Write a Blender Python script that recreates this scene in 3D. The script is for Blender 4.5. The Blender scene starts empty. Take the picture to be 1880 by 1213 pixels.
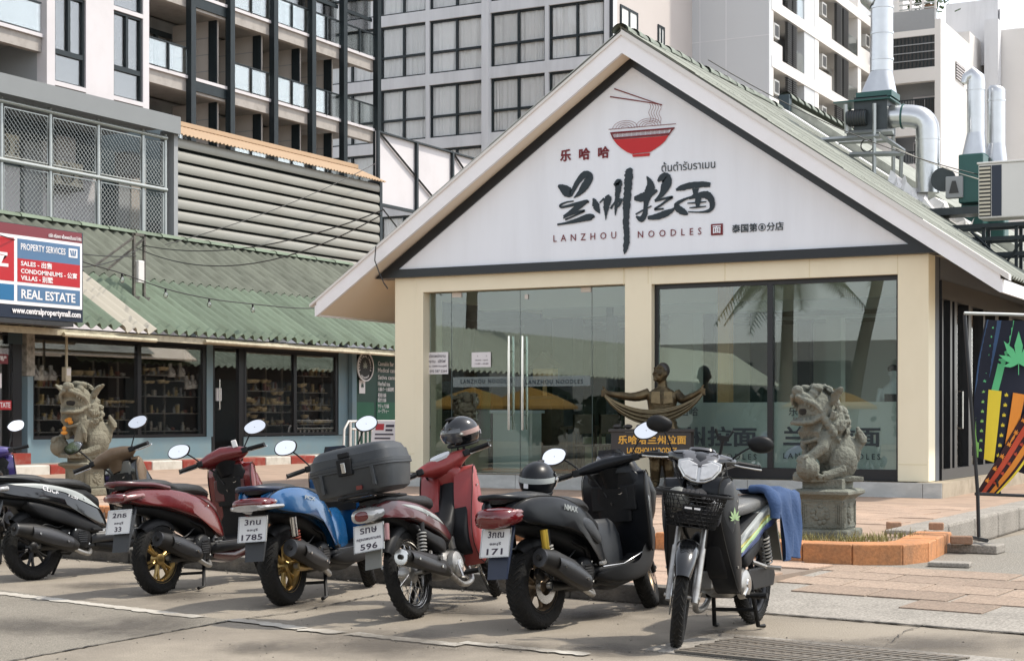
import bpy, bmesh, math, random
from math import sin, cos, pi, radians as R, tan, atan2, sqrt, hypot
from mathutils import Vector as V, Matrix, noise as mnoise
random.seed(7)
SC = bpy.context.scene
C = SC.collection
# ---------------------------------------------------------------- camera, world, sun, exposure
F_PX, H_PX, CAM_H, YAW = 3000.0, 765.0, 1.37, math.atan(1600/3000.0)
CS, SN = cos(YAW), sin(YAW)
cam = bpy.data.cameras.new('camera'); co = bpy.data.objects.new('camera', cam); C.objects.link(co)
co.location = (0, 0, CAM_H); co.rotation_euler = (R(90), 0, YAW)
cam.sensor_width = 36; cam.lens = 36*F_PX/1880.0
cam.shift_y = (H_PX-606.5)/1880.0; cam.clip_end = 2000; cam.clip_start = .1
SC.camera = co
SUN_AZ, SUN_EL = atan2(.58, .81), R(58)
wd = bpy.data.worlds.new('World'); SC.world = wd; wd.use_nodes = True
nt = wd.node_tree; bg = nt.nodes['Background']
sky = nt.nodes.new('ShaderNodeTexSky'); sky.sky_type = 'NISHITA'; sky.sun_disc = False
sky.sun_elevation = SUN_EL; sky.sun_rotation = pi/2-SUN_AZ
sky.air_density = 1.0; sky.dust_density = 1.0; sky.ozone_density = 1.0
hs = nt.nodes.new('ShaderNodeHueSaturation'); hs.inputs['Saturation'].default_value = .30
nt.links.new(sky.outputs[0], hs.inputs['Color']); nt.links.new(hs.outputs[0], bg.inputs[0])
bg.inputs[1].default_value = .15
sl = bpy.data.lights.new('sun', 'SUN'); sl.energy = 2.0; sl.angle = R(2.0); sl.color = (1, .93, .82)
so = bpy.data.objects.new('sun', sl); C.objects.link(so)
so.rotation_euler = V((-cos(SUN_AZ)*cos(SUN_EL), -sin(SUN_AZ)*cos(SUN_EL), -sin(SUN_EL))).to_track_quat('-Z', 'Y').to_euler()
so.location = (20, 10, 30)
SC.view_settings.view_transform = 'Standard'; SC.view_settings.look = 'None'
SC.view_settings.exposure = 1.02; SC.view_settings.gamma = 1
SC.render.engine = 'CYCLES'; SC.cycles.use_denoising = True
SC.cycles.max_bounces = 8; SC.cycles.transparent_max_bounces = 12; SC.cycles.glossy_bounces = 4
SC.cycles.sample_clamp_indirect = 6; SC.cycles.caustics_reflective = False; SC.cycles.caustics_refractive = False

TMP = bpy.data.scenes.new('workshop')
def baked(o):
    """mesh of an object with its modifiers, made apart from the big scene"""
    TMP.collection.objects.link(o); vl = TMP.view_layers[0]; vl.update()
    return bpy.data.meshes.new_from_object(o.evaluated_get(vl.depsgraph))
# ---------------------------------------------------------------- places
def W(lat, d, z=0): return V((-SN*d+CS*lat, CS*d+SN*lat, z))
def ray(px, py):
    u = (px-940)/F_PX; v = (H_PX-py)/F_PX
    return V((-SN+CS*u, CS+SN*u, v))
def atY(px, py, Y): r = ray(px, py); t = Y/r.y; return V((r.x*t, Y, CAM_H+r.z*t))
def atX(px, py, X): r = ray(px, py); t = X/r.x; return V((X, r.y*t, CAM_H+r.z*t))
def atZ(px, py, Z=0.): r = ray(px, py); t = (Z-CAM_H)/r.z; return V((r.x*t, r.y*t, Z))
def xY(px, Y): return atY(px, 765, Y).x
def zY(px, py, Y): return atY(px, py, Y).z
def yX(px, X): return atX(px, 765, X).y
def zX(px, py, X): return atX(px, py, X).z
K0 = W(0, 12.67); KD = (W(.806, -.592)).normalized(); KN = (W(.592, .806)).normalized()
KANG = atan2(KD.y, KD.x)
def K(a, b, z=0): p = K0+KD*a+KN*b; return V((p.x, p.y, z))
def Kinv(p): q = V((p.x-K0.x, p.y-K0.y, 0)); return q.dot(KD), q.dot(KN)

# ---------------------------------------------------------------- mesh building
class MB:
    def __init__(s): s.v = []; s.f = []
    def add(s, vs, fs):
        n = len(s.v); s.v += [tuple(p) for p in vs]; s.f += [tuple(i+n for i in f) for f in fs]; return s
    def merge(s, o): return s.add(o.v, o.f)
    def xf(s, m): s.v = [tuple(m @ V(p)) for p in s.v]; return s
    def mirror(s):
        n = len(s.v); s.v += [(x, -y, z) for x, y, z in s.v]; s.f += [tuple(reversed([i+n for i in f])) for f in s.f]; return s
    def box(s, x0, x1, y0, y1, z0, z1):
        return s.add([(x0,y0,z0),(x1,y0,z0),(x1,y1,z0),(x0,y1,z0),(x0,y0,z1),(x1,y0,z1),(x1,y1,z1),(x0,y1,z1)],
            [(0,3,2,1),(4,5,6,7),(0,1,5,4),(1,2,6,5),(2,3,7,6),(3,0,4,7)])
    def cbox(s, c, sz, rot=None):
        m = Matrix.Translation(V(c))
        if rot is not None: m = m @ rot
        b = MB().box(-sz[0]/2, sz[0]/2, -sz[1]/2, sz[1]/2, -sz[2]/2, sz[2]/2).xf(m)
        return s.merge(b)
    def rings(s, rs, cap0=True, cap1=True, closed=True, loop=False):
        n = len(rs[0]); vs = [p for r in rs for p in r]; fs = []
        m = len(rs)
        for i in range(m if loop else m-1):
            for j in range(n if closed else n-1):
                a = i*n+j; b = i*n+(j+1) % n; i2 = (i+1) % m
                fs.append((a, b, i2*n+(j+1) % n, i2*n+j))
        if not loop:
            if cap0: fs.append(tuple(reversed(range(n))))
            if cap1: fs.append(tuple((m-1)*n+j for j in range(n)))
        return s.add(vs, fs)
    def tube(s, pts, r, n=8, cap=True, loop=False, flat=1.0):
        pts = [V(p) for p in pts]; m = len(pts)
        rad = r if isinstance(r, (list, tuple)) else [r]*m
        rs = []; up = None
        for i, p in enumerate(pts):
            a = pts[i-1] if (i > 0 or loop) else p; b = pts[(i+1) % m] if (i < m-1 or loop) else p
            t = (b-a)
            if t.length < 1e-9: t = V((0,0,1))
            t.normalize()
            if up is None:
                up = V((0,0,1)) if abs(t.z) < .9 else V((1,0,0))
            x = t.cross(up)
            if x.length < 1e-6: x = t.cross(V((0,1,0)))
            x.normalize(); y = x.cross(t).normalized(); up = y
            rs.append([p+(x*cos(2*pi*k/n)+y*sin(2*pi*k/n)*flat)*rad[i] for k in range(n)])
        return s.rings(rs, cap, cap, True, loop)
    def cyl(s, p0, p1, r0, r1=None, n=16): return s.tube([p0, p1], [r0, r0 if r1 is None else r1], n)
    def lathe(s, prof, o=(0,0,0), ax='z', n=24, cap=False):
        rs = []
        for r, h in prof:
            ring = []
            for k in range(n):
                a = 2*pi*k/n; u, w = r*cos(a), r*sin(a)
                ring.append({'z': (u, w, h), 'y': (w, h, u), 'x': (h, u, w)}[ax])
            rs.append([(o[0]+p[0], o[1]+p[1], o[2]+p[2]) for p in ring])
        return s.rings(rs, cap, cap)
    def ell(s, c, r, n=12, m=8, rot=None):
        rs = []
        for i in range(m+1):
            t = pi*i/m; rr = max(sin(t), 1e-3)
            rs.append([V((r[0]*rr*cos(2*pi*k/n), r[1]*rr*sin(2*pi*k/n), -r[2]*cos(t))) for k in range(n)])
        mt = Matrix.Translation(V(c)) @ (rot.to_4x4() if rot is not None else Matrix())
        return s.rings([[mt @ p for p in r_] for r_ in rs])
    def prism(s, poly, h0, h1, ax='z'):
        f = {'z': lambda p, h: (p[0], p[1], h), 'y': lambda p, h: (p[0], h, p[1]), 'x': lambda p, h: (h, p[0], p[1])}[ax]
        n = len(poly); area = sum(poly[i][0]*poly[(i+1) % n][1]-poly[(i+1) % n][0]*poly[i][1] for i in range(n))
        if (area < 0) != (ax == 'y'): poly = poly[::-1]
        vs = [f(p, h0) for p in poly]+[f(p, h1) for p in poly]
        fs = [tuple(reversed(range(n))), tuple(range(n, 2*n))]+[(i, (i+1) % n, n+(i+1) % n, n+i) for i in range(n)]
        if h1 < h0: fs = [tuple(reversed(q)) for q in fs]
        return s.add(vs, fs)
    def quad(s, a, b, c, d): return s.add([a, b, c, d], [(0,1,2,3)])

def sring(c, u, v, a, b, e=2.0, n=16):
    """superellipse ring: centre c, axes u, v, half sizes a, b"""
    c, u, v = V(c), V(u), V(v); out = []
    for k in range(n):
        t = 2*pi*k/n; ct, st = cos(t), sin(t)
        out.append(c+u*a*math.copysign(abs(ct)**(2/e), ct)+v*b*math.copysign(abs(st)**(2/e), st))
    return out
def smooth_poly(pts, n=4, closed=True):
    """Catmull-Rom through 2D/3D points"""
    P = [V(p) for p in pts]; m = len(P); out = []
    for i in range(m if closed else m-1):
        if closed: p0, p1, p2, p3 = P[i-1], P[i], P[(i+1) % m], P[(i+2) % m]
        else: p0, p1, p2, p3 = P[max(i-1,0)], P[i], P[i+1], P[min(i+2,m-1)]
        for k in range(n):
            t = k/n
            out.append(.5*((2*p1)+(p2-p0)*t+(2*p0-5*p1+4*p2-p3)*t*t+(3*p1-p0-3*p2+p3)*t**3))
    if not closed: out.append(P[-1])
    return out

def obj(name, mb, mat, parent=None, smooth=None, loc=None, bevel=0, kind=None):
    me = bpy.data.meshes.new(name); me.from_pydata([tuple(p) for p in mb.v], [], mb.f)
    o = bpy.data.objects.new(name, me); C.objects.link(o)
    me.materials.append(M(mat) if isinstance(mat, str) else mat)
    if smooth is not None:
        me.polygons.foreach_set('use_smooth', [True]*len(me.polygons))
        if smooth < 180: me.set_sharp_from_angle(angle=R(smooth))
    if bevel:
        b = o.modifiers.new('edge', 'BEVEL'); b.width = bevel; b.segments = 2; b.limit_method = 'ANGLE'; b.angle_limit = R(40)
    if parent is not None: o.parent = parent
    if loc is not None: o.location = loc
    if kind: o['kind'] = kind
    return o
def box(name, mat, parent, x0, x1, y0, y1, z0, z1, bevel=0, **k):
    return obj(name, MB().box(min(x0,x1), max(x0,x1), min(y0,y1), max(y0,y1), min(z0,z1), max(z0,z1)), mat, parent, bevel=bevel, **k)
def tag(o, label, cat, group=None):
    o['label'] = label; o['category'] = cat
    if group: o['group'] = group
    return o
def thing(name, label, cat, loc=(0,0,0), rz=0, group=None):
    o = bpy.data.objects.new(name, None); C.objects.link(o); o.location = loc; o.rotation_euler = (0,0,rz)
    return tag(o, label, cat, group)
def struct(name, mb, mat, parent=None, **k):
    o = obj(name, mb, mat, parent, **k)
    if parent is None: o['kind'] = 'structure'
    return o
def dup(o, parent=None, loc=None, rot=None, label=None):
    c = o.copy(); C.objects.link(c)
    if parent is not None: c.parent = parent
    if loc is not None: c.location = loc
    if rot is not None: c.rotation_euler = rot
    if label: c['label'] = label
    for ch in o.children: dup(ch, c)
    return c

# ---------------------------------------------------------------- materials
MATS = {}
def M(name): return MATS[name]
def mat(name, col, rough=.6, metal=0., var=.12, scale=6., bump=0., bscale=60., spec=.5, coat=0., dirt=None, dscale=1.2, damt=.5, stretch=None, trans=0., alpha=1., grain=0., gscale=160.):
    m = bpy.data.materials.new(name); m.use_nodes = True; MATS[name] = m
    n = m.node_tree.nodes; l = m.node_tree.links; b = n['Principled BSDF']
    b.inputs['Roughness'].default_value = rough; b.inputs['Metallic'].default_value = metal
    b.inputs['Specular IOR Level'].default_value = spec; b.inputs['Coat Weight'].default_value = coat
    b.inputs['Transmission Weight'].default_value = trans
    c4 = (*col, 1)
    if var == 0 and dirt is None and bump == 0:
        b.inputs['Base Color'].default_value = c4; return m
    tc = n.new('ShaderNodeTexCoord'); mp = n.new('ShaderNodeMapping'); l.new(tc.outputs['Object'], mp.inputs[0])
    if stretch: mp.inputs['Scale'].default_value = stretch
    nz = n.new('ShaderNodeTexNoise'); nz.inputs['Scale'].default_value = scale; nz.inputs['Detail'].default_value = 5
    l.new(mp.outputs[0], nz.inputs['Vector'])
    mx = n.new('ShaderNodeMix'); mx.data_type = 'RGBA'
    mx.inputs['A'].default_value = (*[max(0, c*(1-var)) for c in col], 1); mx.inputs['B'].default_value = (*[min(1, c*(1+var)) for c in col], 1)
    l.new(nz.outputs['Fac'], mx.inputs['Factor']); out = mx.outputs['Result']
    oi = n.new('ShaderNodeObjectInfo')
    if dirt is not None:
        n2 = n.new('ShaderNodeTexNoise'); n2.inputs['Scale'].default_value = dscale; n2.inputs['Detail'].default_value = 8; n2.inputs['Roughness'].default_value = .65
        l.new(mp.outputs[0], n2.inputs['Vector'])
        rp = n.new('ShaderNodeValToRGB'); rp.color_ramp.elements[0].position = .45; rp.color_ramp.elements[1].position = .72
        rp.color_ramp.elements[1].color = (damt, damt, damt, 1); l.new(n2.outputs['Fac'], rp.inputs[0])
        m2 = n.new('ShaderNodeMix'); m2.data_type = 'RGBA'; l.new(rp.outputs[0], m2.inputs['Factor']); l.new(out, m2.inputs['A'])
        m2.inputs['B'].default_value = (*dirt, 1); out = m2.outputs['Result']
        mr = n.new('ShaderNodeMapRange'); l.new(rp.outputs[0], mr.inputs[0]); mr.inputs[3].default_value = rough; mr.inputs[4].default_value = min(1, rough+.25)
        l.new(mr.outputs[0], b.inputs['Roughness'])
    if grain:
        ng = n.new('ShaderNodeTexNoise'); ng.inputs['Scale'].default_value = gscale; ng.inputs['Detail'].default_value = 3; l.new(tc.outputs['Object'], ng.inputs['Vector'])
        mg = n.new('ShaderNodeMapRange'); l.new(ng.outputs['Fac'], mg.inputs[0]); mg.inputs[1].default_value = .32; mg.inputs[2].default_value = .68; mg.inputs[3].default_value = 1-grain; mg.inputs[4].default_value = 1+grain
        hg = n.new('ShaderNodeHueSaturation'); l.new(out, hg.inputs['Color']); l.new(mg.outputs[0], hg.inputs['Value']); out = hg.outputs[0]
    l.new(out, b.inputs['Base Color'])
    if bump:
        n3 = n.new('ShaderNodeTexNoise'); n3.inputs['Scale'].default_value = bscale; n3.inputs['Detail'].default_value = 6
        l.new(tc.outputs['Object'], n3.inputs['Vector'])
        bp = n.new('ShaderNodeBump'); bp.inputs['Strength'].default_value = bump; bp.inputs['Distance'].default_value = .02
        l.new(n3.outputs['Fac'], bp.inputs['Height']); l.new(bp.outputs[0], b.inputs['Normal'])
    return m
def tint_by_object(m, amt=.15):
    """each object sharing this material gets a slightly different value"""
    n = m.node_tree.nodes; l = m.node_tree.links; b = n['Principled BSDF']
    src = b.inputs['Base Color'].links[0].from_socket
    oi = n.new('ShaderNodeObjectInfo'); mr = n.new('ShaderNodeMapRange'); l.new(oi.outputs['Random'], mr.inputs[0])
    mr.inputs[3].default_value = 1-amt; mr.inputs[4].default_value = 1+amt
    h = n.new('ShaderNodeHueSaturation'); l.new(src, h.inputs['Color']); l.new(mr.outputs[0], h.inputs['Value']); l.new(h.outputs[0], b.inputs['Base Color'])
def glassmat(name, tint, refl, rough=.0, gcol=(1,1,1), base=.04):
    m = bpy.data.materials.new(name); m.use_nodes = True; MATS[name] = m
    n = m.node_tree.nodes; l = m.node_tree.links; n.remove(n['Principled BSDF'])
    t = n.new('ShaderNodeBsdfTransparent'); t.inputs[0].default_value = (*tint, 1)
    g = n.new('ShaderNodeBsdfGlossy'); g.inputs['Roughness'].default_value = rough; g.inputs['Color'].default_value = (*gcol, 1)
    fr = n.new('ShaderNodeFresnel'); fr.inputs[0].default_value = 1.5
    ma = n.new('ShaderNodeMath'); ma.operation = 'MULTIPLY_ADD'; l.new(fr.outputs[0], ma.inputs[0]); ma.inputs[1].default_value = refl; ma.inputs[2].default_value = base; ma.use_clamp = True
    mx = n.new('ShaderNodeMixShader'); l.new(ma.outputs[0], mx.inputs[0]); l.new(t.outputs[0], mx.inputs[1]); l.new(g.outputs[0], mx.inputs[2])
    l.new(mx.outputs[0], n['Material Output'].inputs[0]); return m
def text_mb(s, size, bold=0., spacing=1., depth=.002, align='LEFT', squeeze=1.):
    cu = bpy.data.curves.new('t', 'FONT'); cu.body = s; cu.size = size; cu.offset = bold; cu.space_character = spacing
    cu.extrude = depth/2; cu.align_x = align; cu.resolution_u = 2
    o = bpy.data.objects.new('t', cu); me = baked(o)
    mb = MB(); mb.add([(v.co.x*squeeze, v.co.y, v.co.z) for v in me.vertices], [tuple(p.vertices) for p in me.polygons])
    bpy.data.objects.remove(o); bpy.data.curves.remove(cu); bpy.data.meshes.remove(me)
    return mb
def fit(mb, w=None, h=None):
    """scale a flat text mesh so that its box is w wide and/or h tall, lower left corner at 0,0"""
    if not mb.v: return mb
    xs = [p[0] for p in mb.v]; ys = [p[1] for p in mb.v]
    sx = w/(max(xs)-min(xs)) if w else None; sy = h/(max(ys)-min(ys)) if h else None
    sx = sx or sy; sy = sy or sx; x0, y0 = min(xs), min(ys)
    mb.v = [((x-x0)*sx, (y-y0)*sy, z) for x, y, z in mb.v]; return mb
def plane_m(o, u, v):
    """matrix taking flat x,y to the plane through o with axes u, v"""
    u = V(u).normalized(); v = V(v).normalized(); w = u.cross(v)
    return Matrix(((u.x,v.x,w.x,o[0]),(u.y,v.y,w.y,o[1]),(u.z,v.z,w.z,o[2]),(0,0,0,1)))
def brush(mb, pts, n=5, rag=.0, z0=0., dz=.004):
    """one brush stroke in the x,y plane: points (x, y, halfwidth)"""
    P = smooth_poly([V((p[0], p[1], p[2])) for p in pts], n, False) if len(pts) > 2 else [V(p) for p in pts]
    L, Rr = [], []
    for i, p in enumerate(P):
        a = P[max(i-1,0)]; b = P[min(i+1,len(P)-1)]; t = V((b.x-a.x, b.y-a.y)); t = t.normalized() if t.length > 1e-9 else V((1,0))
        w1 = max(.002, p.z*(1+random.uniform(-rag, rag))); w2 = max(.002, p.z*(1+random.uniform(-rag, rag)))
        L.append((p.x-t.y*w1, p.y+t.x*w1)); Rr.append((p.x+t.y*w2, p.y-t.x*w2))
    m = len(P)
    vs = [(x, y, z0+dz) for x, y in L]+[(x, y, z0+dz) for x, y in Rr]
    mb.add(vs, [(i, m+i, m+i+1, i+1) for i in range(m-1)])
def lin(r, g, b):
    f = lambda c: (c/255/12.92) if c <= 10 else ((c/255+.055)/1.055)**2.4
    return (f(r), f(g), f(b))
# ---------------------------------------------------------------- the materials
mat('road', (.285,.25,.203), .9, var=.16, scale=1.1, bump=.35, bscale=70, dirt=(.15,.132,.11), dscale=.8, damt=.8, spec=.2, grain=.16, gscale=110)
mat('asphalt', (.25,.228,.192), .95, var=.22, scale=90, bump=.7, bscale=120, dirt=(.19,.17,.142), dscale=1.3, damt=.5, spec=.2, grain=.3, gscale=110)
mat('crack', (.05,.045,.04), 1, var=.3, scale=30)
mat('roadpaint', (.47,.44,.385), .8, var=.12, scale=18, dirt=(.29,.255,.208), dscale=4, damt=1.)
mat('kerbdark', (.10,.095,.085), .9, var=.4, scale=9, bump=.6, bscale=40, dirt=(.27,.24,.2), dscale=4, damt=.6)
mat('paving', (.37,.265,.195), .85, var=.10, scale=4, bump=.2, bscale=90, dirt=(.17,.135,.105), dscale=2.3, damt=.55)
mat('paver', (.40,.285,.21), .85, var=.12, scale=5, bump=.2, bscale=90, dirt=(.20,.16,.125), dscale=2.7, damt=.75, grain=.2, gscale=60); tint_by_object(M('paver'), .13)
mat('rampaver', (.30,.225,.17), .85, var=.12, scale=5, bump=.25, bscale=90, dirt=(.22,.18,.14), dscale=2.2, damt=.8, grain=.25, gscale=60); tint_by_object(M('rampaver'), .16)
mat('mortar', (.25,.20,.16), .95, var=.2, scale=9)
mat('orange', (.51,.22,.085), .7, var=.12, scale=5, dirt=(.24,.14,.08), dscale=3.5, damt=.75, bump=.25, bscale=50, grain=.15, gscale=40); tint_by_object(M('orange'), .10)
mat('concrete', (.30,.275,.24), .9, var=.14, scale=3, bump=.3, bscale=60, dirt=(.2,.185,.16), dscale=2, damt=.7, grain=.3, gscale=50)
mat('gravel', (.26,.24,.205), .95, var=.45, scale=45, bump=1., bscale=60)
mat('soil', (.16,.12,.075), 1, var=.3, scale=20, bump=.6, bscale=40)
mat('kerbred', lin(140,50,38), .75, var=.15, scale=8, dirt=(.3,.25,.2), dscale=5, damt=.5)
mat('kerbwhite', (.62,.6,.54), .75, var=.1, scale=8, dirt=(.3,.27,.22), dscale=4, damt=.6)
mat('grass', (.20,.19,.065), .8, var=.6, scale=5, dirt=(.34,.27,.12), dscale=7, damt=.8)
mat('iron', (.19,.17,.145), .65, .5, var=.3, scale=30, dirt=(.23,.18,.13), dscale=9, damt=.7)
mat('hole', (.015,.014,.012), 1, var=0)
mat('brick', (.33,.20,.13), .9, var=.2, scale=20, bump=.5, bscale=60); tint_by_object(M('brick'), .2)

# ---------------------------------------------------------------- ground
road = struct('road', MB().quad((-260,-200,0),(260,-200,0),(260,320,0),(-260,320,0)), 'road')
# asphalt beyond the long crack
def strip(mb, pts, w, z, jag=.0, seed=1):
    rnd = random.Random(seed); L = []; Q = []
    P = [V(p) for p in pts]
    for i, p in enumerate(P):
        t = (P[min(i+1,len(P)-1)]-P[max(i-1,0)]); t.z = 0; t.normalize(); n = V((-t.y, t.x, 0))
        L.append(p+n*(w/2+rnd.uniform(-jag, jag))); Q.append(p-n*(w/2+rnd.uniform(-jag, jag)))
    for q in L+Q: q.z = z
    m = len(P); mb.add(L+Q, [(i, i+1, m+i+1, m+i) for i in range(m-1)]); return mb
def dense(pts, step, wob=0, seed=3):
    rnd = random.Random(seed); out = []
    for a, b in zip(pts[:-1], pts[1:]):
        n = max(1, int((b-a).length/step))
        for k in range(n): out.append(a.lerp(b, k/n)+V((rnd.uniform(-wob,wob), rnd.uniform(-wob,wob), 0)))
    out.append(pts[-1]); return out
KE_ = 1.55
crk = [atZ(*p) for p in ((-60,1228),(39,1210),(195,1181),(300,1162),(398,1144),(470,1133),(542,1124),(620,1108),(698,1091),(760,1083))]
obj('asphalt_patch', MB().add([p+V((0,0,.003)) for p in crk[:7]]+[atZ(430,1139)+V((0,0,.003)), atZ(200,1110)+V((0,0,.003)), atZ(0,1082)+V((0,0,.003)), atZ(-260,1060)+V((0,0,.003)), atZ(-700,1250)+V((0,0,.003)), atZ(-100,1500)+V((0,0,.003))], [tuple(range(13))]), 'asphalt', road)
obj('crack', strip(MB(), dense(crk, .05, .012), .014, .008, .007, 5), 'crack', road)
obj('crack', strip(MB(), dense([atZ(930,1085), atZ(860,1098), atZ(800,1112), atZ(760,1117)], .05, .01), .008, .008, .003, 6), 'crack', road)
obj('crack', strip(MB(), dense([K(KE_-.2,-.025), K(KE_+2,-.02), K(KE_+4,-.03), K(KE_+9,-.02)], .05, .008), .035, .012, .012, 9), 'crack', road)
obj('crack', strip(MB(), dense([atZ(1590,1213), atZ(1660,1160), atZ(1700,1146)], .06, .012), .006, .008, .003, 11), 'crack', road)
lines = (((-80,1080),(367,1134)), ((428,1138),(555,1155)), ((555,1156),(625,1163)), ((645,1164),(845,1186)), ((850,1180),(1080,1203)))
for i, (a, b) in enumerate(lines):
    obj('painted_line', strip(MB(), dense([atZ(*a), atZ(*b)], .04, .004, i), .125 if i < 4 else .10, .009, .018, i+20), 'roadpaint', road)
# drain cover
dg0 = atZ(1475, 1213); g = thing('drain_cover', 'rusty cast iron drain grating set in the road', 'drain cover', (dg0.x, dg0.y, 0), KANG)
box('frame', 'concrete', g, -.95,.95,-.2,.72,.001,.010); box('pit', 'hole', g, -.72,.72,-.2,.55,.008,.0125)
for k in range(4): box('rail', 'iron', g, -.74,.74,-.17+k*.24,-.13+k*.24,.011,.02)
for k in range(24):
    o = obj('bar', MB().cbox((0,0,0), (.026,.2,.012), Matrix.Rotation(R(-20),4,'Z')), 'iron', g, loc=(-.69+k*.06, -.03+.24*(0), .017)) if k == 0 else dup(b0, g, (-.69+k*.06, -.03, .017))
    if k == 0: b0 = o
for r in (1, 2):
    for k in range(24): dup(b0, g, (-.69+k*.06, -.03+r*.24, .017))

# oil stains and grit
def stainmat(name, col, amt):
    m = bpy.data.materials.new(name); m.use_nodes = True; MATS[name] = m; n = m.node_tree.nodes; l = m.node_tree.links; b = n['Principled BSDF']; b.inputs['Base Color'].default_value = (*col,1); b.inputs['Roughness'].default_value = .7
    tc = n.new('ShaderNodeTexCoord'); gr = n.new('ShaderNodeTexGradient'); gr.gradient_type = 'SPHERICAL'; l.new(tc.outputs['Object'], gr.inputs[0])
    nz = n.new('ShaderNodeTexNoise'); nz.inputs['Scale'].default_value = 4; nz.inputs['Detail'].default_value = 8; nz.inputs['Roughness'].default_value = .7; oi = n.new('ShaderNodeObjectInfo'); ad = n.new('ShaderNodeVectorMath'); l.new(tc.outputs['Object'], ad.inputs[0]); l.new(oi.outputs['Location'], ad.inputs[1]); l.new(ad.outputs[0], nz.inputs['Vector'])
    mu = n.new('ShaderNodeMath'); mu.operation = 'MULTIPLY'; l.new(gr.outputs['Fac'], mu.inputs[0]); l.new(nz.outputs['Fac'], mu.inputs[1])
    mr = n.new('ShaderNodeMapRange'); l.new(mu.outputs[0], mr.inputs[0]); mr.inputs[1].default_value = .12; mr.inputs[2].default_value = .42; mr.inputs[4].default_value = amt; l.new(mr.outputs[0], b.inputs['Alpha'])
stainmat('oilstain', (.07,.06,.05), .5)
st0 = None; rnd = random.Random(21)
for i, (px, py, s) in enumerate(((330,1095,.5),(560,1110,.6),(840,1120,.55),(1080,1130,.6),(1330,1165,.5),(180,1075,.6),(700,1180,.8),(250,1150,.9),(1120,1195,.5),(1500,1190,.7),(1700,1185,.8),(950,1190,.4),(480,1190,.6),(60,1150,.7),(1250,1120,.5))):
    if st0 is None: st0 = obj('oil_stain', MB().quad((-1,-1,0),(1,-1,0),(1,1,0),(-1,1,0)), 'oilstain', road); o = st0
    else: o = dup(st0, road)
    o.location = atZ(px,py)+V((0,0,.0102+.0002*i)); o.scale = (s*rnd.uniform(.7,1.3),s*rnd.uniform(.7,1.3),1); o.rotation_euler = (0,0,rnd.uniform(0,6))
gm = MB()
for k in range(260):
    p = atZ(rnd.uniform(-20,1900), rnd.uniform(1075,1240)); s = rnd.uniform(.003,.009)
    if Kinv(p)[1] > -.05: continue
    gm.ell((p.x,p.y,s*.5),(s,s*rnd.uniform(.6,1),s*.6),5,3)
for k in range(200):
    a = rnd.uniform(-12,1.5); p = K(a, -abs(rnd.gauss(0,.06))-.01); s = rnd.uniform(.004,.013); gm.ell((p.x,p.y,s*.5),(s,s*.8,s*.6),5,3)
gt = obj('grit', gm, 'gravel', road); gt['kind'] = 'stuff'
# sidewalk slab behind the dark kerb
KE = 1.55
sw = struct('sidewalk', MB().prism([tuple(K(a, b))[:2] for a, b in ((-40,.17),(KE,.17),(KE,3.3),(-40,3.3))], 0, .118), 'mortar')
kerb = struct('kerb', MB().prism([tuple(K(a, b))[:2] for a, b in ((-40,.02),(KE,.02),(KE,.16),(-40,.16))], 0, .10), 'kerbdark')
k1 = None
for i in range(24):
    a = KE-1.0*(i+1)
    if k1 is None:
        k1 = obj('kerb_stone', MB().box(0,.985,0,.17,0,.135), 'kerbdark', kerb, bevel=.012); o = k1
    else: o = dup(k1, kerb)
    o.location = K(a, 0); o.rotation_euler = (0, 0, KANG)
pv = None
def tiles(parent, mat_, A0, A1, B0, B1, z, tw, td, keep=lambda a, b: True, brick=True, maxn=300):
    global pv
    first = obj('paver', MB().box(0,tw-.012,0,td-.012,-.03,.014), mat_, None, bevel=.004); first.parent = parent
    used = False; n = 0; row = 0; b = B0
    while b < B1 and n < maxn:
        a = A0+(tw*.5 if (brick and row % 2) else 0)
        while a < A1 and n < maxn:
            if keep(a, b) and keep(a+tw, b) and keep(a, b+td) and keep(a+tw, b+td):
                o = first if not used else dup(first, parent); used = True
                o.location = K(a, b, z+random.uniform(-.003,.003)); o.rotation_euler = (random.uniform(-.004,.004), random.uniform(-.004,.004), KANG); n += 1
            a += tw
        b += td; row += 1
    return n
tiles(sw, 'paver', -13.33, KE, .18, 2.7, .118, .62, .46, lambda a, b: a < KE+.02)
# terrace in front of the shop
pl = [(-40,3.12),(-.75,3.12),(.2,2.9),(.75,2.72),(1.2,2.66),(1.6,2.72),(1.88,2.95),(1.95,3.3),(1.75,4.2),(1.6,5.0)]
def terr_edge():
    P = [K(a, b) for a, b in pl[1:]]
    P += [V((-3.95, Y, 0)) for Y in (16.5, 20, 60)]
    return P
te = terr_edge()
TZ = .245
terrace = struct('terrace', MB().prism([tuple(p)[:2] for p in [K(-40,3.12)]+te+[V((-60,60,0))]], 0, TZ), 'paving')
def inside(a, b):
    p = K(a, b)
    if p.y > 22.4: return False
    if b < 3.3: return False
    if a > .2 and p.x > -4.5+(.3 if b > 5.5 else -1.2): return False
    if a > -.6 and b < 4.7: return False
    return a < 1.5
tiles(terrace, 'paver', -11.4, 2.2, 3.32, 9.6, TZ-.008, .8, .62, inside, maxn=140)
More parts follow.
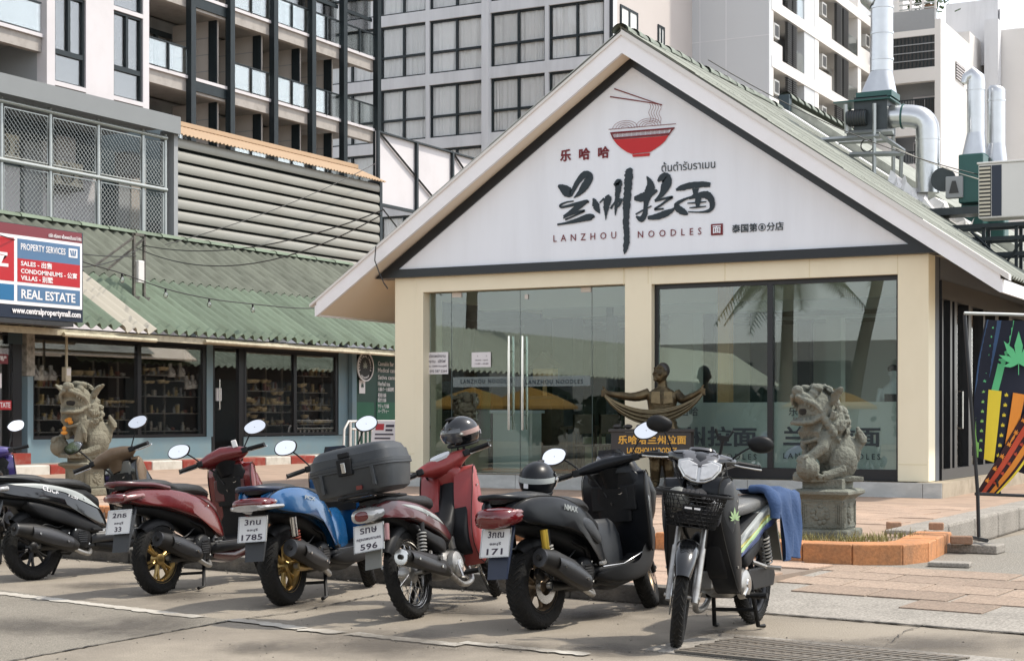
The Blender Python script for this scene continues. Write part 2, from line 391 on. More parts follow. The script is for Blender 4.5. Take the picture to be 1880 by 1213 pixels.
# orange kerb blocks along the terrace
ok = struct('terrace_kerb', MB().prism([tuple(K(a, b))[:2] for a, b in ((-40,3.0),(-.8,3.0),(-.8,3.12),(-40,3.12))], 0, .2), 'mortar')
pts = [K(a, b) for a, b in ((-14,3.02),(-.75,3.02))]
pth = dense([K(-13.7,3.0), K(-.75,3.0)], .46)+[p for p in smooth_poly([K(a, b) for a, b in ((-.75,3.0),(.2,2.8),(.75,2.62),(1.2,2.56),(1.6,2.62),(1.94,2.85),(2.05,3.2),(1.9,3.9),(1.72,4.7))], 6, False)][1:]
# resample to even blocks
def resample(P, step):
    out = [P[0]]; acc = 0
    for a, b in zip(P[:-1], P[1:]):
        L = (b-a).length; t = 0
        while acc+(L-t) >= step:
            t += step-acc; out.append(a.lerp(b, t/L)); acc = 0
        acc += L-t
    return out
Q = resample(pth, .44)
for i, (a, b) in enumerate(zip(Q[:-1], Q[1:])):
    t = (b-a).normalized(); n = V((-t.y, t.x, 0)); cv = Kinv(a)[0] > -.6; wd_ = .32 if cv else .2
    h = .29 if cv else TZ+.02
    mb = MB().prism([tuple(p)[:2] for p in (a+t*.006, b-t*.006, b-t*.006+n*wd_, a+t*.006+n*wd_)], .05, h+random.uniform(-.006,.006))
    obj('kerb_block', mb, 'orange', ok, bevel=.012)
# pale kerb stones running back along the alley
pk = struct('alley_kerb', MB().box(-4.05,-3.9,16.6,60,0,.2), 'concrete')
for i in range(7): box('kerb_stone', 'concrete', pk, -4.2,-3.86,15.4+i*1.2,16.58+i*1.2,0,.30-.004*i,bevel=.03)
# soil bed under the lion, with grass
struct('planter_soil', MB().prism([tuple(K(a, b))[:2] for a, b in ((-.2,3.05),(.75,2.85),(1.2,2.78),(1.6,2.84),(1.8,3.1),(1.7,3.7),(1.5,4.6),(-.2,4.7))], .2, TZ+.012), 'paving')
# ramp, with pavers set in it, and the gravelly alley
ramp = struct('ramp', MB().add([K(KE,0,.006), K(14,0,.006), K(14,2.6,.115), K(KE,2.6,.115), K(KE,0,-.1), K(14,0,-.1), K(14,2.6,-.1), K(KE,2.6,-.1)], [(0,1,2,3),(0,3,7,4),(4,5,1,0)]), 'concrete')
slope = atan2(.109, 2.6)
rp0 = None
ro = bpy.data.objects.new('paved_strip', None); C.objects.link(ro); ro.parent = ramp; ro.location = K(KE,0,.006)
ro.matrix_world = Matrix.Translation(K(KE,0,.006)) @ Matrix.Rotation(KANG,4,'Z') @ Matrix.Rotation(slope,4,'X')
for r in range(5):
    for c in range(11):
        a = .12+c*.62+(.31 if r % 2 else 0)-.1*r; b = .62+r*.4
        if 2.1 < a+.3 < 2.55 or (r == 0 and c < 2): continue
        if rp0 is None: rp0 = obj('paver', MB().box(0,.6,0,.385,-.02,.009), 'rampaver', ro, bevel=.004); o = rp0
        else: o = dup(rp0, ro)
        o.location = (a+random.uniform(-.01,.01), b, random.uniform(-.002,.003)); o.rotation_euler = (0,0,random.uniform(-.012,.012))
alley = struct('alley', MB().prism([tuple(K(a, b))[:2] for a, b in ((1.56,2.605),(16,2.605),(16,60),(1.56,60))], -.1, .116), 'gravel')
# red and white kerb along the shop row
rw = struct('shop_kerb', MB().box(-23.35,-23.15,10,45,.2,.3), 'mortar')
y = 16.0; i = 0
while y < 40:
    box('kerb_block', 'kerbred' if i % 2 == 0 else 'kerbwhite', rw, -23.4,-23.05,y+.01,y+.99,.2,.43,bevel=.02); y += 1.0; i += 1
struct('shop_pavement', MB().box(-24.6,-23.38,-20,45,.2,.42), 'concrete')
# grass
gm = MB(); rnd = random.Random(4)
for k in range(1900):
    a = rnd.gauss(.95,.42) if k % 3 else rnd.uniform(.1,1.6); b = rnd.gauss(3.12,.14) if k % 2 else rnd.gauss(3.4,.25)
    if k % 5 == 0: a = rnd.gauss(1.45,.12); b = rnd.uniform(3.1,4.2)
    if not (-.15 < a < 1.72 and 2.92 < b < 4.4): continue
    if .5 < a < 1.28 and b > 3.33: continue
    if mnoise.noise(V((a*3.1,b*3.1,5))) < -.05 and not (.3 < a < 1.45 and b < 3.5): continue
    if a < .35 or b < 3.02: continue
    p = K(a, b, TZ+.01); h = rnd.uniform(.03,.11)*(1.25 if rnd.random() < .2 else .8); w = .004; t = rnd.uniform(0, 6.28); l = rnd.uniform(.1,.7)*h
    d = V((cos(t), sin(t), 0)); q = V((-d.y, d.x, 0))
    gm.add([p-q*w, p+q*w, p+d*l*.4+q*w*.8+V((0,0,h*.6)), p+d*l*.4-q*w*.8+V((0,0,h*.6)), p+d*l+V((0,0,h))], [(0,1,2,3),(3,2,4)])
go = obj('grass', gm, 'grass', kind='stuff'); go['label'] = 'short dry grass growing around the stone lion base'; go['category'] = 'grass'
# loose bricks and slabs
def loose(name, px, py, z, sz, rz, label, tone='brick'):
    p = atZ(px, py, z); mb = MB(); rnd = random.Random(px)
    mb.box(-sz[0]/2,sz[0]/2,-sz[1]/2,sz[1]/2,0,sz[2]); o = obj(name, mb, tone, None, bevel=.012, loc=p); o.rotation_euler = (0,0,rz)
    return tag(o, label, name.replace('_', ' '))
loose('brick', 1641, 973, TZ+.012, (.13,.12,.085), .5, 'small broken brick lying in the grass behind the orange kerb')
loose('brick', 1719, 972, .295, (.14,.1,.07), .2, 'reddish broken brick lying on top of the orange kerb end')
# ---------------------------------------------------------------- noodle shop
mat('cream', lin(240,231,204), .55, var=.03, scale=2, dirt=lin(224,213,184), dscale=1.1, damt=.4, stretch=(1,1,.5))
mat('joint', lin(225,214,180), .6, var=0)
mat('blackband', (.008,.011,.015), .35, var=.15, scale=3)
mat('signwhite', (.82,.86,.92), .4, var=.02, scale=1, dirt=(.70,.73,.78), dscale=1.6, damt=.35, stretch=(2.2,2.2,.22))
mat('fascia', (.88,.88,.90), .5, var=.04, scale=1.5, dirt=(.66,.64,.61), dscale=1.5, damt=.35)
mat('soffit', lin(236,224,204), .7, var=.04, scale=1.5)
mat('marble', lin(176,180,178), .3, var=.10, scale=2.2, dirt=lin(208,210,208), dscale=2.6, damt=.8, stretch=(1,1,2.5))
mat('marbleside', lin(168,156,136), .6, var=.15, scale=4, dirt=lin(110,100,84), dscale=3, damt=.6)
mat('frameblack', (.012,.013,.016), .35, var=.2, scale=5)
mat('greywall', lin(86,90,96), .6, var=.06, scale=2)
mat('steel', (.62,.61,.58), .25, 1., var=.08, scale=8)
mat('chromebright', (.85,.85,.85), .08, 1., var=0)
mat('ink', (.017,.03,.04), .6, var=.25, scale=6)
mat('inkred', lin(112,24,34), .6, var=.1)
mat('signred', lin(190,24,30), .5, var=.06, scale=4)
mat('paper', (.74,.72,.73), .8, var=.05, scale=5)
mat('print', (.05,.04,.06), .8, var=0)
mat('printgold', lin(214,164,70), .4, .3, var=.1)
mat('innerwall', (.74,.77,.75), .8, var=.05, scale=1)
mat('innerfloor', (.5,.49,.46), .35, var=.1, scale=2)
mat('innerdark', (.03,.05,.06), .5, var=.2)
mat('innergreen', (.03,.20,.14), .4, var=.15, scale=2)
mat('innerwood', (.10,.065,.045), .5, var=.3, scale=5)
mat('woodtrim', lin(214,170,120), .5, var=.1, scale=4, stretch=(6,6,.6))
mat('rooftile', (.30,.315,.275), .8, var=.25, scale=5, dirt=(.13,.135,.115), dscale=2.6, damt=.75, stretch=(1,.5,1)); tint_by_object(M('rooftile'), .12)
mat('ridgetile', (.22,.25,.21), .8, var=.35, scale=9, dirt=(.08,.08,.075), dscale=3, damt=.7)
mat('foil', (.86,.84,.82), .45, .15, var=.15, scale=4)
mat('whitepaint', (.72,.70,.67), .6, var=.05, scale=2)
glassmat('shopglass', (.88,.95,.93), 1.1, base=.025)
glassmat('winglass', (.88,.95,.93), 1.15, base=.03)
def frostmat(name, col, a):
    m = bpy.data.materials.new(name); m.use_nodes = True; MATS[name] = m
    n = m.node_tree.nodes; l = m.node_tree.links; b = n['Principled BSDF']; b.inputs['Base Color'].default_value = (*col,1); b.inputs['Roughness'].default_value = .6; b.inputs['Alpha'].default_value = a
frostmat('frost', (.80,.84,.82), .66); frostmat('filmband', (.35,.42,.42), .3)
YF, YS, YE = 23.05, 22.97, 22.55      # wall, sign panel, roof edge
XC, HW = -10.15, 5.585                # ridge, half width at the eaves
ZE0, ZE1, ZA0, ZA1 = 3.05, 3.29, 6.86, 7.13
XL, XR = xY(725, YF), xY(1705, YF)
ZP, ZB = .455, 3.67
shop = thing('noodle_shop', 'white gabled noodle shop with cream columns and glass front', 'shop', (XC, YF, TZ))
def S(name, mb, m, par=shop, **k):
    o = obj(name, mb.xf(Matrix.Translation((-XC, -YF, -TZ))), m, par, **k); return o
BACK = 33.0
# plinth, columns, header
pl_ = MB().box(XL-.1, XR-.12, YF-.34, YF+.5, TZ-.05, ZP-.012); S('plinth', pl_, 'marbleside')
x = XL-.1; xe = xY(1730, YF-.36)
for i in range(8):
    x1 = min(x+1.28, xe); S('marble_slab', MB().box(x, x1-.008, YF-.36, YF-.335, TZ-.02, ZP), 'marble'); x = x1
    if x >= xe-.01: break
S('side_step', MB().box(XR-.12, xe-.003, YF-.333, BACK, TZ-.05, ZP-.004), 'marbleside')
dx0, dx1, wx0, wx1 = xY(764,YF), xY(1147,YF), xY(1196,YF), xY(1648,YF); zt = zY(764,537,YF); ztw = zY(1648,503,YF)
S('column', MB().box(XL, dx0, YF, YF+.38, ZP, ZB), 'cream', bevel=.008)
S('column', MB().box(dx1, wx0, YF, YF+.38, ZP, ZB), 'cream', bevel=.008)
S('column', MB().box(wx1, XR, YF, YF+.38, ZP, ZB), 'cream', bevel=.008)
S('header', MB().box(dx0+.001, dx1-.001, YF+.002, YF+.36, zt, ZB), 'cream'); S('header', MB().box(wx0+.001, wx1-.001, YF+.002, YF+.36, ztw, ZB), 'cream')
for px in (1145,1190,1331,1486,1648):
    xx = xY(px, YF); S('panel_joint', MB().box(xx-.006, xx+.006, YF-.003, YF+.02, ztw+.01, ZB), 'joint')
for px0, px1, py in ((728,762,832),(1648,1703,852)): S('panel_joint', MB().box(xY(px0,YF)+.01, xY(px1,YF)-.01, YF-.003, YF+.02, zY(px0,py,YF)-.006, zY(px0,py,YF)+.006), 'joint')
# gable with sign
def gtri(px, py): p = atY(px, py, YS); return (p.x, p.z)
gx0, gz0 = gtri(690,510.6); gx1, gz1 = gtri(1720,465.5); gxa, gza = gtri(1157.5,107)
gz = .5*(gz0+gz1); gz1 = gz0 = gz
S('gable_wall', MB().prism([(gx0,gz0),(gx1,gz1),(gxa,gza)], YS+.03, YF+.3, 'y'), 'blackband')
sx0, sz0 = gtri(732,494.8); sx1, sz1 = gtri(1668.5,448.5); sxa, sza = gtri(1161,124); sz0 = sz1 = .5*(sz0+sz1)
S('sign_panel', MB().prism([(sx0,sz0),(sx1,sz1),(sxa,sza)], YS, YS+.025, 'y'), 'signwhite')
def bar2(mb, a, b, w, y0, y1, side=1):
    a, b = V(a), V(b); t = (b-a).normalized(); n = V((-t.y, t.x))*side
    mb.prism([tuple(a), tuple(b), tuple(b+n*w), tuple(a+n*w)], y0, y1, 'y')
S('sign_border', MB().prism([(gx0,gz0),(gx1,gz1),(sx1,sz1),(sx0,sz0)], YS-.035, YS+.028, 'y'), 'blackband')
S('sign_border', MB().prism([(gx0,gz0),(sx0,sz0),(sxa,sza),(gxa,gza)], YS-.03, YS+.027, 'y'), 'blackband')
S('sign_border', MB().prism([(gx1,gz1),(gxa,gza),(sxa,sza),(sx1,sz1)], YS-.03, YS+.027, 'y'), 'blackband')
for px in (1395,): S('border_seam', MB().box(xY(px,YS)-.006,xY(px,YS)+.006,YS-.0365,YS-.03,gz0,sz0), 'frameblack')
# roof, soffits, fascia
ROOFE = 30.0
for sd in (-1, 1):
    e = XC+sd*HW
    S('fascia', MB().prism([(e,ZE0),(e,ZE1),(XC,ZA1),(XC,ZA0)], YE, YE+.06, 'y'), 'fascia')
    mb = MB().prism([(e,ZE0+.03),(e,ZE0+.07),(XC,ZA0+.06),(XC,ZA0+.02)], YE+.061, BACK+2, 'y'); S('soffit', mb, 'soffit')
    S('eave_board', MB().box(e-.03 if sd < 0 else e-.0, e+.0 if sd < 0 else e+.03, YE+.002, ROOFE+3, ZE0-.0, ZE1-.06), 'fascia')
    S('roof_deck', MB().prism([(e,ZE0+.08),(e,ZE0+.13),(XC,ZA1-.05),(XC,ZA0+.07)], YE+.062, BACK+8, 'y'), 'soffit')
def corr(w, length, pitch, amp, t=.012, n=4):
    """corrugated sheet: waves along x, slope along y"""
    mb = MB(); k = int(round(w/pitch))*n; top = []; 
    for j in range(2):
        top.append([(i*w/k, j*length, amp*cos(2*pi*i/n)) for i in range(k+1)])
    bot = [[(x, y, z-t) for x, y, z in r] for r in top]
    m = k+1; vs = top[0]+top[1]+bot[0]+bot[1]; fs = []
    for i in range(k):
        fs += [(i, i+1, m+i+1, m+i), (2*m+i+1, 2*m+i, 3*m+i, 3*m+i+1), (i, 2*m+i, 2*m+i+1, i+1), (m+i+1, 3*m+i+1, 3*m+i, m+i)]
    return mb.add(vs, fs)
pitch_ang = atan2(ZA1-ZE1, HW); SL = hypot(HW, ZA1-ZE1)
t0 = None
NROW = 5
for sd in (1, -1):
    for r in range(NROW):
        for c in range(7 if sd > 0 else 1):
            ln = SL/NROW+.12
            if t0 is None or (sd < 0 and r == 0): 
                wid = 1.08 if sd > 0 else 7.5
                t0 = obj('roof_sheet', corr(wid, ln, .18, .028), 'rooftile', shop, smooth=50); o = t0
            else: o = dup(t0, shop)
            s0 = r*SL/NROW-.08; y0 = YE-.02+c*1.075
            base = V((XC+sd*(HW-s0*cos(pitch_ang)), 0, ZE1+s0*sin(pitch_ang)+.05+.012*r))
            u = V((0,1,0)); v = V((-sd*cos(pitch_ang), 0, sin(pitch_ang))); m = plane_m((base.x, y0, base.z), u, v)
            o.matrix_local = Matrix.Translation((-XC,-YF,-TZ)) @ m
# white barge cap along the sheet edge, ridge tiles
for sd in (1, -1):
    e = XC+sd*(HW+.12); dz = (ZA1-ZE1)/HW*.12
    S('barge_cap', MB().prism([(e,ZE1-dz),(e,ZE1+.085-dz),(XC,ZA1+.085),(XC,ZA1)], YE-.03, YE+.14, 'y') if sd > 0 else MB().prism([(e,ZE1-dz),(e,ZE1+.04-dz),(XC,ZA1+.05),(XC,ZA1)], YE-.03, YE+.1, 'y'), 'whitepaint')
arc = [(cos(a), sin(a)) for a in [pi*k/8 for k in range(9)]]
def ridge_tile():
    mb = MB(); rs = []
    for y, s in ((0,1.06),(.03,1.08),(.44,.94)):
        rs.append([(cx*.13*s, y, .12*cy*s) for cx, cy in arc])
    mb.rings(rs, False, False, closed=False); rs2 = [[(x*.85, y, z*.85-.004) for x, y, z in r] for r in rs]
    n = len(mb.v); mb.rings([list(reversed(r)) for r in rs2], False, False, closed=False)
    return mb
r0 = obj('ridge_tile', ridge_tile(), 'ridgetile', shop, smooth=60)
for k in range(17):
    o = r0 if k == 0 else dup(r0, shop)
    o.location = (0, YE-.06+k*.43-YF, ZA1+.05-TZ+random.uniform(-.012,.012)); o.rotation_euler = (0, 0, random.uniform(-.05,.05))
# pale flashing and the rear roof with its own ridge
S('flashing', MB().prism([(XC+.1,ZA1-.02),(XC+HW,ZE1-.03+.0),(XC+HW,ZE1+.06),(XC+.1,ZA1+.09)], ROOFE-.35, ROOFE+.25, 'y'), 'foil')
S('rear_roof', MB().prism([(XC-HW,ZE1),(XC+HW+.3,ZE1+.05),(XC,ZA1+.34)], ROOFE+.28, 39, 'y'), 'rooftile')
for k in range(14):
    o = dup(r0, shop); o.location = (0, ROOFE+.2+k*.43-YF, ZA1+.36-TZ)
box('ridge_end', 'innerdark', shop, -.1,.1, ROOFE+.12-YF, ROOFE+.27-YF, ZA1+.1-TZ, ZA1+.42-TZ)
# walls that close the building
S('side_wall', MB().box(XL+.02, XL+.2, YF+.385, YF+1.2, ZP-.2, ZB+.3), 'cream'); S('side_wall', MB().box(XL+.02, XL+.2, YF+1.202, BACK, ZP-.2, ZP+.5), 'cream'); S('side_wall', MB().box(XL+.02, XL+.2, YF+1.202, BACK, ZB-.3, ZB+.3), 'cream'); S('side_pane', MB().box(XL+.1, XL+.11, YF+1.202, BACK, ZP+.502, ZB-.302), 'winglass')  # left wall is out of view; its glazing is added to let in daylight
S('back_wall', MB().box(XL+.02, XR-.05, BACK, BACK+.2, ZP-.2, ZB+1), 'innerwall')
S('inner_floor', MB().box(XL+.21, XR-.03, YF+.51, BACK-.01, ZP-.1, ZP-.02), 'innerfloor')
S('inner_ceiling', MB().box(XL+.21, XR-.03, YF+.37, BACK-.01, ZB-.02, ZB+.06), 'innerwall')
S('gable_back', MB().prism([(XL,ZB+.07),(XR,ZB+.07),(XC,ZA0-.4)], BACK-.3, BACK-.1, 'y'), 'innerwall')
# right side wall: grey pier, dark frames, glass door
xs = XR
S('side_pier', MB().box(xs-.35, xs+.0, YF+.381, YF+.62, ZP, ZB), 'greywall')
S('side_header', MB().box(xs-.3, xs+.015, YF+.625, BACK, ztw-.05, ZB), 'greywall')
S('side_frame', MB().box(xs-.12, xs+.03, YF+.66, BACK-.02, ztw-.32, ztw-.053), 'frameblack')
S('side_frame', MB().box(xs-.12, xs+.03, YF+.66, BACK-.02, ZP, ZP+.16), 'frameblack')
for yy, w in ((.66,.06),(1.15,.12),(1.42,.16),(2.35,.2),(3.4,.12),(4.3,.2),(5.4,.12),(6.6,.2),(8.0,.12)):
    S('mullion', MB().box(xs-.13, xs+.035, YF+yy, YF+yy+w, ZP+.161, ztw-.321), 'frameblack')
for a, b in ((.72,1.15),(1.58,2.35),(2.55,3.4),(3.52,4.3),(4.5,5.4),(5.52,6.6),(6.8,8.0),(8.12,9.9)):
    S('side_pane', MB().box(xs-.06, xs-.05, YF+a, YF+b, ZP+.161, ztw-.321), 'winglass')
S('side_door_handle', MB().tube([(xs+.04,YF+1.66,1.2),(xs+.1,YF+1.66,1.2),(xs+.1,YF+1.66,1.75),(xs+.04,YF+1.66,1.75)], .014, 6), 'steel')
# front window: black frame, mullion, glass, frosted film
fy = YF+.12
xm0, xm1 = xY(1409,fy), xY(1419,fy)
zwb = zY(1645,876,fy)
S('window_frame', MB().box(wx0, wx0+.06, fy, fy+.08, ZP, ztw), 'frameblack')
S('window_frame', MB().box(wx1-.05, wx1, fy, fy+.08, ZP, ztw), 'frameblack')
S('window_frame', MB().box(wx0+.061, wx1-.051, fy+.001, fy+.079, ztw-.07, ztw-.001), 'frameblack')
S('window_frame', MB().box(wx0+.061, wx1-.051, fy+.001, fy+.079, ZP+.001, ZP+.16), 'frameblack')
S('window_mullion', MB().box(xm0, xm1, fy-.01, fy+.09, ZP+.161, ztw-.071), 'frameblack')
S('window_pane', MB().box(wx0+.061, xm0-.001, fy+.035, fy+.045, ZP+.161, ztw-.071), 'winglass')
S('window_pane', MB().box(xm1+.001, wx1-.051, fy+.035, fy+.045, ZP+.161, ztw-.071), 'winglass')
zf1 = zY(1640,737,fy)
S('frosted_film', MB().box(wx0+.062, xm0-.002, fy+.047, fy+.049, ZP+.162, zf1), 'frost')
S('frosted_film', MB().box(xm1+.002, wx1-.052, fy+.047, fy+.049, ZP+.162, zf1), 'frost')
# front door: four frameless panes with long pull bars
gy = YF+.2
dxs = [dx0+.14]+[xY(p, gy) for p in (829,955,1087)]+[dx1-.002]
S('door_reveal', MB().box(dx0, dx0+.135, YF+.001, YF+.3, ZP, zt-.001), 'cream')
for i in range(4):
    S('door_pane', MB().box(dxs[i]+.004, dxs[i+1]-.004, gy, gy+.012, ZP+.01, zt-.01), 'shopglass')
    S('pane_edge', MB().box(dxs[i+1]-.0035, dxs[i+1]+.0035, gy-.001, gy+.013, ZP+.01, zt-.01), 'innerdark')
for px in (839,1076):
    xx = xY(px, gy); S('door_fitting', MB().box(xx-.09, xx+.09, gy-.012, gy+.024, zt-.09, zt-.012), 'whitepaint', bevel=.006)
xx = xY(967,gy); S('door_fitting', MB().box(xx-.03, xx+.03, gy-.012, gy+.024, zt-.16, zt-.09), 'whitepaint')
for px in (938,963):
    xx = xY(px, gy)
    for y_, dxx in ((gy-.07,0), (gy+.08,0)):
        z0, z1 = zY(px,789,gy), zY(px,617,gy)
        S('door_handle', MB().tube([(xx,y_,z0),(xx,y_,z1)], .021, 10), 'chromebright', smooth=60)
    for f in (.16,.84):
        zz = z0+(z1-z0)*f; S('handle_bracket', MB().cyl((xx,gy-.07,zz),(xx,gy+.08,zz),.011,n=8), 'steel')
S('sill_strip', MB().box(dx0+.14, dx1, gy-.03, gy+.05, ZP-.005, ZP+.008), 'steel')
# ---- lettering on glass
def word(par, s, m, px0, py0, px1, py1, Y, bold=0., spacing=1., depth=.004, name='lettering', off=None):
    """text filling the pixel box (px0 top-left .. px1 bottom-right) on the plane Y"""
    a = atY(px0, py1, Y); b = atY(px1, py1, Y); c = atY(px0, py0, Y)
    mb = fit(text_mb(s, 1, bold, spacing, .004), b.x-a.x, c.z-a.z); mb.v = [(x_, y_, (0 if z_ < 0 else depth)) for x_, y_, z_ in mb.v]
    mb.xf(plane_m((a.x, Y, a.z), (1,0,0), (0,0,1)))
    inv = Matrix.Translation((-XC,-YF,-TZ)) if par is shop else Matrix.Translation(-par.location)
    return obj(name, mb.xf(inv), m, par)
bz0, bz1 = zY(860,708,gy-.004), zY(860,694,gy-.004)
S('film_band', MB().box(xY(832,gy), xY(1084,gy), gy-.004, gy-.002, bz0-.02, bz1+.02), 'filmband')
word(shop, 'LANZHOU NOODLES', 'ink', 846, 696, 940, 704, gy-.008, spacing=1.3); word(shop, 'LANZHOU NOODLES', 'ink', 965, 697, 1070, 705, gy-.008, spacing=1.3)
mat('inkglass', (.02,.03,.034), .7, var=.1)
for (x0, x1) in ((1230,1403),(1448,1630)):
    word(shop, '乐哈哈', 'inkglass', x0, 747, x0+52, 763, fy+.03)
    word(shop, '兰州拉面', 'inkglass', x0-20 if x0 == 1230 else x0-10, 782, x1-14, 819, fy+.03, bold=.025, name='brush_lettering')
    word(shop, 'LANZHOU NOODLES', 'inkglass', x0-20 if x0 == 1230 else x0-10, 831, x1-14, 841, fy+.03, spacing=1.5)
# ---- sign lettering
SY = YS-.012
def sz(zx, zy): return (1000+zx/3.567, 140+zy/3.567)
def sp(zx, zy): p = atY(*sz(zx, zy), SY); return (p.x, p.z)
PXM = .0079/3.567
def strokes(lst, name, m='ink', rag=.0):
    mb = MB()
    for i, st in enumerate(lst):
        pts = []
        for zx, zy, w in st:
            q = sp(zx, zy); pts.append((q[0], q[1], w*PXM))
        t = MB(); brush(t, pts, 7, rag, 0, .002+.0007*i); mb.merge(t)
    mb.xf(plane_m((0, SY, 0), (1,0,0), (0,0,1)))
    return S(name, mb, m)
strokes([[(88,716,8),(118,733,28),(150,758,38),(168,772,22),(182,755,16),(215,695,20),(255,648,24),(285,645,24),(292,672,30),(262,722,30),(228,765,18),(190,797,3)],
 [(190,818,5),(140,826,6),(103,845,9),(112,858,8),(160,848,10),(270,822,14),(278,828,8)],
 [(275,826,8),(230,848,22),(195,872,18),(150,898,7),(122,916,5)], [(122,930,6),(165,905,10),(262,880,8),(200,912,6),(135,940,7)],
 [(83,972,7),(140,962,9),(210,945,16),(275,926,24),(312,922,20),(318,930,10)]], 'brush_character', rag=.06)
strokes([[(318,800,6),(333,838,24),(345,870,20),(362,898,3)], [(405,782,12),(412,800,28),(404,850,24),(402,905,10),(400,942,2)], [(360,830,6),(390,800,8)],
 [(432,868,10),(448,842,7),(466,815,4)], [(455,715,10),(485,692,24),(482,740,22),(474,800,16),(466,870,10),(463,912,3)], [(498,800,18),(492,838,10),(478,860,3)],
 [(547,604,14),(552,625,30),(550,680,30),(543,760,28),(537,850,28),(534,930,24),(536,1010,22),(538,1080,23),(530,1130,18),(522,1165,3)]], 'brush_character', rag=.16)
strokes([[(668,655,3),(690,700,24),(690,740,36),(672,790,30),(662,850,16),(655,905,20),(632,935,22),(598,918,5)], [(586,800,12),(630,795,28),(690,770,24),(738,748,8)],
 [(596,905,6),(640,880,6),(700,850,5)], [(742,690,8),(762,668,22),(790,662,34),(800,690,36),(788,730,32),(765,775,18),(722,818,8)], [(722,818,8),(790,800,8),(835,792,9),(800,815,9),(760,845,8),(722,872,8),(780,868,6)],
 [(675,928,12),(740,918,22),(800,896,22),(838,876,12),(852,858,4)]], 'brush_character', rag=.08)
strokes([[(860,745,8),(900,730,20),(960,716,22),(1040,708,20),(1085,712,16)], [(988,735,24),(985,775,16),(960,792,6)], [(960,790,6),(905,812,10),(862,842,16),(880,872,24),(915,892,20),(938,905,6)],
 [(945,800,8),(1000,782,18),(1060,778,26),(1092,810,22),(1098,850,18),(1078,880,12),(1020,890,6),(940,888,4)], [(1008,785,26),(1004,820,20),(1000,862,8)], [(935,832,4),(1000,828,6),(1060,822,4)], [(948,862,4),(1000,858,6),(1058,852,4)]], 'brush_character', rag=.1)
def zword(s, m, x0, y0, x1, y1, **k):
    a = sz(x0, y0); b = sz(x1, y1); return word(shop, s, m, a[0], a[1], b[0], b[1], SY, **k)
def zword_sk(s, m, x0, yb0, x1, yb1, h, **k):
    """word along a baseline from (x0,yb0) to (x1,yb1) in sign space, height h (all level in the place)"""
    A = sp(x0, yb0); B = sp(x1, yb1); hh = sp(x0, yb0-h)[1]-A[1]; zb = .5*(A[1]+B[1])
    mb = fit(text_mb(s, 1, k.get('bold', 0), k.get('spacing', 1.), .004), B[0]-A[0], hh)
    mb.xf(plane_m((A[0], SY, zb), (1,0,0), (0,0,1))); return S(k.get('name','lettering'), mb, m)
zword_sk('乐', 'inkred', 100, 560, 173, 555, 78, bold=.03); zword_sk('哈', 'inkred', 224, 550, 298, 545, 78, bold=.03); zword_sk('哈', 'inkred', 349, 540, 424, 535, 78, bold=.03)
zword_sk('ต้นตำรับราเมน', 'ink', 765, 625, 1116, 603, 62)
zword_sk('LANZHOU', 'inkred', 57, 1085, 468, 1062, 44, spacing=2.0); zword_sk('NOODLES', 'inkred', 610, 1058, 1026, 1037, 44, spacing=2.0)
zword_sk('泰国第⑧分店', 'ink', 1226, 1027, 1564, 1008, 56, bold=.012)
a = sp(1089,1042); b = sp(1166,964)
S('seal', MB().box(a[0], b[0], SY-.002, SY+.006, a[1], b[1]), 'inkred')
mb = fit(text_mb('面', 1, .02, 1, .004), (b[0]-a[0])*.7, (b[1]-a[1])*.7).xf(plane_m((a[0]+(b[0]-a[0])*.15, SY-.006, a[1]+(b[1]-a[1])*.15), (1,0,0), (0,0,1))); S('seal_lettering', mb, 'signwhite')
# bowl emblem
def zpoly(pts, m, name, dy=0, th=.004):
    P = [sp(*p) for p in pts]; return S(name, MB().prism(P, SY-dy-th, SY-dy, 'y'), m)
zpoly([(450,416),(540,410),(630,404),(720,397),(812,388),(788,425),(755,455),(718,480),(690,497),(630,503),(572,510),(540,498),(505,475),(475,448)], 'signred', 'bowl_emblem')
zpoly([(572,514),(690,502),(686,522),(579,529)], 'signred', 'bowl_foot')
zpoly([(428,368),(852,335),(848,346),(432,379)], 'inkred', 'bowl_band'); zpoly([(446,403),(820,372),(812,386),(450,414)], 'inkred', 'bowl_band', .001)
zpoly([(428,368),(440,368),(456,414),(448,414)], 'inkred', 'bowl_band', .002); zpoly([(838,336),(852,335),(814,388),(806,388)], 'inkred', 'bowl_band', .002)
gm = MB()
for i in range(12):
    x = 452+i*30.5; y = 384-i*2.45
    for (w_, h_) in ((22,20),(10,8)):
        P = [(x+11-w_/2,y+4-h_/2),(x+11+w_/2,y+4-h_/2-1.6),(x+11+w_/2,y+4+h_/2-1.6),(x+11-w_/2,y+4+h_/2)]
        for p, q in zip(P, P[1:]+P[:1]): brush(gm, [(*sp(*p), 1.0*PXM), (*sp(*q), 1.0*PXM)])
S('meander_pattern', gm.xf(plane_m((0,SY,0),(1,0,0),(0,0,1))), 'inkred')
strokes([[(418,349,2),(860,312,2)]], 'bowl_rim_line', 'inkred')
strokes([[(455,83,4),(768,190,3)], [(428,135,4),(600,160,3.5),(768,187,3)]], 'chopsticks_line', 'inkred')
wv = []
for i in range(5):
    wv.append([(688+i*17+7*sin(k*1.25), 182+k*15+(i*1.5), 1.3) for k in range(9)])
for cx, cy in ((528,345),(682,330)):
    for r in (26,44,62,82): wv.append([(cx+r*cos(pi*k/10)*(1 if True else 1), cy-2-r*.62*sin(pi*k/10)-(r*cos(pi*k/10))*.07*-1*-1, 1.3) for k in range(11)])
strokes(wv, 'noodle_lines', 'inkred')
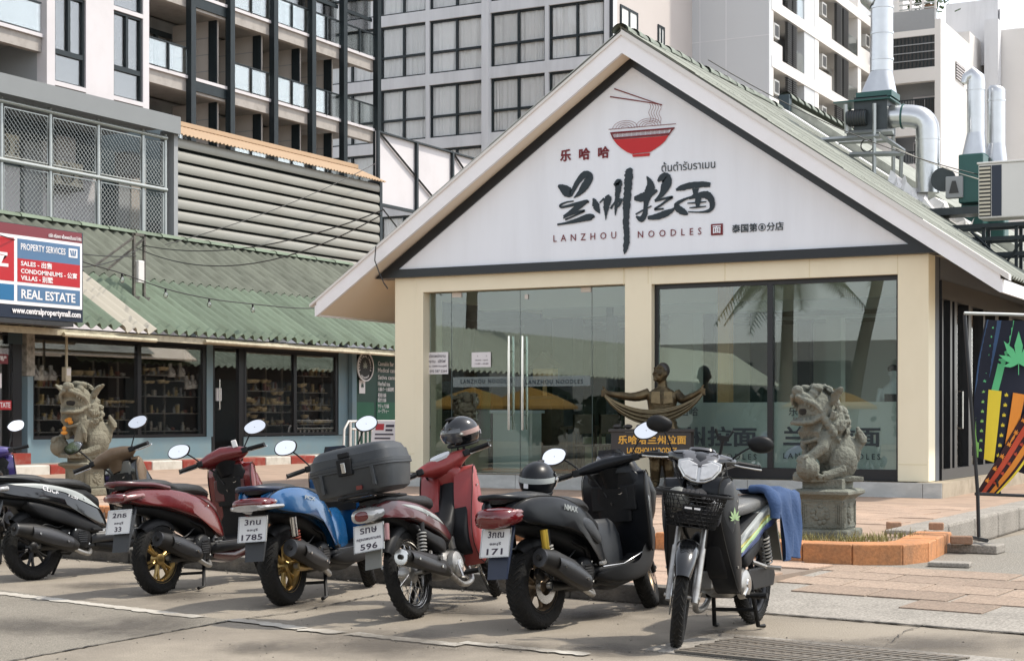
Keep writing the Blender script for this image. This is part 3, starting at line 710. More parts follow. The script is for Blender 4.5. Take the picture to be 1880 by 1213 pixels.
# ---- paper notices on the glass
def notice(px0, py0, px1, py1, lines, label):
    a = atY(px0,py1,gy-.01); b = atY(px1,py0,gy-.01)
    o = thing('paper_notice', label, 'notice', (a.x, gy-.012, a.z))
    box('sheet', 'paper', o, 0, b.x-a.x, 0, .002, 0, b.z-a.z); w = b.x-a.x; h = b.z-a.z
    for s, f, x0, x1, hh in lines:
        obj('lettering', fit(text_mb(s, 1, 0, 1, .002), w*(x1-x0), h*hh).xf(plane_m((w*x0, -.003, h*f), (1,0,0), (0,0,1))), 'print', o)
notice(774,646,823,687, [('รับสมัครพนักงาน',.76,.1,.9,.15),('ล้างจาน  เสิร์ฟ',.52,.1,.9,.17),('เงินเดือน 12000 กินอยู่ฟรี',.30,.05,.95,.12),('สนใจ 092 587 2264',.08,.05,.95,.14)], 'pale paper notice with four lines of Thai writing on the door glass')
notice(866,646,901,674, [('•          •',.72,.3,.8,.06),('จันทร์ - ศุกร์',.40,.2,.85,.12),('11:00 - 20:00',.18,.18,.88,.10)], 'smaller paper notice with opening hours on the door glass')
# ---------------------------------------------------------------- shop row on the left
mat('bluewall', lin(112,136,146), .7, var=.05, scale=2, dirt=lin(132,138,134), dscale=1.4, damt=.5)
mat('greenroof', lin(108,122,104), .7, var=.12, scale=3, dirt=lin(84,92,76), dscale=2.6, damt=.85, stretch=(1,.35,1)); tint_by_object(M('greenroof'), .16)
mat('greyroof', lin(112,116,104), .8, var=.25, scale=14, dirt=lin(70,72,62), dscale=3.5, damt=.8, stretch=(1,.4,1)); tint_by_object(M('greyroof'), .12)
mat('palegreen', lin(186,192,176), .7, var=.15, scale=2)
mat('paleroof', lin(178,172,158), .6, var=.06, scale=3)
mat('eave', lin(196,188,164), .7, var=.12, scale=4, dirt=lin(110,100,82), dscale=4, damt=.6)
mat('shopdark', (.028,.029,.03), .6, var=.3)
mat('shelf', (.40,.38,.33), .4, var=.2)
mat('bowlbrass', (.80,.66,.38), .4, .0, var=.25, scale=9); tint_by_object(M('bowlbrass'), .3)
mat('bust', (.9,.87,.78), .7, var=.1)
mat('goods', (.46,.42,.34), .5, var=.7, scale=16)
mat('bluesign', lin(40,105,150), .4, var=.06, scale=1); mat('bluesign2', lin(84,116,150), .4, var=.08, scale=1)
mat('redsign', lin(178,34,42), .4, var=.08, scale=1); mat('navysign', lin(30,40,58), .4, var=.1, scale=2); mat('darkredsign', lin(120,50,58), .4, var=.08)
mat('letterwhite', (.80,.79,.80), .5, var=0)
mat('boardgreen', lin(18,62,52), .4, var=.2, scale=2); mat('boardgreen2', lin(22,92,66), .4, var=.25, scale=3)
mat('galv', (.40,.42,.41), .4, .6, var=.12, scale=8)
mat('oldpaint', lin(150,146,136), .8, var=.35, scale=16, dirt=lin(60,56,50), dscale=6, damt=.9)
mat('wire', (.018,.018,.018), .6, var=0); mat('wirepale', (.55,.52,.46), .6, var=0)
glassmat('darkglass', (1,1,1), .75, base=.0); glassmat('bulbglass', (.9,.9,.88), 1.2, base=.12)
XW = -24.4
def xb(px, py, X=XW): p = atX(px, py, X); return p.y, p.z
row = thing('shop_row', 'long blue-grey shop with dark display windows under green corrugated roof', 'shop', (XW, 24.9, .42))
def RW(name, mb, m, par=None, **k): return obj(name, mb.xf(Matrix.Translation(-row.location)), m, par or row, **k)
ZG, ZEV = .42, 3.14
def wallpx(px0, px1, z0, z1, m='bluewall', X0=XW-.25, X1=XW, name='wall', **k): return RW(name, MB().box(X0, X1, yX(px0,XW), yX(px1,XW), z0, z1), m, **k)
zw0 = xb(220,804)[1]; zw1 = xb(220,625)[1]
wallpx(58,388,ZG,zw0); wallpx(448,640,ZG,zw0-.02); wallpx(380,391,zw0,ZEV,'bluewall'); wallpx(622,641,zw0,ZEV)
wallpx(46,59,ZG,ZEV,'bluewall',X1=XW+.03,name='pillar'); wallpx(41,56,xb(50,690)[1],ZEV,'oldpaint',XW-.1,XW+.12,name='peeling_post'); wallpx(44,50,ZG,xb(50,690)[1]-.01,'bluewall',XW-.1,XW+.1,name='post')
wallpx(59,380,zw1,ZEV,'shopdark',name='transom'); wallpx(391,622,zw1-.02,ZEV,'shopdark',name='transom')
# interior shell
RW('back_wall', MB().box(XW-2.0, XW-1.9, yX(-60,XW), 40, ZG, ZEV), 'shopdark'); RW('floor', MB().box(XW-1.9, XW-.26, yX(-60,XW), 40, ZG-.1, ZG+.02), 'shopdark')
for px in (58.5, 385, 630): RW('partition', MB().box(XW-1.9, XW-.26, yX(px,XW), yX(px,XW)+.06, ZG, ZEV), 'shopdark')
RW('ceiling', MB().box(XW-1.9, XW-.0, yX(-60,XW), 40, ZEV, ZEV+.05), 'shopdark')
def shopwin(px0, px1, mull, z0, z1):
    y0, y1 = yX(px0,XW), yX(px1,XW)
    w = RW('window', MB().box(XW-.09,XW-.02,y0,y1,z0,z0+.07).box(XW-.09,XW-.02,y0,y1,z1-.07,z1).box(XW-.09,XW-.02,y0,y0+.08,z0+.07,z1-.07).box(XW-.09,XW-.02,y1-.12,y1,z0+.07,z1-.07), 'frameblack')
    ys = [y0+.08]+[yX(m,XW) for m in mull]+[y1-.12]
    for i, (a, b) in enumerate(zip(ys[:-1], ys[1:])):
        obj('pane', MB().box(XW-.06,XW-.05,a+.06*(i>0),b-.06*(i<len(ys)-2),z0+.071,z1-.071).xf(Matrix.Translation(-row.location)), 'darkglass', w)
        if i: obj('mullion', MB().box(XW-.1,XW-.01,a-.06,a+.06,z0+.071,z1-.071).xf(Matrix.Translation(-row.location)), 'frameblack', w)
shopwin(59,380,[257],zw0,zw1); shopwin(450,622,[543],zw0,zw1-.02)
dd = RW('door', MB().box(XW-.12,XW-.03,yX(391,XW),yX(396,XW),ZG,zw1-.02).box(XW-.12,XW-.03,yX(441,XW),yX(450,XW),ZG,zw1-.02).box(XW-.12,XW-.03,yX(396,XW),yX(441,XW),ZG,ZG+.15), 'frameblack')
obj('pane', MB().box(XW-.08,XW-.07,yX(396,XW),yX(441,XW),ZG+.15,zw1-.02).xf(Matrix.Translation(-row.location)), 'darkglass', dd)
yh = yX(400,XW); obj('handle', MB().tube([(XW,yh,1.55),(XW+.06,yh,1.55),(XW+.06,yh,2.25),(XW,yh,2.25)],.018,6).xf(Matrix.Translation(-row.location)), 'steel', dd)
obj('lock_plate', MB().box(XW-.02,XW+.03,yh-.06,yh+.1,1.75,2.05).xf(Matrix.Translation(-row.location)), 'letterwhite', dd)
# shelving with goods
XS = XW-.28
shelf_spec = [(66,112,710),(120,236,690),(66,112,742),(120,236,745),(66,112,770),(120,236,770),(66,236,792),(268,316,688),(320,372,699),(268,372,727),(268,372,758),(268,372,790),
 (455,520,717),(525,536,717),(455,536,742),(455,536,756),(455,536,780),(552,612,690),(552,600,720),(552,612,753),(552,612,779),(552,612,742)]
for a, b, py in shelf_spec:
    p, q = atX(a,py,XS), atX(b,py,XS)
    RW('shelf', MB().box(XS-.3,XS+.04,p.y,q.y,(p.z+q.z)/2-.018,(p.z+q.z)/2), 'shelf')
for px in (90,140,190,235,285,320,370,470,505,535,575,610):
    p = atX(px,700,XS); RW('shelf_upright', MB().box(XS-.3,XS-.27,p.y-.012,p.y+.012,ZG,2.6), 'shelf')
bowl_me = MB().lathe([(.03,0),(.05,.004),(.085,.045),(.095,.085),(.085,.085),(.06,.03),(.0005,.02)], n=14)
b0 = None; rnd = random.Random(2)
bowl_rows = [(205,8,'wide metal bowls on the upper shelf',[(140,690),(150,690),(163,690)],1.25),
 (0,0,'x',[(195,740),(203,740),(211,740),(219,740),(227,740),(235,740),(243,740)],.75),
 (0,0,'x',[(272,681),(281,681),(297,680),(305,680)],.9), (0,0,'x',[(272,704),(281,704),(297,704),(306,704)],.9),
 (0,0,'x',[(457,703),(463,703),(470,703),(486,703),(492,703),(500,719),(505,725),(515,725)],.95),
 (0,0,'x',[(454,737),(461,739),(500,738),(505,744),(514,744)],1.15), (0,0,'x',[(460,755),(473,753),(484,755),(466,757),(455,765),(465,768)],1.15),
 (0,0,'x',[(480,775),(490,778),(515,778)],1.0), (0,0,'x',[(552,711),(558,709),(537,713),(554,743),(560,745),(585,753),(592,751),(598,753),(604,755),(562,768)],1.05),
 (0,0,'x',[(582,779),(588,778),(594,778),(600,777),(606,777)],1.1), (0,0,'x',[(575,682),(582,682),(594,683),(603,683)],1.1)]
SHN = ['dim brass bowl in the blue-grey shop window beside the lion', 'small brass bowl in the long row behind the lion', 'little brass bowl on the upper shelf beside the mullion', 'little brass bowl on the lower shelf beside the mullion', 'brass bowl on the upper shelf right of the shop door', 'brass bowl on the middle shelf right of the shop door', 'large brass bowl on the lower shelf right of the shop door', 'brass bowl on the lowest shelf right of the shop door', 'brass bowl behind the last pane of the blue-grey shop', 'brass bowl in the bottom row of the last shop pane', 'brass bowl on the top shelf of the last shop pane']
ORD = 'first second third fourth fifth sixth seventh eighth ninth tenth'.split()
for (q0, q1, q2, lst, sc), lb in zip(bowl_rows, SHN):
    for n_, (px, py) in enumerate(sorted(lst)):
        p = atX(px, py, XS-.05)
        if b0 is None: b0 = obj('bowl', bowl_me, 'bowlbrass', smooth=60); o = b0
        else: o = dup(b0)
        o.location = (XS-.05+rnd.uniform(-.06,.03), p.y, p.z); s = sc*rnd.uniform(.85,1.15); o.scale = (s,s,s); tag(o, lb+', '+ORD[n_]+' from the left', 'bowl', lb.replace('bowl', 'bowls', 1))
# necklace busts
def bust_mb():
    mb = MB(); mb.rings([sring((0,0,0),(1,0,0),(0,1,0),.07,.10,2,12), sring((.02,0,.08),(1,0,.2),(0,1,0),.06,.115,2.2,12), sring((.0,0,.17),(1,0,.3),(0,1,0),.045,.10,2,12), sring((-.03,0,.22),(1,0,.2),(0,1,0),.035,.05,2,12), sring((-.035,0,.31),(1,0,.2),(0,1,0),.033,.042,2,12)]); return mb
bs = None
for i, (px, py, lb) in enumerate(((67,698,'cream necklace bust nearest the peeling post'),(80,698,'cream necklace bust in the middle of the three by the post'),(96,698,'cream necklace bust beside the meter box'),(346,664,'cream necklace bust highest in the window behind the lion'),(315,692,'slim necklace bust on the small shelf behind the pane'),(333,691,'broad necklace bust on the small shelf behind the pane'),(345,714,'lower necklace bust on the left under the small shelf'),(356,713,'lower necklace bust on the right under the small shelf'))):
    p = atX(px, py, XS+.02); t = thing('necklace_bust', lb, 'display bust', (XS+.02, p.y, p.z), group='necklace busts in the shop window')
    if bs is None: bs = obj('neck_form', bust_mb(), 'bust', t, smooth=60); nk = obj('necklace', MB().tube([(.075*cos(0)-.0+.01*sin(a)**2, .085*sin(a), .17-.12*cos(a/1.0)*.8+.02) for a in [-1.9+3.8*k/12 for k in range(13)]], .007, 5), 'innerwood', t)
    else: dup(bs, t); dup(nk, t)
mat('goodsred', (.26,.09,.06), .5, var=.5, scale=16); mat('goodsgold', (.55,.42,.18), .4, var=.4, scale=16); mat('goodssilver', (.42,.43,.42), .35, .3, var=.4, scale=20)
for gmat, cnt in (('goods',150),('goodsred',80),('goodsgold',150),('goodssilver',120)):
    gm = MB()
    for k in range(cnt):
        a, b, py = rnd.choice(shelf_spec); px = rnd.uniform(a+2, b-2); p = atX(px, py, XS-.1); h = rnd.uniform(.05,.22); w = rnd.uniform(.012,.04); x_ = XS-.12+rnd.uniform(-.1,.1)
        if k % 3 == 0: gm.box(x_-w, x_+w, p.y-w, p.y+w, p.z, p.z+h)
        elif k % 3 == 1: gm.lathe([(w*.8,0),(w,h*.15),(w,h*.6),(w*.35,h*.75),(w*.35,h),(.0005,h)],(x_,p.y,p.z),'z',7)
        else: gm.ell((x_,p.y,p.z+w*1.1),(w*1.2,w*1.4,w*1.1),7,5)
    gs = RW('shelf_goods', gm, gmat); gs['kind'] = 'stuff'
# roof sheets
XE, ZE, XRD, ZRD = -23.25, 3.22, -27.5, 5.9
sl = hypot(XE-XRD, ZRD-ZE); ang = atan2(ZRD-ZE, XE-XRD)
s_g = s_u = None
vv = V((-cos(ang),0,sin(ang)))
Y = 12.0; i = 0
while Y < 41:
    m1 = plane_m((XE, Y, ZE), (0,1,0), vv); m2 = plane_m(tuple(V((XE,Y,ZE))+vv*2.42+V((0,0,.035))), (0,1,0), vv)
    if s_g is None:
        s_g = obj('roof_sheet', corr(1.02, 2.6, .34, .07, .012, 6), 'greenroof', row, smooth=60); s_u = obj('roof_sheet', corr(1.02, 2.66, .34, .07, .012, 6), 'greyroof', row, smooth=60); a, b = s_g, s_u
    else: a, b = dup(s_g, row), dup(s_u, row)
    jit = random.uniform(-.05,.05)
    a.matrix_local = Matrix.Translation(-row.location+vv*jit) @ m1; b.matrix_local = Matrix.Translation(-row.location) @ m2
    if i in (14,): a.data = a.data.copy(); a.data.materials[0] = M('paleroof')
    Y += 1.02; i += 1
RW('roof_sheet', corr(33.5, 2.7, .34, .05, .012, 6).xf(plane_m((XE,-22.1,2.7),(0,1,0),vv)), 'palegreen', smooth=60)
rc = None
for k in range(30):
    if rc is None: rc = obj('ridge_cap', MB().rings([[(cx*.2*s, y, .11*cy*s) for cx, cy in arc] for y, s in ((0,1.08),(.04,1.08),(.98,.96))], False, False, closed=False), 'greenroof', row, smooth=60); o = rc
    else: o = dup(rc, row)
    o.location = V((XRD, 12+k*.97, ZRD+.02))-row.location
RW('eave_board', MB().box(XE-.16,XE-.1,12,41,ZE-.22,ZE-.09), 'eave'); RW('eave_board', MB().box(XE-.6,XE-.17,12,41,ZE-.10,ZE-.06), 'shopdark')
RW('gutter_pipe', MB().tube([(XE-.05,yX(120,XE),ZE-.2),(XE-.05,yX(290,XE),ZE-.21)],.045,8), 'eave', smooth=60); RW('gutter_pipe', MB().tube([(XE-.05,yX(380,XE),ZE-.16),(XE-.05,yX(725,XE),ZE-.2)],.04,8), 'eave', smooth=60)
RW('roof_purlin', MB().box(XE-1.4,XE-1.3,12,41,ZE+.6,ZE+.7), 'shopdark')
# lamp bracket on the roof, meter box
p = atX(255,540,-24.6); br = thing('roof_lamp_bracket', 'rusty steel bracket frame standing on the green roof', 'bracket', p)
for dy in (-.17,.17): box('post', 'kerbdark', br, -.03,.03,dy-.025,dy+.025,-.1,1.35)
box('top_bar', 'kerbdark', br, -.03,.03,-.2,.2,1.3,1.36); box('lamp', 'whitepaint', br, -.08,.08,-.1,.1,.25,.75,bevel=.02); box('foot', 'kerbdark', br, -.12,.12,-.3,.3,-.14,-.06)
obj('strut', MB().tube([(-.0,-.17,1.25),(-.3,-1.1,.55)],.03,5), 'kerbdark', br); obj('strut', MB().tube([(-.0,.17,1.25),(-.3,-.7,.5)],.03,5), 'kerbdark', br)
p = atX(122,700,XW+.25); mbx = thing('meter_box', 'small white meter box on a thin pipe before the display window', 'meter box', p)
box('case', 'eave', mbx, -.06,.06,-.08,.08,0,.3,bevel=.01); obj('conduit', MB().tube([(0,0,.3),(0,0,1.05)],.028,8), 'eave', mbx); box('cover', 'whitepaint', mbx, .061,.07,-.06,.06,.12,.27)
# neighbouring real-estate shop at the edge
es = thing('estate_office', 'dark glazed office front with red base under the property sign', 'shop front', (XW+.1, yX(10,XW), ZG))
def ES(name, mb, m, **k): return obj(name, mb.xf(Matrix.Translation(-es.location)), m, es, **k)
Xo = XW+.1; y0_, y1_ = yX(-120,Xo), yX(40,Xo)
ES('door_frame', MB().box(Xo-.1,Xo,yX(24,Xo),y1_,ZG+.25,ZEV-.1).box(Xo-.1,Xo,y0_,yX(24,Xo),xb(5,615)[1],ZEV-.1), 'frameblack')
ES('door_pane', MB().box(Xo-.06,Xo-.05,y0_,yX(24,Xo),ZG+.3,xb(5,615)[1]), 'darkglass'); ES('door_back', MB().box(Xo-.35,Xo-.3,y0_,yX(24,Xo),ZG+.3,ZEV), 'innerwall'); ES('threshold', MB().box(Xo-.3,Xo+.25,y0_,y1_,ZG,ZG+.22), 'kerbred')
def xword(par, s, m, px0, py0, px1, py1, X, bold=0., spacing=1., name='lettering', back=None):
    a = atX(px0, py1, X); b = atX(px1, py1, X); c = atX(px0, py0, X)
    mb = fit(text_mb(s, 1, bold, spacing, .004), b.y-a.y, c.z-a.z).xf(plane_m((X, a.y, a.z), (0,1,0), (0,0,1))); 
    return obj(name, mb.xf(Matrix.Translation(-par.location)), m, par)
def xrect(par, m, px0, py0, px1, py1, X0, X1, name):
    """rectangle level in the place: px0..px1 across, py taken at px1"""
    a = atX(px0, 765, X1); t = atX(px1, py0, X1); b = atX(px1, py1, X1)
    return obj(name, MB().box(X0, X1, a.y, b.y, b.z, t.z).xf(Matrix.Translation(-par.location)), m, par)
xrect(es,'redsign',-20,735,21,752,Xo+.0,Xo+.012,'sticker'); xword(es,'TATE','letterwhite',0,738,19,748,Xo+.016,.02); xrect(es,'darkredsign',-20,650,15,668,Xo+.0,Xo+.012,'sticker'); xword(es,'房地产',"letterwhite",-6,652,12,662,Xo+.016,.02)
xrect(es,'letterwhite',-10,685,3,712,Xo,Xo+.01,'sticker'); xrect(es,'innerdark',15,595,41,632,Xo,Xo+.012,'lintel')
# the big property sign
XSG = -22.9
sg = thing('property_sign', 'large red and blue real estate signboard over the shop roof', 'sign', atX(0,592,XSG))
zb_, zt_ = zX(152,592,XSG), zX(152,428,XSG); ys0, ys1 = yX(-150,XSG), yX(152,XSG)
def SGb(name, mb, m, **k): return obj(name, mb.xf(Matrix.Translation(-sg.location)), m, sg, **k)
SGb('board', MB().box(XSG-.12,XSG,ys0,ys1,zb_,zt_), 'navysign')
def zr(f): return zb_+(zt_-zb_)*f
def srect(px0, px1, f0, f1, m, dx): return SGb('panel', MB().box(XSG+dx-.004,XSG+dx,yX(px0,XSG),yX(px1,XSG),zr(f0),zr(f1)), m)
srect(-140,150,.87,.995,'darkredsign',.005); srect(-140,150,.14,.88,'letterwhite',.01)
srect(-130,25,.385,.845,'redsign',.014); srect(31,146,.635,.845,'bluesign2',.014); srect(31,146,.385,.635,'redsign',.0145); srect(-130,25,.18,.35,'bluesign',.014); srect(31,146,.18,.35,'bluesign2',.014)
def sword(s, px0, px1, f0, f1, **k):
    y0, y1 = yX(px0,XSG), yX(px1,XSG); mb = fit(text_mb(s,1,k.get('bold',.012),1,.004), y1-y0, zr(f1)-zr(f0)).xf(plane_m((XSG+.018,y0,zr(f0)),(0,1,0),(0,0,1))); SGb('lettering', mb, 'letterwhite')
sword('PROPERTY SERVICES',37,119,.73,.80); sword('SALES - 出售',37,94,.555,.62,bold=.02); sword('CONDOMINIUMS - 公寓',37,140,.475,.54,bold=.02); sword('VILLAS - 别墅',37,96,.40,.465,bold=.02)
sword('REAL ESTATE',38,137,.21,.31,bold=.02); sword('www.centralpropertymall.com',21,147,.03,.115,bold=.03); sword('บริษัท ศรีมงคล พร็อพเพอร์ตี้มอลล์ จำกัด',88,148,.905,.95); sword('立',-30,14,.53,.72,bold=.05)
SGb('logo', MB().box(XSG+.014,XSG+.018,yX(125,XSG),yX(141,XSG),zr(.71),zr(.81)), 'letterwhite'); 
for k in range(3): SGb('logo_bar', MB().prism([(yX(127+k*4.5,XSG),zr(.79)),(yX(129.5+k*4.5,XSG),zr(.79)),(yX(131.5+k*3.0,XSG),zr(.73)),(yX(129+k*3.0,XSG),zr(.73))], XSG+.018, XSG+.022, 'x'), 'bluesign2')
SGb('bracket', MB().box(XSG-.5,XSG-.12,ys1-.3,ys1-.2,zb_+.2,zb_+.3), 'kerbdark'); SGb('sign_soffit', MB().box(XSG-.6,XSG-.01,ys0,ys1-.25,zb_-.1,zb_-.01), 'shopdark')
# cannabis board, railing, A-frame
XB = -24.38
cb = thing('menu_board', 'dark green wall board with round leaf emblem and white menu words', 'board', (XB, yX(690,XB), ZG))
def CB(name, mb, m, **k): return obj(name, mb.xf(Matrix.Translation(-cb.location)), m, cb, **k)
ya, yb = yX(644,XB), yX(740,XB)
CB('board', MB().box(XB-.08,XB,ya,yb,ZG,ZEV), 'boardgreen'); CB('panel', MB().box(XB,XB+.012,yX(649,XB),yX(686,XB),zX(670,770,XB),zX(670,738,XB)), 'boardgreen2'); CB('panel', MB().box(XB,XB+.012,yX(691,XB),yb,zX(705,770,XB),zX(705,738,XB)), 'boardgreen2'); CB('pillar', MB().box(XB,XB+.12,yX(640,XB),yX(648,XB),ZG,ZEV), 'bluewall')
for s, y, x1 in (('Cannabis Bar',667,723),('Medical cannabis',679,738),('Sativa cannabis',692,736),('Herbal tea',704,716),('大麻バー大麻酒吧',714,723),('药用大麻',725,709),('医疗大麻',734,709),('サティバ大麻',745,714),('ハーブティー',754,714)):
    xword(cb, s, 'letterwhite', 694, y-4, x1, y+4, XB+.018, .01)
# round sign hanging off the wall, facing the alley like the board
cy, cz = atX(669,673,XB+.1)[1:]
CB('round_sign', MB().lathe([(.0005,.0),(.36,.0),(.38,.02),(.38,.1),(.0005,.1)],(XB+.02,cy,cz),'x',28), 'shopdark', smooth=40); CB('round_rim', MB().lathe([(.36,.10),(.4,.10),(.4,.13),(.36,.13)],(XB+.02,cy,cz),'x',28), 'letterwhite')
def leaf_mb(s, n=7):
    mb = MB()
    for k in range(n):
        a = R(-100+200*k/(n-1)); L = s*(1.0-.5*abs(k-(n-1)/2)/((n-1)/2)); w = .11*L+.02*s
        d = V((sin(a), cos(a))); q = V((d.y,-d.x)); P = [V((0,0)), d*L*.35+q*w*.8, d*L*.55+q*w, d*L, d*L*.55-q*w, d*L*.35-q*w*.8]
        mb.add([(p.x,p.y,.0005*k) for p in P], [tuple(range(6))])
    mb.add([(-.012*s,-.35*s,0),(.012*s,-.35*s,0),(.012*s,0,0),(-.012*s,0,0)],[(0,1,2,3)]); return mb
mat('leafgrey', (.34,.38,.34), .6, var=.1)
CB('leaf_emblem', leaf_mb(.2).xf(plane_m((XB+.125,cy,cz-.02),(0,1,0),(0,0,1))), 'leafgrey')
for s, r, a0, a1, fl in (('BAKERYBALIHOUSE',.285,200,-20,1),('FOOD AND RELAX',.30,235,305,-1)):
    for i, ch in enumerate(s):
        if ch == ' ': continue
        t = R(a0+(a1-a0)*i/(len(s)-1)); up = V((0,cos(t),sin(t)))*fl; rt_ = V((0,sin(t),-cos(t)))*fl
        mb = fit(text_mb(ch,1,.03,1,.003), None, .06); xs_ = max(p[0] for p in mb.v); o = V((XB+.124,cy+cos(t)*r,cz+sin(t)*r))-rt_*xs_/2-(up*.03)
        CB('lettering', mb.xf(plane_m(o, rt_, up)), 'letterwhite')
CB('jar_sign', MB().box(XB+.01,XB+.03,yX(658,XB),yX(669,XB),zX(663,722,XB),zX(663,697,XB)), 'letterwhite', bevel=.01); CB('jar_leaf', leaf_mb(.14).xf(plane_m((XB+.034,yX(663.5,XB),zX(663,710,XB)),(0,1,0),(0,0,1))), 'boardgreen')
# white railing in front of the board
XG = -23.6
rl = thing('metal_railing', 'white tubular metal railing in front of the green menu board', 'railing', (XG, yX(660,XG), ZG))
def RL(name, mb, m='whitepaint', **k): return obj(name, mb.xf(Matrix.Translation(-rl.location)), m, rl, smooth=60, **k)
zr1 = zX(680,773,XG); zr2 = zX(680,787,XG)
RL('rail', MB().tube([(XG,yX(630,XG),ZG),(XG,yX(632,XG),zr1-.2),(XG,yX(640,XG),zr1),(XG,yX(740,XG),zr1)],.03,8)); RL('rail', MB().tube([(XG,yX(646,XG),zr2),(XG,yX(740,XG),zr2)],.025,8)); RL('rail', MB().tube([(XG,yX(646,XG),ZG+.15),(XG,yX(740,XG),ZG+.15)],.025,8))
RL('post', MB().tube([(XG,yX(643,XG),ZG),(XG,yX(643,XG),zr1)],.035,8))
for k in range(11): RL('baluster', MB().tube([(XG,yX(652+k*7.6,XG),ZG+.15),(XG,yX(652+k*7.6,XG),zr2)],.022,6))
pa = atZ(706,872,TZ); pa = W((706-940)/3000*33, 33, TZ)
af = thing('sidewalk_board', 'small white A-frame price board beside the cream column', 'sign board', pa, R(10))
obj('front_panel', MB().add([(-.3,-.2,0),(.3,-.2,0),(.26,.05,1.05),(-.26,.05,1.05),(-.3,-.18,0),(.3,-.18,0),(.26,.07,1.05),(-.26,.07,1.05)],[(0,1,2,3),(7,6,5,4),(0,4,5,1),(1,5,6,2),(2,6,7,3),(3,7,4,0)]), 'paper', af)
obj('back_panel', MB().add([(-.3,.35,0),(.3,.35,0),(.26,.1,1.05),(-.26,.1,1.05),(-.3,.37,0),(.3,.37,0),(.26,.12,1.05),(-.26,.12,1.05)],[(0,1,2,3),(7,6,5,4),(0,4,5,1),(1,5,6,2),(2,6,7,3),(3,7,4,0)]), 'boardgreen', af)
for k, (x0, w, h, z) in enumerate(((-.2,.18,.13,.86),(.02,.18,.05,.92),(.02,.15,.04,.84),(-.2,.4,.03,.76),(-.2,.34,.03,.68),(-.2,.38,.03,.60))): obj('printed_block', MB().box(0,w,0,h,-.002,.003).xf(plane_m((x0, -.2+.2381*z-.004, z),(1,0,0),(0,.2381,1))), 'redsign' if k == 0 else 'print', af)
# ---------------------------------------------------------------- upper structures behind the shop row
mat('aptwhite', lin(206,202,204), .6, var=.03, scale=1, dirt=lin(186,182,182), dscale=.6, damt=.4)
mat('aptgrey', lin(150,152,154), .7, var=.05); mat('slabgrey', lin(168,162,156), .7, var=.1, scale=2, dirt=lin(110,104,98), dscale=2, damt=.5)
mat('fasciagrey', lin(128,131,132), .6, var=.06, scale=2)
mat('steeldark', (.014,.022,.026), .5, .2, var=.3, scale=4)
mat('sidingpanel', lin(188,180,172), .7, var=.04); mat('louvre', lin(146,144,136), .5, var=.06, scale=2, dirt=lin(132,128,118), dscale=1, damt=.4)
mat('tanroof', lin(176,150,122), .7, var=.1, scale=3); mat('curtain', (.93,.94,.93), .9, var=.05, scale=2); tint_by_object(M('curtain'), .09)
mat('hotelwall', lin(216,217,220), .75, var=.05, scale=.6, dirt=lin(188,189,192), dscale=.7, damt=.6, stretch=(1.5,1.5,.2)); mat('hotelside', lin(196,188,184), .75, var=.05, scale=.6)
mat('acwhite', lin(226,222,218), .6, var=.03, scale=1); mat('acgrey', lin(200,203,206), .7, var=.03, scale=.5); mat('acunit', (.55,.55,.53), .5, var=.05)
mat('bone', lin(206,198,180), .6, var=.08, scale=3)
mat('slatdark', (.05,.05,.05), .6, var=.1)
glassmat('aptglass', (.97,.98,.98), .9, base=.02); glassmat('railglass', (.93,.96,.95), .6, base=.03); glassmat('hotelglass', (1,1,1), .5, base=.0)
# chain-link screen
XCL = -27.9
cl = thing('chain_link_screen', 'galvanised chain-link screen on pipe frames above the property sign', 'fence', (XCL, yX(0,XCL), 5.9))
def CL(name, mb, m='galv', par=None, **k): return obj(name, mb.xf(Matrix.Translation(-cl.location)), m, par or cl, **k)
zt0 = zX(0,185,XCL); zm0 = zX(0,293,XCL); zbt = 5.75
pp = [-80,2,92,180,262,303]; ys = [yX(p,XCL) for p in pp]
for y in ys: CL('post', MB().tube([(XCL,y,zbt),(XCL,y,zt0+.1)],.05,8), smooth=60)
CL('rail', MB().tube([(XCL+.05,ys[0],zt0),(XCL+.05,ys[-1],zt0)],.055,8), smooth=60); CL('rail', MB().tube([(XCL+.05,ys[0],zm0),(XCL+.05,ys[-1],zm0)],.055,8), smooth=60)
for i in range(5):
    for z0, z1 in ((zbt,zm0-.1),(zm0+.1,zt0-.12)):
        a, b = ys[i]+.09, ys[i+1]-.09
        fr = CL('mesh_panel', MB().tube([(XCL,a,z0),(XCL,b,z0),(XCL,b,z1),(XCL,a,z1)],.025,5,loop=True))
        mb = MB(); st = .13; w, h = b-a, z1-z0; n = int((w+h)/st)+1
        for k in range(1, n):
            s = k*st
            for fl in (0, 1):
                p0 = (min(s,w), max(0,s-w)); p1 = (max(0,s-h), min(s,h)); 
                if fl: p0 = (w-p0[0], p0[1]); p1 = (w-p1[0], p1[1])
                if hypot(p0[0]-p1[0], p0[1]-p1[1]) < .05: continue
                mb.tube([(XCL+.004*fl,a+p0[0],z0+p0[1]),(XCL+.004*fl,a+p1[0],z0+p1[1])],.0065,3,cap=False)
        CL('wire_mesh', mb, 'galv', fr)['kind'] = 'stuff'
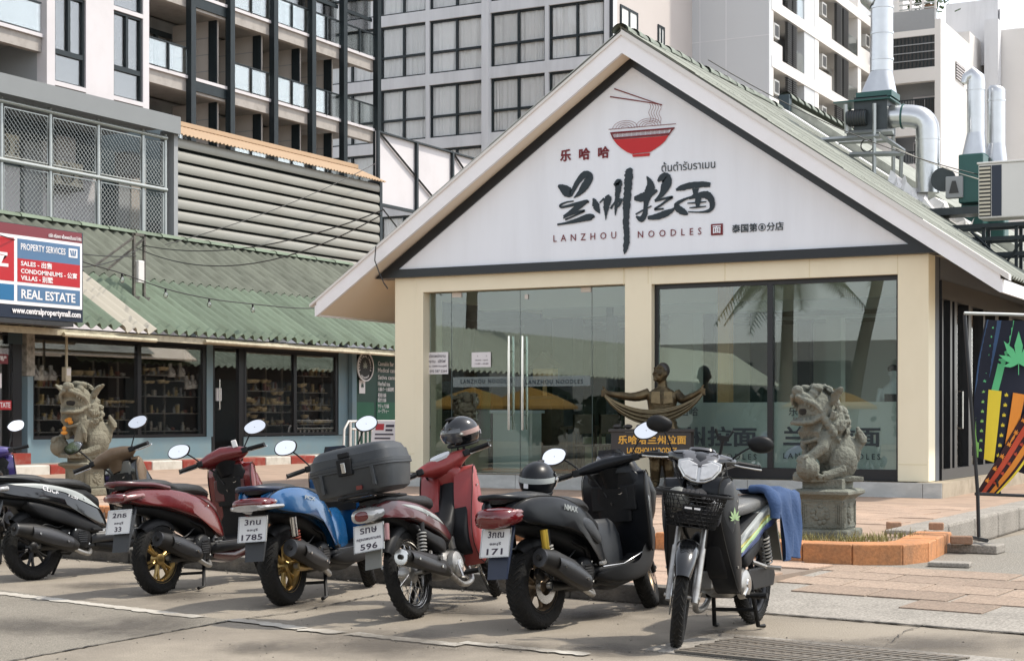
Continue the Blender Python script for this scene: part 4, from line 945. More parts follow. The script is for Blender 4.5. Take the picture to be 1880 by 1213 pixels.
# the room behind the screen
XBK = -30.2
bk = thing('rooftop_annex', 'pale rooftop annex with shaded opening behind the chain-link screen', 'annex', (XBK, 28, 5.9))
def BK(name, mb, m, **k): return obj(name, mb.xf(Matrix.Translation(-bk.location)), m, bk, **k)
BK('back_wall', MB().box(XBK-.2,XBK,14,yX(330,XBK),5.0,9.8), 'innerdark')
for a, b, t, m in ((-60,30,300,'aptwhite'),(38,72,262,'aptgrey'),(72,100,262,'aptwhite'),(100,180,318,'aptwhite'),(212,232,318,'aptgrey'),(235,262,300,'sidingpanel')):
    BK('wall_panel', MB().box(XBK+.01,XBK+.12,yX(a,XBK),yX(b,XBK),5.0,zX((a+b)/2,t,XBK)), m)
BK('door', MB().box(XBK+.13,XBK+.2,yX(94,XBK),yX(128,XBK),zX(110,345,XBK),zX(110,252,XBK)), 'aptwhite'); BK('roof_slab', MB().box(XBK-.3,XCL+.35,12,yX(310,XCL),zt0+.28,zt0+.42), 'aptgrey'); BK('roof_fascia', MB().box(XCL+.3,XCL+.36,12,yX(312,XCL),zt0+.1,zt0+.55), 'fasciagrey'); BK('floor', MB().box(XBK,XCL+.3,12,yX(310,XCL),5.5,5.7), 'aptgrey')
BK('hood', MB().box(XBK+.4,XBK+.9,yX(232,XBK+.8),yX(262,XBK+.8),zX(250,325,XBK+.8),zX(250,282,XBK+.8)), 'aptgrey')
def condenser(name, label, loc, rz, w=.8, h=.55, d=.3, group=None, m='bone', face=True):
    t = thing(name, label, 'air conditioner', loc, rz, group)
    obj('casing', MB().box(-w/2,w/2,-d/2,d/2,0,h), m, t, bevel=.02)
    if face:
        obj('fan_grille', MB().lathe([(h*.40,-d/2-.004),(h*.40,-d/2-.025),(h*.36,-d/2-.025),(h*.36,-d/2-.004)],(-w*.12,0,h*.5),'y',20), 'slatdark', t)
        for k in range(5): obj('grille_ring', MB().lathe([(h*(.06+.06*k),-d/2-.012),(h*(.075+.06*k),-d/2-.012)],(-w*.12,0,h*.5),'y',18), 'slatdark', t)
        for k in range(5): box('vent', 'slatdark', t, w*.32,w*.46,-d/2-.008,-d/2-.001,h*(.2+.13*k),h*(.26+.13*k))
    return t
p = atX(133,342,XBK+.6); condenser('air_conditioner', 'old cream air conditioner on a bracket behind the chain-link screen', (XBK+.35,p.y,p.z), R(90), .95,.62,.35)
o = obj('bracket', MB().box(-.45,.45,-.25,.25,-.08,-.002), 'kerbdark', bpy.data.objects['air_conditioner'])
p = atX(14,290,XBK+.6); condenser('air_conditioner', 'air conditioner at the picture edge behind the chain-link screen', (XBK+.35,p.y,p.z), R(90), .95,.62,.35)
# louvre wall
XLV = -28.0
lv = thing('louvre_wall', 'long grey horizontal louvre wall with tan metal capping', 'louvre wall', (XLV, yX(315,XLV), 5.9))
def LV(name, mb, m='louvre', **k): return obj(name, mb.xf(Matrix.Translation(-lv.location)), m, lv, **k)
ya, yb = yX(318,XLV), yX(690,XLV); zl1 = zX(318,250,XLV)
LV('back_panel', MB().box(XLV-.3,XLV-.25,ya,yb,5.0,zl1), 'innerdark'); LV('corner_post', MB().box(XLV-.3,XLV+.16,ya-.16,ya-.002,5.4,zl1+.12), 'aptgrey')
LV('end_post', MB().box(XLV-.3,XLV+.16,yb+.002,yb+.14,5.4,zl1+.1), 'steeldark')
k = 0; z = zl1-.02
prof = [(-.2,.02),(.06,-.03),(.13,-.08),(.15,-.15),(.15,-.25),(.13,-.30),(.02,-.27),(-.2,-.2)]
s0 = None
while z > 5.7:
    if s0 is None: s0 = LV('slat', MB().prism([(XLV+x, zl1+h) for x, h in prof], ya, yb, 'y'), smooth=50); o = s0
    else: o = dup(s0, lv); o.location = (0, 0, z-zl1)
    z -= .315
cap = corr(yb-ya+.3, 1.2, .16, .022, .01, 4).xf(plane_m((XLV+.32, ya-.2, zl1+.02),(0,1,0),(-cos(R(24)),0,sin(R(24)))))
LV('cap_sheet', cap, 'tanroof', smooth=50); LV('ridge_flashing', MB().box(XLV-.9,XLV-.72,ya-.2,yb+.1,zl1+.52,zl1+.64), 'tanroof'); LV('barge_board', MB().add([(XLV+.36,ya-.24,zl1-.06),(XLV-.8,ya-.24,zl1+.46),(XLV-.8,ya-.24,zl1+.62),(XLV+.36,ya-.24,zl1+.12),(XLV+.36,ya-.2,zl1-.06),(XLV-.8,ya-.2,zl1+.46),(XLV-.8,ya-.2,zl1+.62),(XLV+.36,ya-.2,zl1+.12)],[(0,3,2,1),(4,5,6,7),(0,1,5,4),(1,2,6,5),(2,3,7,6),(3,0,4,7)]), 'aptgrey')
# billboard back
XBB = -28.3
bb = thing('billboard_frame', 'white billboard back on a black steel frame behind the gable', 'billboard', (XBB, yX(693,XBB), 5))
def BBo(name, mb, m, **k): return obj(name, mb.xf(Matrix.Translation(-bb.location)), m, bb, **k)
y0, y1 = yX(694,XBB), yX(905,XBB); zt_b = zX(694,240,XBB); zm_b = zX(694,372,XBB)
BBo('panel', MB().box(XBB-.1,XBB-.06,y0,y1,zm_b,zt_b), 'aptwhite')
for f in (0,.31,.62,.93): yy = y0+(y1-y0)*f; BBo('post', MB().box(XBB-.05,XBB+.05,yy-.05,yy+.05,5,zt_b), 'steeldark')
for za, zb in ((zt_b-.05,zt_b),(zm_b-.1,zm_b),(zm_b-1.5,zm_b-1.42)): BBo('rail', MB().box(XBB-.052,XBB+.048,y0,y1,za,zb), 'steeldark')
yq = lambda f: y0+(y1-y0)*f
BBo('brace', MB().tube([(XBB,yq(0),zt_b),(XBB,yq(.6),zm_b)],.045,4), 'steeldark'); BBo('brace', MB().tube([(XBB,yq(.62),zt_b),(XBB,yq(1),zm_b+.5)],.045,4), 'steeldark'); BBo('brace', MB().tube([(XBB,yq(0),zm_b),(XBB,yq(.31),zm_b-1.4)],.03,4), 'steeldark')
# ---------------------------------------------------------------- apartment block
XA = -40.0
ap = thing('apartment_block', 'white apartment block with dark steel balconies behind the shop row', 'building', (XA, yX(300,XA), 0))
def AP(name, mb, m, par=None, **k): return obj(name, mb.xf(Matrix.Translation(-ap.location)), m, par or ap, **k)
FL = [11.1,14.3,17.5,20.7]
yw0, yw1, yend = yX(80,XA), yX(268,XA), yX(692,XA)
ybase = yX(-140,XA)
AP('core_wall', MB().box(XA-5.2,XA-5.0,ybase,yend,0,26), 'aptgrey')
wins = [(95,152),(203,257)]
# white wall with openings
yc = [yw0]+[yX(p,XA) for w_ in wins for p in w_]+[yw1]
for a, b in ((yc[0],yc[1]),(yc[2],yc[3]),(yc[4],yc[5])): AP('wall', MB().box(XA-.3,XA+.15,a,b,0,26), 'aptwhite')
for k, (pa_, pb_) in enumerate(wins):
    a, b = yX(pa_,XA), yX(pb_,XA); prev = 0
    for f in FL:
        z0, z1 = f-1.5, f+1.55
        AP('spandrel', MB().box(XA-.3,XA+.148,a,b,prev,z0), 'aptwhite'); prev = z1
        mb = MB(); t = .09
        for q in ((a,a+t,z0,z1),(b-t,b,z0,z1),(a+t,b-t,z0,z0+t*.5),(a+t,b-t,z1-t,z1),(a+t,b-t,z0+.95,z0+1.12),((a+b)/2-.06,(a+b)/2+.06,z0+1.12,z1-t)): mb.box(XA-.04,XA+.08,*q)
        w_ = AP('window', mb, 'steeldark'); AP('pane', MB().box(XA-.01,XA,a+.05,b-.05,z0+.03,z1-.05), 'aptglass', w_); AP('blind', MB().box(XA-.2,XA-.18,a,b,z0,z1), 'sidingpanel', w_)
    AP('spandrel', MB().box(XA-.3,XA+.148,a,b,prev,26), 'aptwhite')
AP('side_return', MB().box(XA-3,XA-.301,yw1-.2,yw1,0,26), 'aptwhite'); AP('side_return', MB().box(XA-3,XA-.301,yw0,yw0+.2,0,26), 'aptgrey')
# slabs and bays
cols = [348,420,500,570,628,690]; cy_ = [yX(p,XA) for p in cols]
segs = [(ybase,yw0),(yw1,cy_[0]),(cy_[1]+0,yend)]
for f in FL:
    for (a, b) in ((ybase,yw0-.02),(yw1+.02,yend)):
        AP('floor_slab', MB().box(XA-5,XA-.35,a,b,f-.25,f-.02), 'slabgrey'); AP('slab_edge', MB().box(XA-.32,XA+.02,a,b,f-.12,f), 'aptwhite'); AP('slab_beam', MB().box(XA-.34,XA-.08,a,b,f-.6,f-.125), 'slabgrey')
for y in cy_: AP('steel_column', MB().box(XA-.08,XA+.16,y-.11,y+.11,0,26), 'steeldark'); AP('steel_column_flange', MB().box(XA+.161,XA+.2,y-.14,y+.14,0,26), 'steeldark')
bays = [(ybase,yw0),(yw1,cy_[0]),(cy_[0],cy_[1]),(cy_[1],cy_[2]),(cy_[2],cy_[3]),(cy_[3],cy_[4]),(cy_[4],cy_[5])]
for bi, (a, b) in enumerate(bays):
    for fi, f in enumerate(FL):
        if bi in (2,3,4,5):
            AP('partition', MB().box(XA-2.6,XA-.4,b-.25,b-.13,f-.02,f+2.62), 'sidingpanel')
            for k in range(1,4): AP('panel_joint', MB().box(XA-2.6,XA-.4,b-.256,b-.25,f+.65*k,f+.65*k+.03), 'aptgrey')
            AP('dark_door', MB().box(XA-.75,XA-.36,b-.32,b-.26,f,f+2.6), 'steeldark')
        glz = AP('window', MB().box(XA-2.7,XA-2.6,a+.3,b-.3,f+2.1,f+2.3).box(XA-2.7,XA-2.6,(a+b)/2-.08,(a+b)/2+.08,f,f+2.1).box(XA-2.7,XA-2.6,a+.3,a+.42,f,f+2.1), 'steeldark'); AP('pane', MB().box(XA-2.66,XA-2.65,a+.3,b-.3,f,f+2.1), 'aptglass', glz)
        n = max(6, int((b-a)/.16)); cm = MB(); rs = [[(XA-2.85+(.04 if k % 2 else -.04), a+.3+(b-a-.6)*k/n, z_) for k in range(n+1)] for z_ in (f, f+2.2)]
        cm.rings(rs, False, False, closed=False); AP('curtain', cm, 'curtain', glz)
        AP('rear_wall', MB().box(XA-3.2,XA-3.1,a,b,f-.3,f+3), 'aptgrey')
        if bi != 2 :
            g_ = AP('glass_rail', MB().box(XA-.02,XA+.0,a+.15,b-.15,f+.06,f+1.0), 'railglass'); AP('handrail', MB().box(XA-.04,XA+.03,a+.12,b-.12,f+1.0,f+1.05), 'steeldark', g_)
            for q in (.5,): yy = a+(b-a)*q; AP('rail_post', MB().box(XA+.0,XA+.05,yy-.03,yy+.03,f,f+1.0), 'steeldark', g_)
        else: AP('spandrel', MB().box(XA-.3,XA+.0,a,b,f-.5,f-.13), 'steeldark')
# upper glazed wall at the right end
for k, (pa_, pb_) in enumerate(((500,570),(570,628),(628,690))):
    a, b = yX(pa_,XA)+.15, yX(pb_,XA)-.15; AP('glazed_wall', MB().box(XA-.2,XA-.17,a,b,17.6,20.4), 'aptglass'); AP('glazing_bar', MB().box(XA-.16,XA-.1,a,b,19.1,19.25), 'steeldark')
# ---------------------------------------------------------------- hotel
YH = 70.0
ho = thing('hotel_block', 'grey hotel block with rows of curtained square windows', 'building', (xY(1110,YH), YH, 0))
def HO(name, mb, m, par=None, **k): return obj(name, mb.xf(Matrix.Translation(-ho.location)), m, par or ho, **k)
hx = [(xY(a,YH), xY(b,YH)) for a, b in ((492,588),(598,690),(697,781),(788,885),(900,1000),(1007,1109))]
ztops = [27.5,24.3,21.1,17.9,14.7,11.5]
xl, xr = xY(470,YH), xY(1125,YH)
edges = [xl]+[v for ab in hx for v in ab]+[xr]
for i in range(0, len(edges), 2): HO('wall_pier', MB().box(edges[i],edges[i+1],YH,YH+.5,0,30), 'hotelwall')
HO('ledge', MB().box(xY(886,YH),xY(899,YH),YH-.12,YH-.002,0,30), 'hotelwall')
w0 = None
for ci, (a, b) in enumerate(hx):
    prev = 30
    for zi, zt2 in enumerate(ztops):
        HO('spandrel', MB().box(a,b,YH+.002,YH+.5,zt2,prev), 'hotelwall'); prev = zt2-2.64
        z0, z1 = zt2-2.64, zt2; mb = MB(); t = .085
        for q in ((a,a+t,z0,z1),(b-t,b,z0,z1),(a+t,b-t,z0,z0+t),(a+t,b-t,z1-t,z1),(a+t,b-t,z0+1.02,z0+1.13),((a+b)/2-.05,(a+b)/2+.05,z0+t,z0+1.02),((a+b)/2-.05,(a+b)/2+.05,z0+1.13,z1-t)): mb.box(q[0],q[1],YH+.12,YH+.26,q[2],q[3])
        w_ = HO('window', mb, 'steeldark')
        HO('pane', MB().box(a+t,b-t,YH+.19,YH+.2,z0+t,z1-t), 'hotelglass', w_)
        n = 34; rs = []
        ph = [random.uniform(-.06,.06) for k in range(n+1)]
        for z_, amp in ((z0+.1,1.5),(z1-.1,.7)):
            rs.append([(a+.05+(b-a-.1)*min(1,max(0,(k+random.uniform(-.3,.3)*(amp>1))/n)), YH+.29+ph[k]*amp*.8, z_) for k in range(n+1)])
        HO('curtain', MB().rings(rs, False, False, closed=False), 'curtain', w_)
    HO('spandrel', MB().box(a,b,YH+.002,YH+.5,0,prev), 'hotelwall')
HO('back', MB().box(xl,xr-.6,YH+.7,YH+.9,0,30), 'aptgrey')
XHS = xr
HO('corner_strip', MB().box(xY(1109,YH)+.3,xr+.02,YH-.05,YH+.0,0,30), 'blackband')
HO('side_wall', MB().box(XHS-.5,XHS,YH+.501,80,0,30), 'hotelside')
for pa_, pb_, py0, py1 in ((1138,1170,8,70),(1207,1219,45,90)):
    y0, y1 = yX(pa_,XHS), yX(pb_,XHS); z1 = zX(pa_,py0,XHS); z0 = z1-2.6
    w_ = HO('window', MB().box(XHS,XHS+.06,y0,y0+.15,z0,z1).box(XHS,XHS+.06,y1-.15,y1,z0,z1).box(XHS,XHS+.06,y0+.15,y1-.15,z1-.12,z1).box(XHS,XHS+.06,(y0+y1)/2-.1,(y0+y1)/2+.1,z0,z1-.12), 'steeldark'); HO('pane', MB().box(XHS+.0,XHS+.03,y0+.1,y1-.1,z0,z1-.1), 'curtain', w_)
# ---------------------------------------------------------------- block with air conditioners
YQ = 80.0
xq0, xq1 = xY(1240,YQ), xY(1412,YQ)
ac = thing('balcony_block', 'white block of stacked balconies with air conditioners and dark louvres', 'building', (xq1, YQ, 0))
def AC(name, mb, m, par=None, **k): return obj(name, mb.xf(Matrix.Translation(-ac.location)), m, par or ac, **k)
AC('front_wall', MB().box(xq0,xq1,YQ,YQ+.4,0,32), 'acgrey')
for px in (1285,1333): AC('panel_joint', MB().box(xY(px,YQ)-.03,xY(px,YQ)+.03,YQ-.006,YQ,0,32), 'hotelwall')
for z in (12.0,15.1,18.0,20.9,23.8): AC('panel_joint', MB().box(xq0,xq1,YQ-.007,YQ-.001,z,z+.05), 'hotelwall')
XQ = xq1; PI_ = 2.93; zf = [z for z in (8.2,11.13,14.06,16.99,19.92,22.85,25.78)]
bpx = [1416,1500,1578,1660]
by = [yX(p,XQ) for p in bpx]
AC('recess_wall', MB().box(XQ-1.7,XQ-1.6,YQ+.4,by[-1]+4,0,32), 'acgrey')
for y in by: AC('pier', MB().box(XQ-1.6,XQ-.004,max(YQ+.401,y-.35),y+.35,0,32), 'acwhite')
AC('pier', MB().box(XQ-1.0,XQ-.02,by[1]-2.2,by[1]-.36,0,32), 'acgrey')
AC('end_wall', MB().box(XQ-1.6,XQ,by[-1]+.36,by[-1]+6,0,32), 'acwhite')
for f in zf: AC('slab_band', MB().box(XQ-1.6,XQ+.03,max(YQ+.402,by[0]-.35),by[-1]+.4,f-.55,f+.02), 'acwhite')
acu = None
for bi in range(3):
    a, b = by[bi]+.35, by[bi+1]-.35
    if bi == 0: b -= 1.9
    for f in zf[:-1]:
        for q in (.42,.60):
            y0 = a+(b-a)*q; mb = MB()
            for k in range(20): mb.box(XQ-.12,XQ+.05,y0,y0+(b-a)*.14,f+.08+k*.113,f+.13+k*.113)
            AC('louvre_panel', mb, 'slatdark')
        yy = a+(b-a)*.22; au = AC('wall_unit', MB().box(XQ-.65,XQ-.2,yy-.4,yy+.4,f+1.2,f+1.95), 'acunit'); AC('grille', MB().box(XQ-.199,XQ-.18,yy-.28,yy+.28,f+1.3,f+1.85), 'slatdark', au)
        AC('solid_rail', MB().box(XQ-.3,XQ-.2,a,a+(b-a)*.4,f,f+.95), 'acwhite')
        AC('glass_rail', MB().box(XQ-.06,XQ-.03,a+(b-a)*.75,b,f,f+1.05), 'railglass')
        AC('door', MB().box(XQ-1.59,XQ-1.55,a+.2,b-.2,f,f+2.1), 'aptglass')
# ---------------------------------------------------------------- far right block
YR = 100.6
xr0, xr1 = xY(1636,YR), xY(1727,YR)
fb = thing('corner_block', 'white corner block with shuttered balcony and roof terrace', 'building', (xr1, YR, 0))
def FB(name, mb, m, par=None, **k): return obj(name, mb.xf(Matrix.Translation(-fb.location)), m, par or fb, **k)
zo = lambda py: zY(1690,py,YR)
xo0, xo1 = xY(1640,YR), xY(1716,YR)
FB('front_wall', MB().box(xo1,xr1,YR,YR+.6,0,zo(38)), 'acwhite'); FB('front_wall', MB().box(xr0-2,xo0,YR,YR+.6,0,zo(38)), 'acwhite')
bands = [(18,55,'aptgrey'),(55,66,'acwhite'),(125,150,'acwhite'),(228,248,'acwhite'),(300,325,'acwhite'),(380,420,'acwhite')]
for a, b, m in bands: FB('floor_band', MB().box(xr0-2,xo1,YR-.02,YR+.5,zo(b),zo(a)), m)
FB('recess_wall', MB().box(xr0-2,xo1,YR+1.8,YR+1.9,0,zo(60)), 'aptgrey')
sh = FB('shutter_screen', MB().box(xo0,xo1,YR+.1,YR+.14,zo(125),zo(66)), 'slatdark')
for k in range(12): xx = xo0+(xo1-xo0)*k/11; FB('screen_bar', MB().box(xx-.03,xx+.03,YR+.04,YR+.09,zo(125),zo(66)), 'steeldark', sh)
for k in range(5): zz = zo(125)+(zo(66)-zo(125))*k/4; FB('screen_rail', MB().box(xo0,xo1,YR+.02,YR+.06,zz-.03,zz+.03), 'aptgrey', sh)
for (t, b) in ((168,200),(252,296)):
    w_ = FB('window', MB().box(xo0+.8,xo0+2.2,YR+1.72,YR+1.79,zo(b),zo(t)), 'aptwhite'); FB('pane', MB().box(xo0+.88,xo0+1.46,YR+1.70,YR+1.715,zo(b),zo(t+3)), 'slatdark', w_); FB('pane', MB().box(xo0+1.54,xo0+2.12,YR+1.70,YR+1.715,zo(b),zo(t+3)), 'slatdark', w_)
    for k in range(16): xx = xo0+(xo1-xo0)*k/15; FB('rail_bar', MB().box(xx-.02,xx+.02,YR+.1,YR+.14,zo(b),zo(b-18)), 'steeldark')
    FB('rail_top', MB().box(xo0,xo1,YR+.08,YR+.16,zo(b-18)-.03,zo(b-18)+.04), 'steeldark')
XF = xr1
FB('side_wall', MB().box(XF-.5,XF,YR+.601,YR+45,0,zo(38)), 'acwhite'); FB('upper_wall', MB().box(XF-2.5,XF-.02,YR+8,YR+30,zo(38)-.5,zo(12)), 'acwhite')
FB('roof_house', MB().box(xY(1736,112),xY(1832,112),112,150,zo(60),zY(1790,2,112)), 'hotelwall'); FB('roof_house_cladding', corr(38,3.2,.5,.06,.02,4).xf(plane_m((xY(1832,112)+.08,112,zo(45)),(0,1,0),(0,0,1))), 'hotelwall')
xd = xY(1822,111); FB('service_duct', MB().box(xd-.45,xd+.45,110.6,111.6,4,zY(1822,38,111)), 'hotelwall'); FB('stair_wall', MB().box(xY(1835,111.7),xY(1960,111.7),111.7,160,0,zY(1850,38,111.7)-.6), 'acwhite')
for px, py in ((1847,72),(1872,110)): 
    yv = 118 if px == 1847 else 128; 
    FB('vent', MB().box(xY(1960,111.7)-.0,xY(1960,111.7)+.05,yv,yv+2,14,15), 'slatdark')
v_ = yX(1762,XF); FB('vent', MB().box(XF,XF+.05,v_-1.2,v_+1.2,zX(1762,150,XF),zX(1762,120,XF)), 'slatdark')
for k in range(6): FB('vent_slat', MB().box(XF+.05,XF+.1,v_-1.2,v_+1.2,zX(1762,150,XF)+.18*k,zX(1762,150,XF)+.18*k+.08), 'aptwhite')
for k in range(5): zz = zo(38)+.3+k*.3; FB('roof_rail', MB().box(xr0+.4,xo1,YR+.2,YR+.26,zo(18)+.1+k*.3,zo(18)+.18+k*.3), 'galv')
for k in range(4): xx = xr0+.4+(xo1-xr0-.4)*k/3; FB('roof_rail_post', MB().box(xx-.06,xx+.06,YR+.19,YR+.29,zo(18),zo(18)+1.6), 'acwhite')
mat('leafgreen', (.05,.09,.03), .7, var=.4, scale=3)
rt2 = thing('roof_plant', 'leafy potted shrub on the roof terrace of the corner block', 'plant', (xY(1706,YR+1.2), YR+1.2, zo(18)))
mb = MB(); rnd = random.Random(9)
for k in range(420):
    d = V((rnd.gauss(0,.7),rnd.gauss(0,.5),abs(rnd.gauss(1.6,.7)))); s = rnd.uniform(.08,.2); n1 = V((rnd.gauss(0,1),rnd.gauss(0,1),rnd.gauss(0,1))).normalized(); n2 = n1.orthogonal().normalized()
    mb.quad(d-n1*s-n2*s*.4, d+n1*s-n2*s*.4, d+n1*s+n2*s*.4, d-n1*s+n2*s*.4)
obj('foliage', mb, 'leafgreen', rt2); obj('stem', MB().tube([(0,0,0),(.05,0,1.5)],.05,6), 'innerwood', rt2); obj('pot', MB().lathe([(.25,0),(.35,.5),(.0005,.5)],n=12), 'brick', rt2)
# ---------------------------------------------------------------- inside the noodle shop
def P_(px, py, Y): return atY(px, py, Y)
iw = thing('menu_pillar', 'dark upright display panel with pale vertical writing behind the door glass', 'display', (xY(850,25.6), 25.6, ZP-.02))
w_ = xY(868,25.6)-xY(834,25.6); box('panel', 'innerdark', iw, -w_/2, w_/2, 0, .12, 0, 2.55)
obj('lettering', fit(text_mb('XINGX',1,.02,1,.004), w_*.55, .13).xf(plane_m((-w_*.28,-.006,2.2),(1,0,0),(0,0,1))), 'letterwhite', iw)
for j, s in enumerate(('才叫快乐','没冰过的')):
    for k, ch in enumerate(s): obj('lettering', fit(text_mb(ch,1,.02,1,.004), .15, .17).xf(plane_m((-w_*.24+.26*j,-.006,1.35-.3*k+.12*j),(1,0,0),(0,0,1))), 'letterwhite', iw)
def furn(name, label, cat, px0, px1, Y, h, m, d=.6, z=None):
    a, b = xY(px0,Y), xY(px1,Y); t = thing(name, label, cat, ((a+b)/2, Y, ZP-.02)); w2 = (b-a)/2
    return t, w2
t, w2 = furn('reception_counter', 'white reception counter behind the long door handles', 'counter', 905, 970, 25.2, 1, 'whitepaint')
box('front', 'innerwall', t, -w2, w2, 0, .5, 0, 1.0); box('top', 'signwhite', t, -w2-.04, w2+.04, -.05, .55, 1.0, 1.05)
t, w2 = furn('drink_cooler', 'green glass drink cooler beside the reception counter', 'cooler', 868, 904, 25.9, 1.2, 'innergreen')
box('body', 'innerdark', t, -w2, w2, 0, .6, 0, 1.5); box('door', 'innergreen', t, -w2+.03, w2-.03, -.03, -.002, .55, 1.4); box('shelf_edge', 'signwhite', t, -w2+.02, w2-.02, -.045, -.031, .5, .53)
t, w2 = furn('wooden_cabinet', 'tall dark carved wooden cabinet right of the door handles', 'cabinet', 972, 1012, 26.0, 1.9, 'innerwood')
box('body', 'innerwood', t, -w2, w2, 0, .5, 0, 1.25); box('top', 'innerdark', t, -w2-.05, w2+.05, -.05, .55, 1.25, 1.31); box('model_house', 'woodtrim', t, -.2, .2, .1, .3, 1.6, 1.8); obj('model_roof', MB().prism([(-.28,1.8),(.28,1.8),(0,2.1)],.05,.35,'y'), 'innerwood', t); box('model_stand', 'woodtrim', t, -.03, .03, .15, .2, 1.31, 1.6)
def table(lab, px, Y):
    t = thing('dining_table', lab, 'table', (xY(px,Y), Y, ZP-.02)); box('top', 'innerwood', t, -.6,.6,-.35,.35,.72,.77)
    for x in (-.52,.52):
        for y in (-.28,.28): box('leg', 'innerwood', t, x-.03,x+.03,y-.03,y+.03,0,.72)
def chair(lab, px, Y, rz):
    t = thing('dining_chair', lab, 'chair', (xY(px,Y), Y, ZP-.02), rz); box('seat', 'innerwood', t, -.2,.2,-.2,.2,.43,.47); box('backrest', 'innerwood', t, -.2,.2,.17,.2,.65,.98)
    for x in (-.18,.18):
        for y in (-.18,.18): box('leg', 'innerwood', t, x-.02,x+.02,y-.02,y+.02,0,.43 if y < 0 else .98)
table('dark dining table seen through the glass beside the middle column', 1100, 26.2); table('dark dining table deeper inside near the back wall', 1060, 29)
chair('dark chair before the dining table beside the middle column', 1080, 25.4, pi); chair('dark chair facing the column through the door glass', 1128, 25.3, pi); chair('dark chair behind the deeper dining table', 1040, 29.8, 0)
for k, (px, Y, w, m) in enumerate(((925,27.5,.14,'greywall'),(1033,28.5,.45,'greywall'),(1120,28,.16,'greywall'),(1250,29,.5,'innerwall'),(1300,30,.2,'greywall'),(1328,25.2,.20,'woodtrim'),(1395,30,.4,'innerdark'),(1475,31,.25,'greywall'),(1530,31,.3,'innerwall'))):
    S('inner_column', MB().box(xY(px,Y)-w/2, xY(px,Y)+w/2, Y, Y+w, ZP-.019, ZB-.025), m)
for Y in (25.5,28,30.5): S('ceiling_beam', MB().box(XL+.22, XR-.14, Y, Y+.35, ZB-.4, ZB-.022), 'innerwall')
t, w2 = furn('service_counter', 'long white service counter behind the frosted window film', 'counter', 1262, 1700, 25.0, 1, 'whitepaint')
box('body', 'signwhite', t, -w2, w2-.3, 0, .6, 0, .95); box('top', 'innerwall', t, -w2-.03, w2-.28, -.04, .64, .95, 1.0)
p = atY(1632,575,32.8); t = thing('wall_air_conditioner', 'white wall air conditioner high behind the front window', 'air conditioner', (p.x, 32.7, p.z)); box('case', 'whitepaint', t, -.45,.45,-.2,.29,0,.5,bevel=.03); box('flap', 'acgrey', t, -.42,.42,-.215,-.2,.03,.1)
# person inside
mat('shirtwhite', (.70,.70,.70), .9, var=.05); mat('clothblack', (.015,.015,.017), .9, var=.2); mat('skin', (.42,.26,.18), .6, var=.06); mat('jeans', lin(60,84,120), .9)
def remesh(mb, voxel, name, m, parent, smooth_it=2, disp=0, dscale=8., seed=0):
    me = bpy.data.meshes.new('tmp'); me.from_pydata([tuple(p) for p in mb.v], [], mb.f); o = bpy.data.objects.new('tmp', me)
    r = o.modifiers.new('r', 'REMESH'); r.mode = 'VOXEL'; r.voxel_size = voxel
    if smooth_it: s = o.modifiers.new('s', 'SMOOTH'); s.iterations = smooth_it; s.factor = .5
    out = baked(o); out.name = name
    bpy.data.objects.remove(o); bpy.data.meshes.remove(me)
    if disp:
        new = []
        for v in out.vertices: new.extend(v.co+v.normal*(disp*mnoise.fractal(v.co*dscale+V((seed,0,0)), 1, 2, 3)))
        out.vertices.foreach_set('co', new)
    out.polygons.foreach_set('use_smooth', [True]*len(out.polygons)); out.materials.clear(); out.materials.append(M(m))
    ob = bpy.data.objects.new(name, out); C.objects.link(ob); ob.parent = parent; return ob
Yp = 25.95; pp = atY(1640, 765, Yp)
pe = thing('person', 'person in white shirt and black cap working behind the window', 'person', (pp.x, Yp, ZP-.02), R(20))
mb = MB(); mb.rings([sring((0,0,z),(1,0,0),(0,1,0),a,b,2.2,16) for z, a, b in ((.80,.15,.11),(.95,.165,.12),(1.1,.15,.11),(1.25,.17,.12),(1.38,.19,.11),(1.45,.12,.09),(1.48,.06,.06),(1.56,.055,.06))])
for s_ in (-1,1):
    mb.tube([(s_*.19,0,1.38),(s_*.24,-.05,1.15),(s_*.15,-.28,1.05),(s_*.1,-.36,1.06)],[.06,.05,.042,.035],8); mb.tube([(s_*.09,0,.85),(s_*.1,0,.48),(s_*.1,.02,.06)],[.085,.06,.045],8); mb.tube([(s_*.1,.05,.04),(s_*.1,-.18,.03)],[.045,.035],8)
    for f in range(5): mb.tube([(s_*.1+(f-2)*.014,-.36,1.06),(s_*.1+(f-2)*.018,-.41-.008*(2-abs(f-2)),1.04),(s_*.1+(f-2)*.018,-.43,1.01)],[.009,.008,.007],5)
mb.ell((0,-.01,1.64),(.075,.095,.115)); mb.ell((0,-.105,1.63),(.014,.02,.02)); mb.ell((.078,0,1.63),(.012,.02,.03)); mb.ell((-.078,0,1.63),(.012,.02,.03))
remesh(mb, .016, 'body', 'shirtwhite', pe, 2)
obj('cap', MB().ell((0,0,1.70),(.092,.11,.075)).box(-.06,.06,-.2,-.08,1.69,1.705), 'clothblack', pe, smooth=60); obj('apron', MB().box(-.15,.15,-.135,-.125,.55,1.3), 'clothblack', pe); obj('hair', MB().ell((0,.03,1.64),(.082,.09,.09)), 'clothblack', pe, smooth=60)
